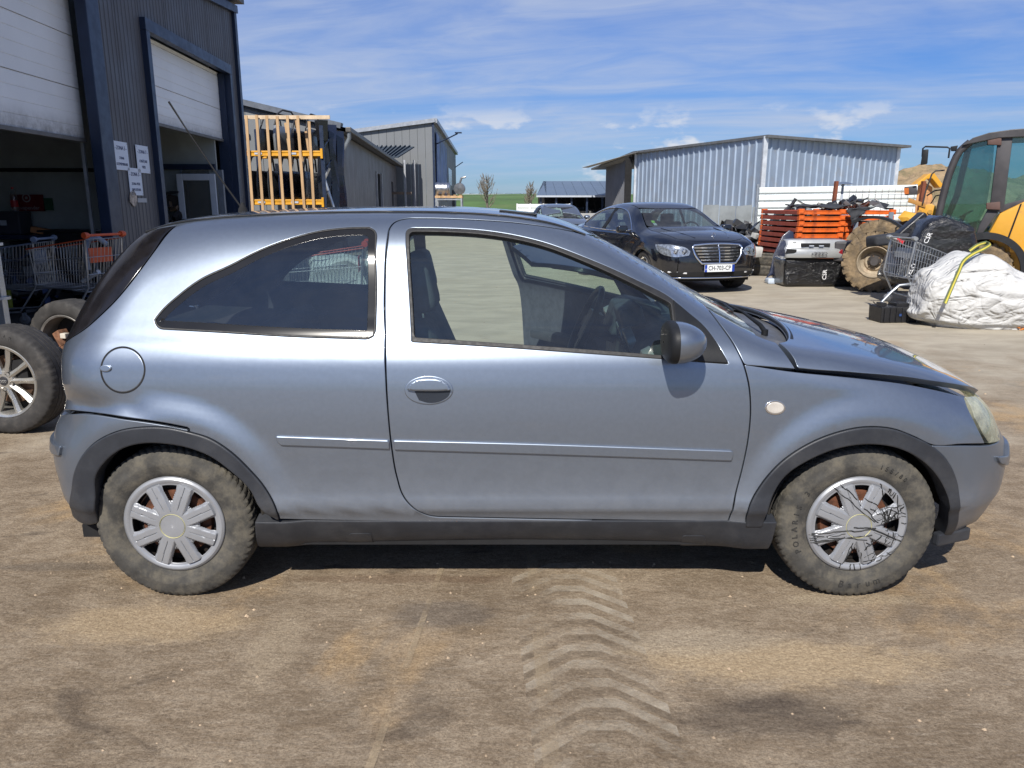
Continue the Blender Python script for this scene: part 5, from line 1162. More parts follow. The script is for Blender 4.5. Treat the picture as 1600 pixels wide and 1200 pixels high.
# rough junk heap filling the bay floor
def junk(name, label, loc, ext, n, mats, seed, cat='scrap pile', zf=None, smin=.06, smax=.35, kind='stuff'):
    rr = random.Random(seed); mb = MB(); ex_, ey_, ez_ = ext; me_mats = mats
    for k in range(n):
        x, y = rr.uniform(-ex_, ex_), rr.uniform(-ey_, ey_); hh = ez_*max(.1, 1-(x/ex_)**2*.7)*max(.2, 1-(y/ey_)**2*.6); z = rr.uniform(0, hh)
        s_ = rr.uniform(smin, smax); t = rr.random()
        T = Matrix.Translation((x,y,z)) @ Matrix.Rotation(rr.uniform(0,6),4,'Z') @ Matrix.Rotation(rr.gauss(0,.5),4,'X') @ Matrix.Rotation(rr.gauss(0,.5),4,'Y')
        if t < .35: mb.box((0,0,0), (s_,s_*rr.uniform(.3,.9),s_*rr.uniform(.15,.5)), M=T)
        elif t < .7:
            pts = [(s_*(q-1.5)*.7, s_*.25*sin(q*1.7+k), s_*.12*cos(q*2.1)) for q in range(4)]; mb.tube([T @ Vector(p) for p in pts], s_*rr.uniform(.06,.16), 6)
        else:
            q = 5; vs = [(s_*cos(2*pi*i/q)*rr.uniform(.6,1.2), s_*sin(2*pi*i/q)*rr.uniform(.4,1), s_*rr.uniform(-.15,.15)) for i in range(q)]; mb.add(vs+[(0,0,s_*.25)], [(i,(i+1) % q,q) for i in range(q)], T)
    me = mb.mesh(name, 35); 
    for q in mats: me.materials.append(q)
    fi = 0
    rr2 = random.Random(seed+1); cur = 0
    for p in me.polygons:
        if p.index % 7 == 0: cur = rr2.randrange(len(mats))
        p.material_index = cur
    o = bpy.data.objects.new(name, me); C.objects.link(o); o.location = loc; tag(o, label, cat, kind=kind); return o
BLK = mat('black_scrap', (.018,.018,.02), .45, 0, .4, 5); GRY = mat('grey_scrap', (.12,.12,.125), .5, .2, .4, 5); BRN = mat('brown_scrap', (.12,.08,.05), .8, 0, .4, 5); WHT = mat('pale_scrap', (.42,.42,.40), .5, 0, .3, 5); BLU = mat('blue_scrap', (.02,.05,.16), .5)
junk('bay_clutter', 'dark pile of parts on the bay floor behind the carts', (-7.0,10.9,0), (1.6,.7,.75), 240, [BLK,BLK,GRY,BLU], 4)
junk('bay_clutter', 'dark parts hanging and stacked inside the second bay', (at(262,320,14.9).x,14.9,0), (.28,.3,1.9), 120, [BLK,BRN,BLK], 6)

# ================================================================ the yellow rack with wooden battens and car doors
YEL = mat('rack_yellow', (.62,.30,.012), .5, 0, .1, 4, dirt=(.35,.16,.02), dscale=6); WOOD = mat('batten_wood', (.46,.30,.16), .8, 0, .2, 3, dirt=(.25,.15,.08), dscale=4, stretch=(1,1,.2))
RY = 21.9; sc_ = RY
rack = thing('storage_rack', 'tall rack with yellow beams and upright wooden battens, beside the workshop corner', 'rack', (at(385,320,RY).x, RY, 0))
R0 = rack.location
def rl(px, py, Y=RY): return at(px, py, Y)-R0
for (pa, pb) in (((384,240),(503,240)), ((390,316),(505,316))):
    for Yq in (RY, RY+1.1): 
        a = rl(*pa, Yq); b = rl(*pb, Yq); z = (a.z+b.z)/2 if Yq == RY else zl_; zl_ = z
        if Yq != RY: a.x, b.x = xa_, xb_
        xa_, xb_ = a.x, b.x
        m = MB(); m.beam((a.x,a.y,z),(b.x,b.y,z), .05, .15); m.beam((a.x,a.y-.03,z+.05),(b.x,b.y-.03,z+.05), .015, .03); m.beam((a.x,a.y-.03,z-.05),(b.x,b.y-.03,z-.05), .015, .03); bm_ = m.build('yellow_beam', YEL, rack, bevel=.006)
        if Yq == RY:
            for q in (a.x, b.x): m = MB(); m.box((q,a.y-.02,z), (.06,.09,.26)); m.build('beam_clip', YEL, bm_)
            for q in (.17,.62): m = MB(); m.box((a.x+(b.x-a.x)*q,a.y-.05,z), (.20,.006,.05)); m.build('beam_label', FRW, bm_)
z1_ = rl(440,183).z; a = rl(378,186); b = rl(515,186); m = MB(); m.beam((a.x,.04,z1_),(b.x,.04,z1_), .05, .10); m.build('top_rail', mat('pale_wood', (.55,.43,.30), .8, 0, .15, 4), rack)
tops = [(386,181),(402,180),(418,181),(434,182),(450,181),(466,181),(484,190)]; bots = [(396,322),(412,325),(428,326),(444,322),(459,317),(476,317),(491,317)]
for k, (tp, bo) in enumerate(zip(tops, bots)):
    a, b = rl(*tp), rl(*bo); d = (b-a); q = a+d*1.0; ext = q.z+R0.z; b2_ = b+d*((q.z)/max(-d.z,.1))*.98
    m = MB(); m.beam((a.x,-.075+.01*(k%2),a.z),(b2_.x,-.075,max(b2_.z,.02)), .072, .035, up=(0,1,0)); m.build('wooden_batten', WOOD, rack)
for k, (px, py0) in enumerate(((446,192),(463,188),(478,205))): a = rl(px, py0, RY+.5); m = MB(); m.beam((a.x,a.y,a.z),(a.x+.1,a.y,a.z-1.1), .07, .03, up=(0,1,0)); m.build('wooden_batten', WOOD, rack)
for (px, Yq) in ((383,RY+.02),(503,RY+.02),(383,RY+1.12),(506,RY+1.12)):
    a = rl(px,250,Yq); x_ = rl(383 if px < 400 else 504,250,RY).x; m = MB(); m.box((x_,a.y,1.75), (.09,.07,3.5)); m.build('upright', NAVY, rack)
for s_ in (0,):
    x_ = rl(504,250,RY).x+.02
    for k in range(5): z = .4+k*.62; m = MB(); m.beam((x_,.02,z),(x_,1.12,z+.45), .025); m.build('brace', NAVY, rack)
def car_door(label, loc, rz, m_, tilt=0, sc=1.0, frame_=True, i=0, cat='car door'):
    d = thing('scrap_car_door', label, cat, loc, rz, None); d.rotation_euler = (tilt, 0, rz); d.scale = (sc,sc,sc)
    low = [(0,.02),(.06,0),(.85,0),(.97,.12),(1.0,.45),(.98,.68),(.02,.70),(-.02,.4)]
    m = MB(); m.prism(low, .09); m.build('door_skin', m_, d, bevel=.02, seg=2, smooth=50)
    fr = [(.03,.70,0),(.20,1.02,0),(.42,1.13,0),(.80,1.12,0),(.93,1.0,0),(.97,.70,0)]
    m = MB(); m.tube([(x, y, z) for x, z, y in fr], .025, 8); m.build('window_frame', BLK, d, smooth=50)
    m = MB(); m.box((.55,.06,.35), (.6,.05,.35)); m.build('door_card', BLK, d, bevel=.03)
    m = MB(); m.box((.86,-.06,.58), (.14,.03,.035)); m.build('door_handle', BLK, d, bevel=.01); return d
dm = [mat('door_black', (.010,.010,.012), .28, 0, .2, 3, coat=.5), mat('door_graphite', (.05,.055,.06), .3, .4, .1, 3, coat=.5), mat('door_silver', (.30,.32,.34), .35, .6, .05, 3, coat=.5), mat('door_navy', (.010,.014,.035), .25, 0, .2, 3, coat=.5)]
up_z = rl(440,240).z+R0.z+.08; lo_z = rl(440,316).z+R0.z+.08
for k, (px, mi, lb) in enumerate(((412,0,'black car door standing on the upper rack level, leftmost'),(432,2,'silver car door with bright frame in the middle of the upper rack level'),(458,0,'black car door right of the silver one on the upper rack level'),(478,0,'black car door leaning at the right end of the upper rack level'))):
    p = at(px, 240, RY+.45); car_door(lb, (p.x, RY+.25+.12*k, up_z), radians(62+6*k), dm[mi], 0, (.86,1.0,.86,.93)[k])
for k, (px, mi, lb) in enumerate(((394,1,'graphite car door on the lower rack level, leftmost'),(408,0,'black car door second from left on the lower rack level'),(424,1,'graphite car door third from left on the lower rack level'),(440,3,'navy car door in the middle of the lower rack level'),(456,0,'black car door second from right on the lower rack level'),(474,1,'graphite car door at the right end of the lower rack level'))):
    p = at(px, 316, RY+.45); car_door(lb, (p.x, RY+.2+.08*k, lo_z), radians(64+4*k), dm[mi], 0, 1.12)
# panels and bumpers leaning on the hall corner
for k, (px, py, h_, mi, lb) in enumerate(((508,188,3.3,0,'black bumper skin standing upright at the rack end'),(520,195,2.9,3,'dark glossy bonnet leaning upright against the hall corner'),(531,205,2.6,3,'navy wing panel leaning next to the downpipe'))):
    Yq = 22.6+.35*k; p = at(px, 300, Yq); z_ = at(px, py, Yq).z; m = MB(); n = 12; vs = []; fs = []
    for j in range(n+1):
        z = z_*j/n; w_ = .17+.025*sin(j*1.1+k); b = .03*sin(j*.9+k*2); vs += [(-w_,b,z),(0,b-.10,z),(w_,b+.03,z),(0,b+.02,z)]
    for j in range(n):
        for q in range(4): fs.append((j*4+q, j*4+(q+1) % 4, (j+1)*4+(q+1) % 4, (j+1)*4+q))
    fs += [(0,1,2,3),(n*4+3,n*4+2,n*4+1,n*4)]; m.add(vs, fs); item('body_panel', m, dm[mi], lb, 'car panel', (p.x, Yq, 0), smooth=60)
m = MB(); m.tube([(0,0,0),(-.25,0,.9),(-.1,0,1.2)], .04, 8); item('silver_strut', m, STEEL, 'slim bright strut leaning beside the black bumper skin', 'strut', (at(522,300,22.3).x,22.3,1.2))

# ================================================================ far middle: tanks, trees, shelter, trailer
tk = thing('pallet', 'wooden pallet carrying steel tanks by the tall building', 'pallet', (at(702,305,38).x,38,0)); pz_ = at(700,305,38).z
FRB = mat('blue_frame', (.03,.10,.22), .5)
for k in range(5): m = MB(); m.box((-.55+.28*k,0,pz_), (.12,.9,.03)); m.build('plank', WOOD, tk)
for k in (-.4,0,.4): m = MB(); m.box((0,k,pz_-.08), (1.3,.1,.10)); m.build('bearer', WOOD, tk)
cr = thing('steel_crate', 'blue and grey steel stillage under the pallet of tanks', 'stillage', (tk.location.x,38,0))
for sx in (-.6,.6):
    for sy in (-.4,.4): m = MB(); m.box((sx,sy,(pz_-.14)/2), (.07,.07,pz_-.14)); m.build('post', STEEL, cr)
for z in (.5,pz_-.2): m = MB(); m.box((0,-.4,z), (1.2,.05,.06)); m.build('rail', STEEL, cr)
m = MB(); m.box((0,0,.45), (1.1,.7,.7)); m.build('contents', mat('blue_tarp', (.02,.09,.25), .6), cr)
m = MB(); m.lathe([(0,-.36),(.27,-.34),(.29,-.30),(.27,-.25),(.29,-.2),(.27,-.1),(.29,0),(.27,.1),(.29,.2),(.29,.32),(.27,.36),(0,.37)], 28, Matrix.Rotation(pi/2, 4, 'Z')); item('steel_drum', m, mat('shiny_drum', (.45,.46,.48), .35, 1, .03, 4), 'shiny ribbed steel drum lying on the pallet', 'drum', (tk.location.x-.3,38,pz_+.30), smooth=30)
m = MB(); m.lathe([(0,-.3),(.26,-.28),(.28,0),(.26,.28),(0,.3)], 24); m.tube([(0,0,.2),(.1,0,.5),(.3,0,.55)], .05, 8); item('gas_tank', m, mat('dark_tank', (.16,.165,.17), .35, .6), 'round grey tank at the right end of the pallet', 'tank', (tk.location.x+.5,38,pz_+.30), smooth=40)
def bare_tree(label, loc, h, seed, spread=.28):
    t = thing('bare_tree', label, 'tree', loc); r = random.Random(seed); tr = MB(); tw = MB()
    tr.tube([(0,0,0),(.05,0,h*.35),(0,.05,h*.7),(0,0,h*.98)], [.16,.12,.07,.02], 7); tr.build('trunk', mat('bark', (.12,.10,.08), .9), t, smooth=60)
    for k in range(26):
        z = h*r.uniform(.18,.9); a = r.uniform(0,6.28); l = h*spread*(1.05-z/h)*r.uniform(.8,1.3)+.3; e = Vector((cos(a)*l*.75, sin(a)*l*.75, z+l*1.15)); s_ = Vector((0,0,z)); mid = s_.lerp(e,.5)+Vector((cos(a)*.15*l, sin(a)*.15*l, -.08*l)); tw.tube([s_,mid,e], [.05,.035,.012], 4, caps=False)
        for q in range(7):
            f = r.uniform(.25,1); b = s_.lerp(e,f); a2 = a+r.uniform(-1.3,1.3); l2 = l*r.uniform(.25,.5); e2 = b+Vector((cos(a2)*l2*.5, sin(a2)*l2*.5, l2*.9)); tw.tube([b,e2], [.022,.007], 3, caps=False)
            for u in range(4): b3_ = b.lerp(e2, r.uniform(.3,1)); a3 = r.uniform(0,6.28); l3 = l2*.5; tw.tube([b3_, b3_+Vector((cos(a3)*l3*.5,sin(a3)*l3*.5,l3*.8))], [.012,.004], 3, caps=False)
    tw.build('branches', mat('twig', (.17,.14,.11), .9), t); return t
def ztop(py, Y): return at(800, py, Y).z
bare_tree('bare leafless tree standing alone at the field edge', (at(761,315,95).x,95,-.2), ztop(274,95)+.2, 3, .34); bare_tree('smaller bare tree beside the low shelter', (at(829,315,92).x,92,-.2), ztop(284,92)+.2, 5, .22)
# low shelter with a wide grey blue roof
SY = 52; xa, xb = at(838,300,SY).x, at(948,300,SY).x+1.5; zt, ze = at(880,283,SY+6).z, at(880,305,SY).z
sh = thing('low_shelter', 'low open shelter with a wide blue grey sloping roof behind the parked cars', 'shelter', (xa,SY,0)); RB_ = mat('blue_grey_roof', (.13,.175,.24), .45, .3, .05, .3)
n_ = 9
for k in range(n_):
    a, b = (xb-xa)*k/n_, (xb-xa)*(k+1)/n_-.02; m = MB(); m.add([(a,0,ze),(b,0,ze),(b+.35*(k<0),6,zt),(a+(.9 if k == 0 else 0),6,zt),(a,0,ze-.06),(b,0,ze-.06),(b,6,zt-.06),(a+(.9 if k == 0 else 0),6,zt-.06)], [(0,1,2,3),(7,6,5,4),(0,4,5,1),(1,5,6,2),(3,2,6,7),(0,3,7,4)]); m.build('roof_sheet', RB_, sh)
m = MB(); m.box(((xb-xa)/2,-.03,ze-.07), (xb-xa,.05,.11)); m.build('eaves_board', FRW, sh)
for k in range(6): m = MB(); m.box(((xb-xa)*(k+.3)/6,.3,ze/2), (.12,.12,ze)); m.build('post', NAVY, sh)
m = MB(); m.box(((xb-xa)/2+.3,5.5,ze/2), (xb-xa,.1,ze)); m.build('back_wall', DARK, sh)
junk('shelter_contents', 'dark mass of car parts stored under the low shelter', (xa+(xb-xa)/2+.2,SY+2.2,0), ((xb-xa)/2,2,1.15), 320, [BLK,BLK,BLK,GRY], 14, smin=.2, smax=.9)
# white trailer and concrete kerb blocks
tr_ = thing('white_trailer', 'long low white trailer side behind the small hatchback', 'trailer', (at(808,320,41).x,41,0)); WH = mat('white_side', (.68,.70,.70), .5, 0, .05, 1)
tx = at(890,320,41).x-tr_.location.x; tz_ = at(840,318,41).z
for k in range(4): m = MB(); m.box((tx/2,0,tz_-.12-.22*k), (tx,.06,.19)); m.build('side_board', WH, tr_, bevel=.01)
for k in range(5): m = MB(); m.box((tx*k/4,-.05,(tz_+.3)/2), (.07,.06,tz_-.3)); m.build('stake', WH, tr_)
m = MB(); m.box((tx/2,.9,.55), (tx,1.8,.12)); m.build('bed', BLK, tr_)
for x in (tx*.3,tx*.7): m = MB(); m.lathe([(0,-.1),(.3,-.1),(.32,0),(.3,.1),(0,.1)], 24, Matrix.Translation((x,.1,.32))); m.build('wheel', BLK, tr_, smooth=40)
CONC = mat('pale_concrete', (.33,.33,.32), .85, 0, .12, 1.5)
m = MB(); m.box((0,0,.5), (3.2,.5,1.0)); item('concrete_block', m, CONC, 'grey concrete barrier behind the black saloon roof', 'barrier', (at(918,330,36).x,36,0), bevel=.03)
junk('rubble_bags', 'pale heap of rubble and bags between the two parked cars', (at(915,345,27).x,27,0), (1.3,.6,.75), 130, [WHT,WHT,mat('cream_rubble', (.50,.42,.33), .8)], 21, smin=.1, smax=.4)
# the small silver hatchback far behind: same kind of car seen from the front
def strip_copy(o, parent=None):
    if o.name.startswith(('wiper','aerial_rod','sunroof','steering','rear_view','cracks','raised_letter','door_trim')): return None
    c = o.copy(); C.objects.link(c); c.parent = parent
    for k in ('label',):
        if k in c and parent is not None: del c[k]
    for ch in list(o.children): strip_copy(ch, c)
    return c
hb2 = strip_copy(car); hb2.location = (at(872,340,27).x, 27, 0); hb2.rotation_euler = (0,0,radians(-83)); tag(hb2, 'small silver hatchback facing the camera far behind, left of the black saloon', 'car')
for ch in hb2.children:
    if ch.name.startswith('door'): ch.matrix_local = Matrix.Identity(4)
# ================================================================ the black saloon
_G = Grid(spline_closed([(-2.58,.30),(-2.68,.50),(-2.69,.80),(-2.62,.98),(-2.45,1.04),(-2.1,1.08),(-1.85,1.13),(-1.45,1.29),(-1.0,1.40),(-.5,1.455),(0,1.465),(.35,1.435),(.70,1.32),(1.05,1.15),(1.25,1.055),(1.45,1.02),(1.85,.975),(2.15,.90),(2.33,.81),(2.40,.66),(2.42,.50),(2.41,.36),(2.36,.24),(2.2,.19),(0,.19)], 6), -3, 2.9, -.2, 1.9, .01)
_W = hermite([.1,.2,.3,.45,.6,.75,.85,.93,1.0,1.1,1.25,1.4,1.6],[.84,.87,.895,.925,.935,.93,.915,.89,.85,.79,.715,.63,.52])
_X = hermite([-2.8,-2.4,-1.9,-1.3,0,1.2,1.7,2.1,2.5],[-.16,-.09,-.035,0,0,0,-.02,-.07,-.17])
def Fm(x, s, z):
    a = np.abs(s); k = sstep(1.2,2.4,x)*.24-sstep(1.3,2.6,-x)*.14+sstep(.2,1.1,x)*(1-sstep(1.3,2,x))*.14*sstep(.95,1.2,z)
    A = _G(x+k*s*s, z+sstep(.7,1.1,z)*.08*s*s); w_ = _W(z)+_X(x)
    for hx in (1.517,-1.517):
        rr = np.sqrt((x-hx)**2+(z-.33)**2); w_ = w_+.018*(1-sstep(.42,.56,rr))
    return smax(A, a-w_, .17+.08*sstep(1.4,2.3,np.abs(x)))
BP = mat('black_car_paint', (.006,.007,.011), .16, 0, .1, 2, coat=1.0, dirt=(.03,.028,.026), dscale=5, dlo=.5, dhi=.9)
sal = thing('black_saloon', 'black luxury saloon with a chrome grille and plate CH-703-CP facing the camera', 'car', (0,0,0))
def arch(hx, r, z0, n=10, rev=False):
    a = [(hx+r*cos(t), .33+r*sin(t)) for t in np.linspace(pi+.15, -.15, n)]
    if rev: a = a[::-1]
    return np.vstack([sidept(x, max(z, z0), Fm) for x, z in a])
def tp(L_): return np.vstack([toppt(x, s, Fm) for x, s in L_])
HOODE = [(2.10,.60),(1.9,.66),(1.6,.70),(1.35,.71)]; AP = [(1.18,.70),(.95,.655),(.7,.60),(.50,.57)]; RL = [(.2,.56),(-.3,.56),(-.8,.555),(-1.2,.555)]; CP = [(-1.5,.585),(-1.85,.64),(-2.1,.68),(-2.4,.66)]
frontcol = np.vstack([endpt(z, .66, 1, Fm) for z in (.28,.4,.5,.6,.7)]); rearcol = np.vstack([endpt(z, .66, -1, Fm) for z in (.85,.7,.5,.34)])
botz = .26
side_out = np.vstack([frontcol, tp(HOODE), tp(AP), tp(RL), tp(CP), rearcol, arch(-1.517,.36,botz)[0:0], sidept(-2.2,botz,Fm), arch(-1.517,.36,botz), sidept(0,botz-.02,Fm), arch(1.517,.36,botz), sidept(2.1,botz,Fm)])
win = [(.92,.985),(.62,1.16),(.35,1.285),(0,1.345),(-.4,1.36),(-.9,1.33),(-1.25,1.24),(-1.62,1.06),(-1.5,.99),(-.6,.965),(.3,.96)]
WIN2 = np.vstack([sidept(x, z, Fm) for x, z in win]); gSide = panel_geo(outer=side_out, holes=[WIN2], view=(0,1,.35), f=Fm, sp=.06, gap=.003, hgap=0, step=.03, depth=.03)
gSW = panel_geo(outer=WIN2, view=(0,1,.35), f=Fm, sp=.08, gap=.012, off=-.006, depth=.002, step=.03); gSE = panel_geo(outer=WIN2, holes=[insetw(WIN2*1.0, .012)] if False else [], view=(0,1,.35), f=Fm, sp=.08, gap=.012, off=-.006, depth=.002, step=.03)
GLB = glass('tinted_saloon_glass', (.52,.62,.60), 1.6, .03); CHR = mat('chrome', (.72,.75,.80), .12, 1, .03, 4)
for side in (1,-1):
    q = panel('body_side', BP, sal, gSide, side); panel('side_window', GLB, q, gSW, side)
    m = MB(); m.tube([(p[0], -side*(p[1]+.004), p[2]) for p in smooth3(WIN2, .05)], .011, 6, closed=True); m.build('chrome_trim', CHR, q, smooth=60)
    m = MB()
    for (x0, z0, x1, z1) in ((-.42,.97,-.30,1.35),): a = sidept(x0, z0, Fm)[0]; b = sidept(x1, z1, Fm)[0]; m.beam((a[0],-side*a[1],a[2]),(b[0],-side*b[1],b[2]), .09, .02, up=(0,1,0))
    m.build('pillar_trim', BLACK, q)
    for x0, x1 in ((.98,.98),(-.42,-.42)):
        pts = [sidept(x0, z, Fm)[0] for z in np.linspace(.30,.95,8)]; m = MB(); m.tube([(p[0],-side*(p[1]+.0005),p[2]) for p in pts], .003, 4); m.build('door_gap', DARK, q)
    for x in (.0-.28,-1.28): a = sidept(x, .87, Fm)[0]; m = MB(); m.box((x,-side*(a[1]+.018),.87), (.20,.03,.03)); m.build('door_handle', BP, q, bevel=.012, smooth=50)
    m = MB(); m.box((.84,-side*1.02,1.0), (.11,.20,.13), taper=.9); mi_ = m.build('wing_mirror', BP, q, bevel=.035, seg=3, smooth=60); m = MB(); m.box((.86,-side*.92,.95), (.08,.12,.04)); m.build('mirror_foot', BP, mi_, bevel=.01)
    HLp = np.vstack([endpt(.625,.50,1,Fm), endpt(.69,.47,1,Fm), endpt(.755,.56,1,Fm), sidept(2.02,.79,Fm), sidept(1.90,.785,Fm), sidept(1.96,.72,Fm), sidept(2.10,.645,Fm), endpt(.60,.68,1,Fm)])
    h_ = panel('headlamp', mat('headlamp_glass', (.30,.33,.37), .12, .6, .45, 30, coat=1), sal, outer=HLp, view=(.8,.5,.35), f=Fm, sp=.04, gap=0, off=.006, depth=.01, step=.02, side=side)
    for (s_, z_) in ((.56,.68),(.68,.685)): e_ = endpt(z_, s_, 1, Fm)[0]; m = MB(); m.lathe([(0,-.012),(.045,-.010),(.05,.005)], 20, Matrix.Translation((e_[0]+.004,-side*e_[1],e_[2])) @ Matrix.Rotation(pi/2-.4*side*0, 4, 'Z')); m.build('projector', CHR, h_, smooth=40)
    a = endpt(.345,.52,1,Fm)[0]; b = endpt(.345,.78,1,Fm)[0]; m = MB(); m.beam((a[0]+.01,-side*a[1],.345),(b[0]+.01,-side*b[1],.36), .02, .025); m.build('daytime_lamp', mat('led_clear', (.7,.7,.7), .2, .3), sal, bevel=.006)
    panel('rear_lamp', mat('red_lamp', (.25,.01,.01), .2, 0, .1, 5, coat=.8), sal, outer=np.vstack([endpt(.72,.55,-1,Fm), endpt(.92,.55,-1,Fm), sidept(-2.45,.9,Fm), sidept(-2.4,.74,Fm)]), view=(-.8,.6,.1), f=Fm, sp=.05, gap=0, off=.006, depth=.01, step=.02, side=side)
    for hx in (1.517,-1.517):
        m = MB(); m.lathe([(.37,0),(.37,.3),(0,.3)], 28, Matrix.Translation((hx,-.88 if side == 1 else .58,.33)), a0=0, a1=pi); m.build('wheel_liner', DARK, sal)
sym = lambda L_: np.vstack([tp(L_), tp(L_)[::-1]*[1,-1,1]])
hood2 = sym([(1.27,0),(1.25,.3),(1.20,.55),(1.18,.70)][::1]+[(1.35,.71),(1.6,.70),(1.9,.66),(2.10,.60),(2.2,.45),(2.27,.25),(2.29,0)])
hd2 = panel('bonnet', BP, sal, outer=np.vstack([tp([(1.27,0),(1.25,.3),(1.18,.55),(1.18,.70),(1.35,.71),(1.6,.70),(1.9,.66),(2.10,.60),(2.2,.45),(2.27,.25),(2.29,0)]), tp([(2.27,.25),(2.2,.45),(2.10,.60),(1.9,.66),(1.6,.70),(1.35,.71),(1.18,.70),(1.18,.55),(1.25,.3)])*[1,-1,1]]), view=(0,0,1), f=Fm, sp=.08, gap=.003, step=.03)
for s_ in (1,-1): m = MB(); m.tube([(p[0],-s_*p[1],p[2]+.002) for p in tp([(1.3,.50),(1.6,.47),(1.9,.40),(2.15,.30)])], .006, 6); m.build('crease', BP, hd2, smooth=60)
frt = np.vstack([frontcol, tp([(2.10,.60),(2.2,.45),(2.27,.25),(2.29,0)])]); frt = np.vstack([frt, frt[-2::-1]*[1,-1,1]])
fr_ = panel('front_bumper', BP, sal, outer=frt, view=(1,0,.25), f=Fm, sp=.08, gap=.003, step=.03)
rr_ = np.vstack([rearcol[::-1], tp([(-2.4,.66),(-2.45,.4),(-2.46,0)])]); rr_ = np.vstack([rr_, rr_[-2::-1]*[1,-1,1]]); panel('boot_end', BP, sal, outer=rr_, view=(-1,0,.3), f=Fm, sp=.08, gap=.003, step=.03)
ws2 = np.vstack([tp(AP), tp([(.50,.57),(.60,.3),(.62,0)])[1:]]); ws2 = np.vstack([tp([(1.27,0),(1.25,.3),(1.18,.60)]), tp([(1.12,.685),(.95,.65),(.7,.595),(.53,.565),(.60,.3),(.62,0)])]); ws2 = np.vstack([ws2, ws2[-2:0:-1]*[1,-1,1]])
panel('windscreen', GLB, sal, outer=ws2, view=(.5,0,1), f=Fm, sp=.08, gap=.008, off=-.003, depth=.003, step=.03)
rf2 = np.vstack([tp([(.62,0),(.60,.3),(.50,.57)]), tp(RL), tp([(-1.22,.3),(-1.24,0)])]); rf2 = np.vstack([rf2, rf2[-2:0:-1]*[1,-1,1]]); panel('roof', BP, sal, outer=rf2, view=(0,0,1), f=Fm, sp=.09, gap=.003, step=.03)
rw2 = np.vstack([tp([(-1.26,0),(-1.24,.3),(-1.2,.54),(-1.5,.575),(-1.83,.625),(-1.9,.4),(-1.92,0)])]); rw2 = np.vstack([rw2, rw2[-2:0:-1]*[1,-1,1]]); panel('rear_window', GLB, sal, outer=rw2, view=(-.4,0,1), f=Fm, sp=.09, gap=.006, off=-.003, depth=.003, step=.03)
bt2 = np.vstack([tp([(-1.94,0),(-1.92,.4),(-1.85,.64),(-2.1,.68),(-2.4,.66),(-2.45,.4),(-2.46,0)])]); bt2 = np.vstack([bt2, bt2[-2:0:-1]*[1,-1,1]]); panel('boot_lid', BP, sal, outer=bt2, view=(0,0,1), f=Fm, sp=.09, gap=.003, step=.03)
for side in (1,-1): panel('corner_skin', BP, fr_, outer=np.vstack([tp([(1.9,.50),(1.95,.74)]), endpt(.62,.72,1,Fm), endpt(.62,.50,1,Fm)]), view=(.6,.45,.7), f=Fm, sp=.05, gap=0, off=-.004, depth=.005, step=.03, side=side)
# grille, plate, intake, lower chrome
def fx(z, s): return endpt(z, s, 1, Fm)[0]
gr = np.vstack([endpt(.50,.0,1,Fm), endpt(.50,.30,1,Fm), endpt(.62,.40,1,Fm), endpt(.745,.44,1,Fm), endpt(.785,.40,1,Fm), endpt(.80,.2,1,Fm), endpt(.805,0,1,Fm)]); gr = np.vstack([gr, gr[-2:0:-1]*[1,-1,1]])
grille = panel('grille', DARK, fr_, outer=gr, view=(1,0,.25), f=Fm, sp=.05, gap=0, off=.008, depth=.01, step=.02)
m = MB(); m.tube([(p[0]+.016,-p[1],p[2]) for p in smooth3(gr, .03, corner=50)], .017, 8, closed=True); m.build('grille_frame', CHR, grille, smooth=60)
for k in range(5):
    z = .555+k*.048; ww = .32+.025*k; q = np.vstack([endpt(z, s, 1, Fm) for s in np.linspace(-ww, ww, 9)]); m = MB(); 
    for i in range(8): m.beam((q[i][0]+.018,-q[i][1],z),(q[i+1][0]+.018,-q[i+1][1],z), .02, .020)
    m.build('grille_bar', CHR, grille)
q = [fx(z,0) for z in (.51,.65,.79)]; m = MB(); m.tube([(p[0]+.024,0,p[2]) for p in q], .012, 6); m.build('grille_spine', CHR, grille, smooth=60)
p = toppt(2.20,0,Fm)[0]; m = MB(); m.tube([(p[0]+.036*0,.032*cos(a),p[2]+.06+.032*sin(a)) for a in np.linspace(0,2*pi,20,endpoint=False)], .003, 5, closed=True)
for a in (pi/2, pi*7/6, -pi/6): m.tube([(p[0],0,p[2]+.06),(p[0],.032*cos(a),p[2]+.06+.032*sin(a))], .003, 4)
m.tube([(p[0],0,p[2]),(p[0],0,p[2]+.03)], .004, 5); m.build('bonnet_star', CHR, hd2)
pf = fx(.42,0); pl = MB(); pl.box((pf[0]+.030,0,.425), (.012,.53,.115)); plate = pl.build('number_plate', mat('plate_white', (.70,.72,.72), .4, 0, .02, 3), fr_, bevel=.003)
PL = Matrix.Rotation(pi/2, 4, 'Z')
tx_ = text('CH-703-CP', .100, mat('plate_ink', (.01,.01,.012), .5), plate, (pf[0]+.0375,0,.425), (pi/2,0,pi/2), 'lettering', .001, bold=.0008, sx=.84)
for s_, in ((-1,),(1,)):
    b_ = MB(); b_.box((pf[0]+.0372,s_*.243,.425), (.002,.042,.112)); bb = b_.build('blue_band', mat('plate_blue', (.008,.04,.30), .4), plate); s_ == -1 and text('F', .04, MATS['plate_white'], bb, (pf[0]+.0392,s_*.243,.405), (pi/2,0,pi/2), 'band_letter', .0006)
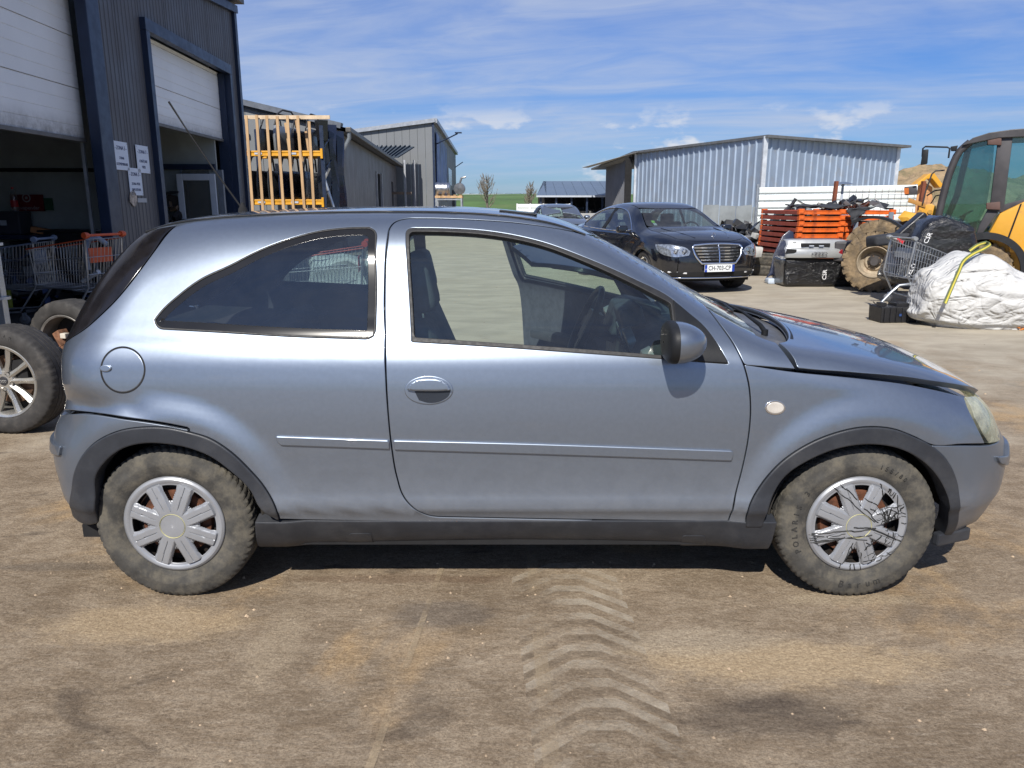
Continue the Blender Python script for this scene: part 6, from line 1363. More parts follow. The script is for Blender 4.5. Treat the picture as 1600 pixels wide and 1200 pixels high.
itk = np.vstack([endpt(.285,0,1,Fm), endpt(.285,.5,1,Fm), endpt(.30,.72,1,Fm), endpt(.355,.76,1,Fm), endpt(.365,.5,1,Fm), endpt(.365,0,1,Fm)]); itk = np.vstack([itk, itk[-2:0:-1]*[1,-1,1]]); panel('lower_intake', DARK, fr_, outer=itk, view=(1,0,0), f=Fm, sp=.06, gap=0, off=.004, depth=.008, step=.02)
q = np.vstack([endpt(.265, s, 1, Fm) for s in np.linspace(-.80,.80,17)]); m = MB(); m.tube([(p[0]+.008,-p[1],.265) for p in q], .010, 6); m.build('chrome_lip', CHR, fr_, smooth=60)
rg = rib_tyre(.335,.225,.245,90)
for hx in (1.517,-1.517):
    for side in (1,-1):
        w_ = bpy.data.objects.new('wheel', None); C.objects.link(w_); w_.parent = sal; w_.location = (hx,-side*.785,.335); w_.rotation_euler = (0,0,0 if side == 1 else pi)
        link('tyre', rg, TYRE2, w_); m = MB(); m.lathe([(.232,-.11),(.224,-.115),(.212,-.10),(.205,.08),(.232,.11)], 40); m.build('rim', ALLOY, w_, smooth=40)
        for k in range(5): m = MB(); m.box((.12,-.085,0), (.19,.03,.06), M=Matrix.Rotation(radians(72*k+10), 4, 'Y')); m.build('spoke', ALLOY, w_, bevel=.008)
        m = MB(); m.lathe([(0,-.10),(.045,-.10),(.05,-.07)], 20); m.lathe([(0,-.02),(.21,-.02)], 24); m.build('hub', GRY, w_)
m = MB(); m.box((0,0,.24), (4.2,1.5,.1)); m.box((-1.0,0,.62), (.2,1.5,.7)); m.box((1.25,0,.65), (.1,1.5,.6)); m.build('floor_pan', DARK, sal)
BEI = mat('grey_leather', (.10,.105,.105), .6, 0, .1, 8)
for x in (-.1,-1.05):
    for s_ in (.38,-.38): m = MB(); m.box((x+.2,s_,.5), (.5,.52,.16)); m.box((x-.08,s_,.80), (.14,.52,.60), ry=-.18); m.box((x-.17,s_,1.16), (.10,.26,.18)); m.build('seat', BEI, sal, bevel=.04, seg=2, smooth=60)
m = MB(); m.box((.98,0,.90), (.45,1.45,.12), ry=.05); m.build('dashboard', mat('dash_dark', (.035,.035,.035), .6), sal, bevel=.03); 
m = MB(); m.tube([(.70+.0*cos(a),.38+.18*cos(a),.95+.16*sin(a)) for a in np.linspace(0,2*pi,24,endpoint=False)], .014, 8, closed=True); m.build('steering_wheel', BLK, sal, smooth=60)
p = toppt(1.02,.50,Fm)[0]
for dz, cl in ((0,mat('sticker_green', (.25,.55,.08), .5)),(-.08,FRW)): t_ = toppt(1.0-dz*1.1,.50,Fm)[0]; m = MB(); m.box((t_[0]-.02,-t_[1],t_[2]-.015), (.07,.06,.003), ry=.55); m.build('windscreen_sticker', cl, sal)
hx_ = .26; ang = atan2(-.966, .26)
fwd = Vector((.26,-.966,0)).normalized(); lft = Vector((.966,.26,0)).normalized()
FRc = Vector((2.33,13.12,0)); ctr = FRc+lft*.785-fwd*1.517; sal.location = ctr; sal.rotation_euler = (0,0,atan2(fwd.y, fwd.x))

# ================================================================ corrugated metal shed
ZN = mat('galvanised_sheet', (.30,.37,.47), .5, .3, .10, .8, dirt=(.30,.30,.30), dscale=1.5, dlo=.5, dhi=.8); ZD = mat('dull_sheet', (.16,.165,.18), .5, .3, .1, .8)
YA, YB, YC_ = 42.0, 30.0, 37.0; A_ = at(992,300,YA); B_ = at(1190,300,YB); D_ = at(1396,300,YC_); za, zb_, zd = at(992,238,YA).z, at(1190,213,YB).z, at(1396,229,YC_).z
mshed = thing('metal_shed', 'large corrugated galvanised metal shed with its corner towards the yard', 'shed', (B_.x,B_.y,0)); O = Vector((B_.x,B_.y,0))
def corr(p0, p1, z0f, z1f, parent, m_, sheetw=1.0, pitch=.5, dep=.07, name='corrugated_sheet'):
    d = p1-p0; d.z = 0; Ln = d.length; d.normalize(); nrm = Vector((d.y,-d.x,0)); n = max(1, round(Ln/sheetw))
    for k in range(n):
        a, b = Ln*k/n, Ln*(k+1)/n; pts = []; q = a; pp = (b-a)/max(1, round((b-a)/pitch))
        while q < b-1e-3: pts += [(q,0),(q+pp*.74,0),(q+pp*.80,dep),(q+pp*.93,dep)]; q += pp
        pts.append((b,0)); vs = []
        for u, h in pts:
            P_ = p0+d*u+nrm*h; f = u/Ln; vs += [(P_.x,P_.y,z0f(f)),(P_.x,P_.y,z1f(f))]
        mb = MB(); mb.add(vs, [(2*i,2*i+2,2*i+3,2*i+1) for i in range(len(pts)-1)]); mb.build(name, m_, parent)
Al = Vector((A_.x,A_.y,0))-O; Dl = Vector((D_.x,D_.y,0))-O
corr(Al, Vector((0,0,0)), lambda f: 0, lambda f: za+(zb_-za)*f, mshed, ZN, 1.0, .5, .05)
corr(Vector((0,0,0)), Dl, lambda f: 0, lambda f: zb_+(zd-zb_)*f, mshed, ZN, 1.0, .5, .05)
E_ = at(946,300,50); El = Vector((E_.x,E_.y,0))-O; ze_ = at(946,262,50).z
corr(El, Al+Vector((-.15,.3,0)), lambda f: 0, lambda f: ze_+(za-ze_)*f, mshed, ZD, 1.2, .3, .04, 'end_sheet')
m = MB(); m.box((Al.x-.35,Al.y+.2,za/2-.1), (.35,.12,za-.2)); m.build('sliding_door_edge', DARK, mshed)
for q_, z_ in ((Vector((0,0,0)),zb_),(Dl,zd),(Al,za)): m = MB(); m.box((q_.x,q_.y-.03,z_/2), (.16,.16,z_)); m.build('corner_flashing', mat('pale_flashing', (.55,.58,.62), .4, .4), mshed)
rf = [Al+Vector((-.2,-.25,za+.04)), Vector((0,-.3,zb_+.04)), Dl+Vector((.55,-.1,zd+.05)), El+Vector((-.9,.4,ze_-.02)), Al+Vector((6,16,za)), Dl+Vector((-3,12,zd))]
m = MB(); m.add([rf[0],rf[1],rf[2],rf[5],rf[4],rf[3]]+[v+Vector((0,0,-.10)) for v in (rf[0],rf[1],rf[2],rf[5],rf[4],rf[3])], [(0,1,2,3,4,5),(11,10,9,8,7,6),(0,6,7,1),(1,7,8,2),(5,11,6,0)]); m.build('roof', mat('shed_roof', (.12,.125,.13), .6), mshed)
a = Al; m = MB(); m.add([Al+Vector((.3,-.2,za+.10)), El+Vector((-1.1,.2,ze_+.10)), El+Vector((-1.1,.2,ze_)), Al+Vector((.3,-.2,za-.02)), Al+Vector((-.1,-1.2,za-.05)), El+Vector((-1.6,-.7,ze_-.03))], [(0,1,2,3),(3,2,5,4),(0,4,5,1)]); m.build('eaves_sheet', mat('pale_eaves', (.42,.42,.40), .6), mshed)
# low sheets, white fence boards
lf = thing('low_sheet_fence', 'low fence of grey metal sheets in front of the shed, left of the white boards', 'fence', (at(1098,340,22).x,22,0)); zf_ = at(1130,320,22).z
for k in range(5): m = MB(); x0 = .46*k; m.prism([(x0,0),(x0+.44,0),(x0+.44,zf_-.03*(k%2)),(x0,zf_-.02*k)], .02); m.build('sheet', mat('weathered_sheet', (.22,.24,.25), .6, .2, .2, 2), lf)
FY = 19.5; wf = thing('white_board_fence', 'fence of long horizontal white metal boards behind the orange frames', 'fence', (at(1186,300,FY).x,FY,0)); xe = at(1432,300,FY).x-wf.location.x
zt0 = at(1186,293,FY).z; zt1 = at(1432,290,FY).z
for k in range(5):
    z1 = zt0-k*.175; z2 = zt1-k*.175+.02; m = MB(); m.add([(0,0,z1-.165),(xe,0,z2-.165),(xe,0,z2),(0,0,z1),(0,-.03,z1-.13),(xe,-.03,z2-.13),(xe,-.03,z2-.04),(0,-.03,z1-.04)], [(0,1,5,4),(4,5,6,7),(7,6,2,3)]); m.build('white_board', mat('white_board', (.66,.70,.68), .45, 0, .05, 1.5, dirt=(.35,.34,.30), dscale=3, dlo=.6, dhi=.85), wf)
for x in (-.03, 2.05, xe): m = MB(); m.box((x,.04,.95), (.05,.05,1.9)); m.build('fence_post', STEEL, wf)
msh = MB()
for k in range(14): x = 2.2+.16*k; msh.tube([(x,-.08,1.0),(x,-.08,zt0-.02)], .004, 3)
for z in (1.2,1.45,1.7): msh.tube([(2.2,-.08,z),(4.3,-.08,z)], .004, 3)
msh.build('wire_mesh', mat('rusty_wire', (.12,.07,.05), .8), wf)
for px, Y_, py, lb in ((1304,18.3,283,'rusty steel post sticking up between the two frame stacks'),(1440,17.5,283,'rusty steel post in front of the yellow digger boom')):
    z_ = at(px,py,Y_).z; m = MB(); m.box((0,0,z_/2), (.07,.06,z_), ry=.03); m.box((0,.035,z_/2), (.09,.012,z_), ry=.03); item('steel_post', m, mat('rust_brown', (.16,.045,.02), .85, 0, .3, 5), lb, 'post', (at(px,300,Y_).x,Y_,0))
lp = thing('lamp_standard', 'small white post carrying a flat dark round cap', 'lamp', (at(1316,300,18.6).x,18.6,0)); z_ = at(1316,288,18.6).z; m = MB(); m.tube([(0,0,0),(0,0,z_)], .03, 8); m.build('post', FRW, lp); m = MB(); m.lathe([(0,.06),(.1,.05),(.26,0),(.1,-.01),(0,-.01)], 20, Matrix.Translation((0,0,z_)) @ Matrix.Rotation(pi/2, 4, 'X')); m.build('cap', mat('bluegrey_cap', (.10,.13,.18), .4), lp, smooth=50)
# ---------------------------------------------------------------- stacks of orange steel frames
ORG = mat('orange_frame', (.62,.115,.015), .5, 0, .12, 4, dirt=(.28,.06,.02), dscale=5); ORG_SHADE = mat('shaded_orange_frame', (.24,.045,.025), .65, 0, .15, 4)  # second material: the orange as darker red, shade put into the colour
SY_ = 15.1
def frame_thing(label, loc, rz, mi, w_=.92, d_=1.75, grp='', tag_=None):
    f = thing('stacking_pallet', label, 'frame', loc, rz, grp); h = .075
    if frame_thing.proto is None:
        frame_thing.proto = []
        for nm, c, d in (('front_beam',(w_/2,0,h/2),(w_-.2,.05,h)),('rear_beam',(w_/2,d_,h/2),(w_-.2,.05,h)),('side_beam',(.02,d_/2,h/2),(.05,d_-.1,h)),('side_beam',(w_-.02,d_/2,h/2),(.05,d_-.1,h))):
            mb = MB(); mb.box(c, d)
            if nm == 'front_beam': mb.box((c[0],-.022,h*.9), (d[0],.02,.012)); mb.box((c[0],-.022,h*.1), (d[0],.02,.012))
            frame_thing.proto.append((nm, mb.mesh(nm, None, .004, 1), 0 if nm == 'front_beam' else 1))
        for x in (.05, w_-.05):
            for y in (0, d_): mb = MB(); mb.box((x,y,h/2+.01), (.11,.09,.098)); mb.box((x,y-.05,h/2), (.07,.015,.05)); frame_thing.proto.append(('corner_cup', mb.mesh('corner_cup', None, .008, 1), 0))
        mb = MB(); mb.box((w_/2,d_/2,h*.5), (w_-.1,d_-.08,.012)); frame_thing.proto.append(('tray', mb.mesh('tray', None), 1))
    for nm, me, k in frame_thing.proto:
        o = bpy.data.objects.new(nm, me); C.objects.link(o); o.parent = f
        if not me.materials: me.materials.append(None)
        o.material_slots[0].link = 'OBJECT'; o.material_slots[0].material = (ORG if k == 0 else ORG_SHADE) if mi == 0 else ORG
    return f
frame_thing.proto = None
ordn = ['lowest','second from bottom','third from bottom','fourth from bottom','fifth from bottom','sixth from bottom','seventh from top','sixth from top','fifth from top','fourth from top','third from top','second from top','topmost']
px0 = at(1244,380,SY_).x; nf = 12; pitch = (at(1244,326,SY_).z)/nf
for k in range(nf):
    j = random.uniform(-.012,.012); frame_thing('steel frame %s in the left stack, sides coloured as in shade, orange front' % (ordn[k] if k < 6 else ordn[13-(12-k)]), (px0+j,SY_+random.uniform(-.01,.01),k*pitch), radians(5)+random.uniform(-.01,.01), 0, grp='orange steel frames in the left stack')
px1 = at(1318,380,SY_+.1).x
for k in range(nf):
    j = random.uniform(-.02,.02); frame_thing('steel frame %s in the right stack, all orange' % (ordn[k] if k < 6 else ordn[13-(12-k)]), (px1+j,SY_+.1,k*pitch), radians(-1)+random.uniform(-.02,.02), 1, grp='orange steel frames in the right stack')
for k, px in enumerate((1337,1390)):
    p = at(px,360,SY_-.05); m = MB()
    for q in range(7): m.box((.01*sin(q*1.3),0,.08+q*.185), (.085,.03,.17), ry=.04*sin(q*2))
    item('steel_strap', m, mat('grey_strap', (.30,.34,.40), .4, .5), ['grey segmented strap hanging down the right frame stack, left one','grey segmented strap hanging down the right frame stack, right one'][k], 'strap', (p.x,SY_-.02,0))
def cloth(name, P, thick, m_, label, cat, loc, seed=1, amp=.02):
    n = 14; vs = []; fs = []; a, b, c, d = [Vector(q) for q in P]
    from mathutils import noise as mn
    for j in range(n+1):
        for i in range(n+1):
            u, v = i/n, j/n; p = a.lerp(b,u).lerp(d.lerp(c,u),v); q = mn.noise_vector(Vector((u*4+seed,v*4,seed)))*amp; vs.append(p+q)
    for j in range(n):
        for i in range(n): fs.append((j*(n+1)+i,j*(n+1)+i+1,(j+1)*(n+1)+i+1,(j+1)*(n+1)+i))
    m = MB(); m.add(vs, fs); o = item(name, m, m_, label, cat, loc, smooth=80); md = o.modifiers.new('thick','SOLIDIFY'); md.thickness = thick; return o
zt_ = nf*pitch; FAB = mat('dark_fabric', (.028,.030,.036), .85, 0, .3, 5)
def up(px, py, Y=SY_-.1): return at(px, py, Y)
cloth('dark_mat', [(0,0,0),(1.0,.05,.02),(.95,.9,.05),(.05,.9,.04)], .02, FAB, 'dark crumpled mat lying on top of the left frame stack', 'mat', (px0+.0,SY_-.02,zt_+.03), 3, .05)
o_ = up(1303,322); cloth('dark_cloth', [(0,0,.0),(.50,.0,.03),(.30,-.04,-.03),(.06,-.06,-.33)], .012, FAB, 'dark cloth draped over the corner of the right frame stack', 'cloth', (px1-.06,SY_-.09,zt_+.0), 5, .05)
junk('scrap_heap', 'jumble of black car parts piled on and behind the frame stacks', (px0+1.1,SY_+2.5,0), (1.7,.8,1.42), 340, [BLK,BLK,GRY,WHT,BLK], 31, smin=.08, smax=.4)
junk('scrap_heap', 'loose dark parts lying on top of the right frame stack', (px1+.6,SY_+1.2,zt_+.02), (.6,.5,.14), 60, [BLK,GRY,BLK], 33, smin=.05, smax=.22)
junk('scrap_heap', 'dark and yellow parts piled between the right stack and the loader', (at(1424,340,15.6).x,15.9,0), (.40,.7,1.2), 140, [BLK,BLK,GRY,mat('yellow_scrap', (.5,.27,.03), .6),WHT], 37, smin=.08, smax=.32)
junk('scrap_heap', 'heap of dark hoses and worn parts beside the black saloon', (at(1145,380,19).x+.2,19,.25), (1.0,.6,.75), 150, [BLK,BLK,GRY], 39, smin=.12, smax=.45)
for k, (px, Y_, z_, r_, lb) in enumerate(((1193,16.0,.11,.31,'worn tyre lying flat at the foot of the left stack, lower'),(1196,16.0,.32,.30,'worn tyre lying on another beside the left stack, upper'))):
    t_ = link('tyre', rib_tyre(r_,.19,.2,50), TYRE, None, (at(px,420,Y_).x,Y_,z_)); t_.rotation_euler = (pi/2+.05*k,0,0); tag(t_, lb, 'tyre')
m = MB(); m.box((0,0,.05), (.28,.2,.10)); item('plastic_scrap', m, mat('pale_blue_scrap', (.45,.52,.62), .5), 'pale blue plastic scrap on the ground before the frames', 'plastic scrap', (at(1210,430,14.2).x,14.2,0), bevel=.03)
m = MB(); 
for k in range(3): m.box((0,0,0), (.5-.1*k,.35,.22), rz=.3*k)
me_ = m.mesh('white_sack', 50, .06, 2); rocky(me_, .05, 5, 2); tag(link('white_sack', me_, WHT, None, (at(1184,410,15.2).x-.1,15.5,.5)), 'off white sack slumped between saloon and frames', 'sack')
# dark wing leaning, silver boot lid on the black bundle
wg = MB(); prof = [(0,0),(.10,.18),(.16,.5),(.30,.85),(.42,.96),(.50,.92),(.52,.6),(.44,.3),(.34,.05),(.28,.0),(.20,.16),(.09,.10)]; wg.prism(prof, .10); item('front_wing', wg, dm[3], 'dark glossy front wing leaning upright before the orange frames', 'car wing', (at(1198,432,14.15).x,14.3,0.02), rot=(radians(-14),0,radians(-8)), bevel=.03, seg=3, smooth=60)
BY = 13.6
def bundle(label, loc, w_, d_, h_, rz, seed, txts, tilt=0, shape=None):
    b = MB(); b.box((0,0,0), (w_,d_,h_)) if not shape else b.prism(shape, d_)
    me = b.mesh('black_bundle', 180, min(w_,d_,h_)*.16, 4); bm = bmesh.new(); bm.from_mesh(me); bmesh.ops.subdivide_edges(bm, edges=bm.edges, cuts=5, use_grid_fill=True); bm.to_mesh(me); bm.free()
    for p in me.polygons: p.use_smooth = True
    rocky(me, .022, 3.5, seed); rocky(me, .010, 15, seed+3)
    b_ = thing('black_bundle', label, 'bundle', loc, rz); q = link('wrapping', me, mat('black_stretch_film', (.008,.008,.009), .2, 0, .3, 9, bump=.030, bscale=13, coat=.5), b_, (0,0,h_/2)); q.rotation_euler = (0,tilt,0)
    for s, x, z, sz, an in txts: text(s, sz, mat('chalk_white', (.75,.75,.75), .7), b_, (x,-d_/2-.060,z), (pi/2,an,0), 'lettering', .004)
    return b_
bx0, bx1 = at(1234,440,BY).x, at(1322,440,BY).x
bundle('car part wrapped in black film under the silver boot lid', ((bx0+bx1)/2+.03,BY+.35,0), bx1-bx0+.25, .72, .50, 0, 3, [('CSR',.05,.22,.10,-pi/2)])
SB = mat('silver_boot_paint', (.42,.43,.43), .38, .45, .04, 3, coat=.7)
bl = thing('silver_boot_lid', 'silver boot lid with four rings and one red lamp, lying on the black bundle', 'boot lid', ((at(1224,390,BY).x+at(1331,390,BY).x)/2, BY+.05, .50)); bl.scale = (1,1,.74); bwd = at(1329,390,BY).x-at(1226,390,BY).x
m = MB(); n = 20; vs = []; fs = []
prof = [(.30,.42),(.10,.455),(.0,.43),(-.06,.33),(-.075,.24),(-.13,.215),(-.16,.10),(-.14,.02),(-.05,0),(.10,.02)]
for i in range(n+1):
    u = i/n*2-1; e = 1-.06*abs(u)**6
    for j, (y, z) in enumerate(prof): vs.append((u*bwd/2*(1-(.07 if j < 4 else 0)), y+.06*u*u, z*e))
K = len(prof)
for i in range(n):
    for j in range(K-1): fs.append((i*K+j,i*K+j+1,(i+1)*K+j+1,(i+1)*K+j))
m.add(vs, fs); sk = m.build('boot_skin', SB, bl, smooth=35); sk.modifiers.new('t','SOLIDIFY').thickness = .02
m = MB(); m.box((-.05,-.065,.315), (.50,.05,.075)); m.build('plate_recess', DARK, bl, bevel=.01); m = MB(); m.box((-.13,-.10,.295), (.08,.02,.022)); m.box((.04,-.10,.295), (.08,.02,.022)); m.build('plate_lamps', FRW, bl)
for k in range(4): m = MB(); m.tube([(-.10+k*.06+.040*cos(a),-.185,.12+.034*sin(a)) for a in np.linspace(0,2*pi,20,endpoint=False)], .006, 6, closed=True); m.build('ring', mat('dull_chrome', (.25,.25,.26), .25, .9), bl, smooth=60)
m = MB(); m.prism([(bwd*.27,.09),(bwd*.49,.09),(bwd*.50,.215),(bwd*.33,.215)], .06, Matrix.Translation((0,-.10,0))); m.build('rear_lamp', mat('dull_red_lamp', (.22,.012,.018), .3, coat=.5), bl, bevel=.01)
m = MB(); m.prism([(-bwd*.50,.12),(-bwd*.34,.12),(-bwd*.34,.21),(-bwd*.47,.22)], .06, Matrix.Translation((0,-.09,0))); m.build('lamp_opening', DARK, bl)
for q in (-bwd*.36, bwd*.37): m = MB(); m.box((q,-.05,.37), (.06,.01,.015)); m.build('model_badge', DARK, bl)
# ---------------------------------------------------------------- yellow loader
LY = mat('loader_yellow', (.60,.30,.025), .42, 0, .07, 2, dirt=(.30,.17,.05), dscale=4, dlo=.55, dhi=.8, coat=.2); LBK = mat('cab_grey', (.045,.042,.045), .5, 0, .2, 5); MUD = mat('muddy_tyre', (.20,.145,.085), .95, 0, .35, 7, bump=.012, bscale=26, dirt=(.07,.06,.05), dscale=5, dlo=.45, dhi=.7)
ldr = thing('wheel_loader', 'yellow wheel loader with a dark cab and big muddy tyre, at the right edge', 'loader', (5.95,12.95,0), radians(-29))
LM = Matrix.Translation((5.95,12.95,0)) @ Matrix.Rotation(radians(-29), 4, 'Z'); LI = LM.inverted()
def lp_(px, py, yl=0.0):                 # local point on the plane y = yl of the loader under a pixel
    d = ray(px, py); o = Vector((0,0,CAM_H)); dl = LI.to_3x3() @ d; ol = LI @ o; t = (yl-ol.y)/dl.y; return ol+dl*t
def lug_tyre(R, rr, wd, n=22):
    prof = [(rr,-wd*.40),(rr+.03,-wd*.48),(rr+(R-rr)*.55,-wd*.54),(R-.08,-wd*.52),(R-.035,-wd*.47),(R-.03,-wd*.2),(R-.03,wd*.2),(R-.035,wd*.47),(R-.08,wd*.52),(rr+(R-rr)*.55,wd*.54),(rr+.03,wd*.48),(rr,wd*.40)]
    mb = MB().lathe(prof, 64)
    for k in range(n*2):
        a = 2*pi*k/(n*2); sd = 1 if k % 2 else -1; T = Matrix.Rotation(-a, 4, 'Y')
        vs = []
        for (y, da) in ((0.02*sd,0),(wd*.30*sd,.06),(wd*.50*sd,.12)):
            for (r_, w_) in ((R-.06,.036),(R,.026)):
                for e in (-1,1): vs.append((r_*cos(da)-e*w_*sin(da), y, r_*sin(da)+e*w_*cos(da)))
        fs = [(0,1,3,2),(8,10,11,9)]
        for q in range(2): b = q*4; fs += [(b,b+4,b+5,b+1),(b+2,b+3,b+7,b+6),(b,b+2,b+6,b+4),(b+1,b+5,b+7,b+3)]
        mb.add(vs, fs, T)
        vs = [(R-.005,wd*.50*sd,-.028),(R-.005,wd*.50*sd,.028),(R-.11,wd*.545*sd,.022),(R-.11,wd*.545*sd,-.022),(R-.05,wd*.46*sd,-.03),(R-.05,wd*.46*sd,.03)]; mb.add(vs, [(0,1,2,3),(0,3,4),(1,5,2)], Matrix.Rotation(-a-.14, 4, 'Y'))
    return mb.mesh('tyre', 35)
lt_ = lug_tyre(.575,.30,.42)
def lwheel(x, y, rz=0, sc=1):
    w_ = bpy.data.objects.new('wheel', None); C.objects.link(w_); w_.parent = ldr; w_.location = (x,y,.575*sc); w_.scale = (sc,sc,sc); w_.rotation_euler = (0,.3,rz); link('tyre', lt_, MUD, w_)
    m = MB(); m.lathe([(.305,-.19),(.29,-.20),(.275,-.18),(.265,-.12),(.25,-.10),(.245,-.02),(.19,.02),(.16,-.01),(.0,-.01)], 48); m.build('rim', mat('dusty_rim', (.34,.28,.20), .75, .1, .25, 8, dirt=(.17,.10,.06), dscale=7), w_, smooth=40)
    m = MB(); m.lathe([(0,-.10),(.07,-.10),(.08,-.06),(.12,-.03),(.13,0)], 24); m.build('hub', mat('hub_dark', (.05,.045,.045), .6), w_, smooth=40)
    for k in range(6): a = k*pi/3; m = MB(); m.lathe([(0,-.05),(.014,-.05),(.014,-.02)], 8, Matrix.Translation((.11*cos(a),0,.11*sin(a)))); m.build('wheel_nut', BRN, w_)
lwheel(.09,0.0,radians(2),.86); q = lp_(1532,440,0); lwheel(q.x,.12,0,.74); lwheel(.02,1.5); lwheel(q.x,1.5)
rx = q.x
def poly(name, m_, pts, yl, t, bevel=.015, parent=None, smooth=50):
    P_ = [lp_(px, py, yl) for px, py in pts]; mb = MB(); mb.prism([(p.x,p.z) for p in P_], t, Matrix.Translation((0,yl+t/2,0))); return mb.build(name, m_, parent or ldr, bevel=bevel, seg=2, smooth=smooth)
# cab: frame as tubes, glass panes, roof
yc0, yc1 = .10, 1.35
def pillar(name, pts, w_, yl, d_=.08, m_=LBK):
    P_ = [lp_(px, py, yl) for px, py in pts]; mb = MB()
    for a, b in zip(P_, P_[1:]): mb.beam((a.x,yl+d_/2,a.z),(b.x,yl+d_/2,b.z), w_, d_, up=(0,1,0))
    return mb.build(name, m_, ldr, bevel=.008)
A_px = [(1459,392),(1465,350),(1475,305),(1487,262),(1499,235),(1512,222)]
def plr(name, pts, w_, yl, d_=.08, m_=LBK):
    Q = smooth3([tuple(lp_(px, py, yl)) for px, py in pts], .1, 60, False); mb = MB(); 
    mb.tube([tuple(q) for q in Q], w_/2, 8); return mb.build(name, m_, ldr, smooth=60)
for yl in (yc0, yc1):
    if yl == yc0:
        plr('front_pillar', [(1457,394),(1464,350),(1474,305),(1487,262),(1500,236),(1516,222)], .11, yl)
    else:
        mb = MB(); base = lp_(1457,394,yc0); tpz = lp_(1516,222,yc0); mb.tube([(base.x,yl,base.z),(base.x+.25,yl,base.z+.9),(tpz.x,yl,tpz.z)], .05, 8); mb.build('front_pillar', LBK, ldr, smooth=60)
dp0, dp1 = lp_(1583,205,yc0), lp_(1568,330,yc0)
poly('door_pillar', LBK, [(1560,212),(1583,212),(1568,332),(1546,330)], yc0-.05, .12)
poly('door_lower_frame', LBK, [(1546,322),(1560,332),(1536,364),(1524,392),(1516,392),(1530,352)], yc0-.03, .10)
poly('side_rail', LBK, [(1560,322),(1640,300),(1640,311),(1562,333)], yc0-.04, .10)
tA, tB = lp_(1506,222,yc0), lp_(1690,200,yc0)
rfp = [lp_(*q, yc0) for q in ((1503,228),(1520,216),(1545,208),(1580,203),(1620,200),(1700,198),(1700,210),(1560,216),(1512,226))]
mb = MB(); mb.prism([(p.x,p.z) for p in rfp], yc1-yc0+.2, Matrix.Translation((0,(yc0+yc1)/2,0))); mb.build('cab_roof', LBK, ldr, bevel=.01)
CG = glass('cab_glass', (.46,.68,.68), 1.5, .02)
def pane(name, pts, yl): 
    P_ = [lp_(px, py, yc0) for px, py in pts]; mb = MB(); mb.prism([(p.x,p.z) for p in P_], .008, Matrix.Translation((0,yl,0))); return mb.build(name, CG, ldr)
DPn = [(1461,385),(1467,345),(1478,300),(1490,262),(1502,238),(1516,225),(1560,217),(1557,260),(1546,325),(1532,352),(1520,388)]; RPn = [(1582,215),(1640,212),(1640,302),(1568,322)]
for yl in (yc0+.03,): pane('door_glass', DPn, yl); pane('rear_side_glass', RPn, yl)
pane('far_side_glass', DPn, yc1); 
a = lp_(1457,392,yc0); b = lp_(1503,232,yc0); mb = MB(); mb.add([(a.x-.03,yc0+.03,a.z),(a.x-.03,yc1,a.z),(b.x-.03,yc1,b.z),(b.x-.03,yc0+.03,b.z),((a.x+b.x)/2-.06,yc0+.03,(a.z+b.z)/2),((a.x+b.x)/2-.06,yc1,(a.z+b.z)/2)], [(0,1,5,4),(4,5,2,3)]); mb.build('front_glass', CG, ldr)
for px, py in ((1553,221),(1551,322)): poly('door_hinge', mat('hinge_rust', (.10,.055,.045), .7), [(px-10,py-5),(px+12,py-7),(px+12,py+6),(px-10,py+5)], yc0-.09, .05)
mb = MB(); s_ = lp_(1530,370,.7); mb.box((s_.x+.35,.72,1.0), (.5,.5,.15)); mb.box((s_.x+.62,.72,1.35), (.14,.48,.6), ry=.15); mb.build('driver_seat', BLK, ldr, bevel=.04, smooth=60)
mb = MB(); s_ = lp_(1480,330,.7); mb.tube([(s_.x+.1,.72,.7),(s_.x+.25,.72,1.25)], .03, 8); mb.tube([(s_.x+.28+.08*cos(t),.72+.17*sin(t),1.27+.05*cos(t)) for t in np.linspace(0,2*pi,20,endpoint=False)], .013, 6, closed=True); mb.build('steering_column', BLK, ldr, smooth=60)
mb = MB(); c_ = lp_(1500,400,yc0); mb.box((c_.x+.3,(yc0+yc1)/2,.62), (1.9,1.1,.35)); mb.build('cab_floor', BLK, ldr)
# bodywork behind the cab, fender, front linkage
poly('engine_cover', LY, [(1540,372),(1562,333),(1606,312),(1720,300),(1720,470),(1608,455),(1590,432),(1577,402),(1556,384)], .02, 1.4, bevel=.05)
poly('cover_seam', DARK, [(1574,372),(1577,372),(1597,318),(1594,319)], .008, .02, bevel=0)
poly('lower_step', LY, [(1585,388),(1660,388),(1660,402),(1600,404)], -.10, .2, bevel=.02)
poly('catch', LY, [(1576,383),(1584,380),(1588,386),(1586,395),(1578,394)], -.09, .08, bevel=.01)
fa = [lp_(1556,425,0)]; fx_, fz_ = rx, .40
mb = MB(); mb.lathe([(.50,-.16),(.60,-.15),(.60,.24),(.50,.24)], 30, Matrix.Translation((fx_,.02,fz_)), closed=True, a0=radians(-22), a1=radians(110)); mb.build('rear_fender', BLACK, ldr, smooth=40)
mb = MB(); mb.lathe([(.62,-.2),(.66,-.2),(.66,.24),(.62,.24)], 20, Matrix.Translation((.02,.02,.575)), closed=True, a0=radians(40), a1=radians(120)); mb.build('front_fender', BLACK, ldr, smooth=40)
mb = MB(); mb.box((.7,.75,.62), (2.6,.7,.34)); mb.build('chassis', LBK, ldr, bevel=.03)
ym = .35
poly('linkage_plate', LY, [(1436,322),(1455,318),(1462,322),(1463,336),(1458,346),(1452,350),(1446,362),(1438,396),(1426,402),(1432,380),(1440,356),(1444,346),(1434,340)], ym, .10, bevel=.015)
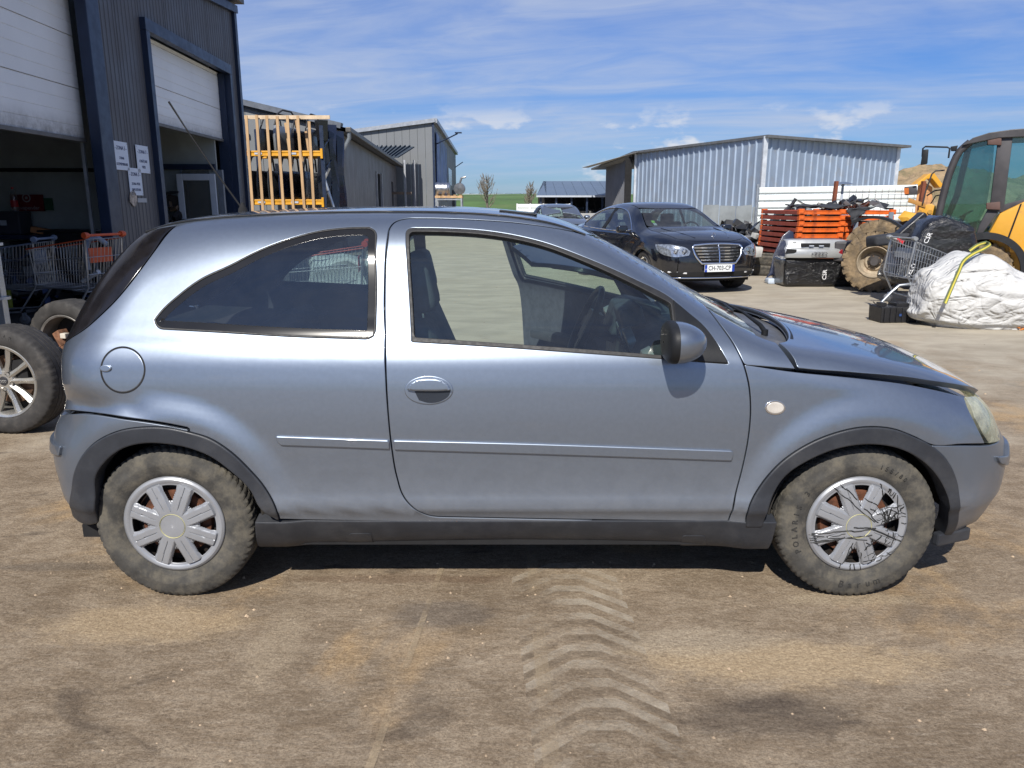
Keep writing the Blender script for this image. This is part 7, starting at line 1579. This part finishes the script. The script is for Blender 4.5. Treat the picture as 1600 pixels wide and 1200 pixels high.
poly('lift_arm', LY, [(1424,396),(1446,396),(1452,372),(1462,330),(1452,330),(1440,362)], ym+.25, .12, bevel=.02)
mb = MB()
for px, py in ((1437,331),(1453,331),(1450,341)): c_ = lp_(px, py, ym); mb.lathe([(0,-.02),(.035,-.02),(.035,.0)], 14, Matrix.Translation((c_.x,ym-.0,c_.z)))
mb.build('pins', mat('pin_ochre', (.40,.21,.03), .5), ldr)
poly('link_bar', mat('ochre_rust', (.35,.17,.04), .7), [(1420,309),(1446,318),(1446,325),(1418,316)], ym-.02, .06, bevel=.01)
poly('work_lamp', LBK, [(1413,292),(1432,290),(1433,304),(1414,305)], ym-.05, .14, bevel=.012); poly('lamp_amber', mat('amber_lens', (.45,.12,.02), .3), [(1412.5,294),(1420,293.5),(1420,303),(1413,303.5)], ym-.065, .02, bevel=0)
mb = MB(); Q = [lp_(px, py, .3) for px, py in ((1442,318),(1446,300),(1456,272),(1462,267),(1476,266))]; mb.tube(Q, .012, 8); mb.build('grab_rail', LBK, ldr, smooth=60)
mb = MB(); Q = [lp_(px, py, .5) for px, py in ((1448,306),(1460,298),(1475,296),(1482,302))]; mb.tube(Q, .012, 8); Q = [lp_(px, py, .45) for px, py in ((1452,322),(1462,306),(1478,303))]; mb.tube(Q, .010, 8); mb.build('hydraulic_hose', BLACK, ldr, smooth=60)
mb = MB(); Q = [lp_(px, py, .0) for px, py in ((1482,247),(1484,232),(1480,230),(1446,229),(1442,232),(1441,245))]; mb.tube(Q, .013, 8); arm_ = mb.build('mirror_arm', BLACK, ldr, smooth=60)
poly('cab_mirror', BLACK, [(1442,234),(1451,233),(1449,256),(1438,258)], -.06, .05, bevel=.015)
poly('beacon_bracket', BLACK, [(1485,229),(1497,227),(1494,236),(1486,236)], .0, .08, bevel=.01)
# digger boom and machine behind
bm_ = thing('digger_boom', 'yellow digger boom folded behind the loader linkage', 'digger', (at(1440,290,21).x,21,0)); o_ = bm_.location
def bq(px, py): p = at(px, py, 21)-o_; return (p.x, p.z)
m = MB(); m.prism([bq(1425,289),bq(1447,272),bq(1455,270),(bq(1470,290)),bq(1464,294),bq(1452,279),bq(1444,280),bq(1427,294)], .3); m.build('boom', LY, bm_, bevel=.02)
m = MB(); m.prism([bq(1434,300),bq(1446,282),bq(1462,292),bq(1462,340),bq(1434,340)], .3, Matrix.Translation((0,.3,0))); m.build('boom_base', mat('faded_orange', (.50,.25,.10), .7), bm_, bevel=.02)
m = MB(); m.box((.15,.4,.5), (1.2,1.4,1.0)); m.build('undercarriage', LBK, bm_, bevel=.05)
# wrapped bundles on the cart
BY2 = 10.9
p = at(1478,380,BY2); bundle('large car part wrapped in black film leaning on the loader, marked CSR and TELO', (at(1482,400,BY2).x,BY2+.55,.30), 1.12, .75, .92, radians(-6), 7, [('CSR',-.20,.66,.09,-pi/2+.35),('TELO',-.38,.20,.09,-pi/2+.4)], 0, [(-.62,-.46),(.60,-.46),(.62,-.05),(.48,.34),(.30,.42),(.02,.50),(-.16,.46),(-.30,.20),(-.52,-.12)])
mb = MB(); mb.prism([(0,0),(.30,.16),(.36,.46),(.30,.50),(-.02,.20),(-.10,.06)], .18); item('wrapped_panel', mb, mat('navy_film', (.012,.013,.018), .35, 0, .3, 5, bump=.006, bscale=20), 'slanted black wrapped panel above the muddy tyre', 'wrapped panel', (at(1402,382,11.7).x,11.7,at(1402,384,11.7).z), bevel=.03, seg=3, smooth=50)
mb = MB(); mb.box((0,0,0), (.62,.4,.16), ry=-.12); me_ = mb.mesh('dark_seat_pad', 60, .05, 3); rocky(me_, .03, 5, 3); tag(link('dark_seat_pad', me_, FAB, None, (at(1398,374,11.6).x,11.7,at(1398,374,11.6).z)), 'dark padded sheet lying over the top of the muddy tyre', 'pad')
lmp = thing('car_rear_lamp', 'red and white car lamp lying at the raised end of the grey cart', 'lamp', at(1400,374,10.7)); mb = MB(); mb.prism([(-.09,.05),(-.02,.03),(.0,.0),(-.07,.02)], .08); mb.build('white_lens', WHT, lmp); mb = MB(); mb.prism([(-.02,.03),(.10,-.02),(.08,-.06),(.0,0)], .08); mb.build('red_lens', mat('bright_red_lens', (.5,.02,.03), .25, coat=.5), lmp)
c3 = cart('grey shopping cart tipped over beside the white bulk bag', (at(1436,480,10.0).x-.02,10.15,-.02), radians(172), hm=mat('cart_steel_end', (.35,.36,.36), .4, .5)); c3.rotation_euler = (0,radians(-13),radians(186)); c3.location = (at(1440,450,10.0).x,10.1,.10); c3.scale = (1.05,1.0,.80)
mb = MB(); 
for yy in (-.1,.1): Q = [at(px, py, 9.7+yy) for px, py in ((1377,473),(1392,457),(1405,446),(1420,444),(1438,452))]; mb.tube(Q, .017, 10)
item('bent_steel_tube', mb, STEEL, 'bent bright tubes of the tipped cart resting on the black battery tray', 'tube', (0,0,0), smooth=60)
bt = thing('battery_tray', 'black plastic battery tray on the ground beside the bulk bag', 'battery tray', (at(1397,500,9.5).x,9.55,0), radians(4)); mb = MB(); mb.box((0,0,.10), (.46,.30,.20), taper=1.03); mb.build('tray_body', mat('battery_black', (.012,.012,.014), .4), bt, bevel=.015)
for k in range(6): mb = MB(); mb.box((-.19+.075*k,-.155,.10), (.02,.02,.17)); mb.build('rib', MATS['battery_black'], bt)
mb = MB(); mb.box((-.19,-.05,.22), (.08,.10,.05)); mb.box((.08,0,.215), (.2,.2,.04)); mb.tube([(-.22,-.1,.20),(-.28,-.1,.22),(-.32,-.08,.26)], .007, 6); mb.build('lid_clips', MATS['battery_black'], bt, bevel=.008)
mb = MB(); mb.box((.0,-.167,.10), (.03,.004,.03)); mb.build('blue_mark', BLU, bt)
def bag_mat():
    m = mat('woven_white', (.52,.52,.51), .65, 0, .05, 5, dirt=(.36,.33,.28), dscale=3, dlo=.55, dhi=.85); t = m.node_tree; b = t.nodes['Principled BSDF']
    tc = t.nodes.new('ShaderNodeTexCoord'); prev = None
    for sc, rot, st, dist in ((1.6,(.3,.2,.5),(1,1,2.6),.16),(2.8,(.8,-.5,1.4),(1,2.6,1.2),.10),(6.0,(.1,.9,.3),(1,1.4,1.8),.03)):
        mp = t.nodes.new('ShaderNodeMapping'); mp.inputs['Rotation'].default_value = rot; mp.inputs['Scale'].default_value = st; t.links.new(tc.outputs['Object'], mp.inputs[0])
        n = t.nodes.new('ShaderNodeTexNoise'); n.inputs['Scale'].default_value = sc; n.inputs['Detail'].default_value = 1.5; n.inputs['Roughness'].default_value = .4; n.inputs['Distortion'].default_value = 1.2; t.links.new(mp.outputs[0], n.inputs[0])
        s1 = t.nodes.new('ShaderNodeMath'); s1.operation = 'SUBTRACT'; t.links.new(n.outputs['Fac'], s1.inputs[0]); s1.inputs[1].default_value = .5
        s2 = t.nodes.new('ShaderNodeMath'); s2.operation = 'ABSOLUTE'; t.links.new(s1.outputs[0], s2.inputs[0])
        bp = t.nodes.new('ShaderNodeBump'); bp.inputs['Distance'].default_value = dist*.75; t.links.new(s2.outputs[0], bp.inputs['Height'])
        if prev: t.links.new(prev, bp.inputs['Normal'])
        prev = bp.outputs[0]
    t.links.new(prev, b.inputs['Normal']); return m
# white bulk bag with green and yellow strap
BGY = 8.95; bag = thing('bulk_bag', 'crumpled white bulk bag with a green and yellow lifting strap, right foreground', 'bag', (at(1552,500,BGY).x,BGY+.35,0))
n, k_ = 72, 30; vs = []; fs = []; from mathutils import noise as mn
topz = [(-.75,.30),(-.70,.72),(-.58,.80),(-.30,.86),(-.12,.93),(.08,.78),(.4,.62),(.8,.58),(1.1,.50),(1.3,.3)]
tz = hermite([q[0] for q in topz],[q[1] for q in topz])
for j in range(k_+1):
    v = j/k_
    for i in range(n):
        a = 2*pi*i/n; cx_ = cos(a); sy_ = sin(a); rx_ = .98*abs(cx_)**.7*np.sign(cx_); ry_ = .48*abs(sy_)**.8*np.sign(sy_)
        prf = (1-(v**5)*.55) if v < 1 else .4; bulge = 1+.10*sin(pi*min(1,v*1.1))-.10*(v < .04)
        if j == k_: prf = .02
        elif j >= k_-3: prf *= (1-.25*(j-(k_-3)))
        x = .28+rx_*prf*bulge; y = ry_*prf*bulge; top = float(tz(x)); z = top*(1-(1-v)**1.25) if v < .95 else top*(1.0+.0*(v-.95))
        p = Vector((x,y,z)); d = mn.noise_vector(Vector((x*2.2,y*2.2,z*3.5)))*.06
        rdg = 1-abs(mn.noise(Vector((x*3.2+5,y*3,z*5.5)))*2); rd2 = 1-abs(mn.noise(Vector((x*8+1,y*7,z*11)))*2); nd = Vector((cx_*.4,sy_,.25*v)); p += d*v**.3+nd*(rdg*.045+rd2*.012)*min(1,v*3)
        p.z = max(p.z, .002+.0); vs.append(p)
for j in range(k_):
    for i in range(n): fs.append((j*n+i, j*n+(i+1) % n, (j+1)*n+(i+1) % n, (j+1)*n+i))
mb = MB(); mb.add(vs, fs); body_ = mb.build('bag_body', bag_mat(), bag, smooth=180); sb_ = body_.modifiers.new('s','SUBSURF'); sb_.levels = 1; sb_.render_levels = 1
def bagp(px, py, Y): return at(px, py, Y)-bag.location
stp = [bagp(1477,474,8.70),bagp(1487,450,8.74),bagp(1498,425,8.80),bagp(1506,408,8.92),bagp(1520,397,9.0),bagp(1538,388,9.05),bagp(1547,382,9.15),bagp(1541,379,9.3),bagp(1528,383,9.35),bagp(1515,392,9.35)]
for nm, off_, w_, cl in (('strap',0,.042,mat('strap_green', (.10,.13,.05), .8)),('strap_stripe',-.004,.016,mat('strap_yellow', (.50,.42,.06), .8))):
    Q = smooth3([tuple(q) for q in stp], .03, 80, False); mb = MB(); vs = []; fs = []
    for i, q in enumerate(Q):
        d = Q[min(i+1,len(Q)-1)]-Q[max(i-1,0)]; d = Vector(d).normalized(); s_ = d.cross(Vector((0,-1,.3))).normalized(); q = Vector(q)+Vector((0,off_*1.5,0)); vs += [q-s_*w_/2, q+s_*w_/2, q+s_*w_/2+Vector((0,.004,0)), q-s_*w_/2+Vector((0,.004,0))]
    for i in range(len(Q)-1):
        for e in range(4): fs.append((i*4+e, i*4+(e+1) % 4, (i+1)*4+(e+1) % 4, (i+1)*4+e))
    mb.add(vs, fs); mb.build(nm, cl, bag)
junk('ground_scraps', 'few brown and orange scraps on the ground at the right edge', (at(1592,508,8.9).x,9.0,0), (.16,.15,.14), 26, [BRN,mat('orange_scrap', (.5,.18,.04), .7)], 51, smin=.03, smax=.1)
# cart with white sacks far behind, seen through the quarter windows
c4 = cart('shopping cart full of white film standing behind the hatchback', (at(505,430,8.4).x,8.4,0), radians(8), hm=mat('cart_red_end', (.5,.06,.04), .5))
mb = MB(); mb.box((0,0,.25), (.8,.5,.5)); me_ = mb.mesh('white_film_heap', 180, .12, 4); bm = bmesh.new(); bm.from_mesh(me_); bmesh.ops.subdivide_edges(bm, edges=bm.edges, cuts=4, use_grid_fill=True); bm.to_mesh(me_); bm.free(); rocky(me_, .08, 4, 5); rocky(me_, .03, 14, 8)
tag(link('white_film_heap', me_, mat('crumpled_white_film', (.55,.60,.58), .5), None, (at(535,430,8.7).x,8.9,.35)), 'heap of crumpled white film beside the cart, seen through the rear windows', 'plastic film')
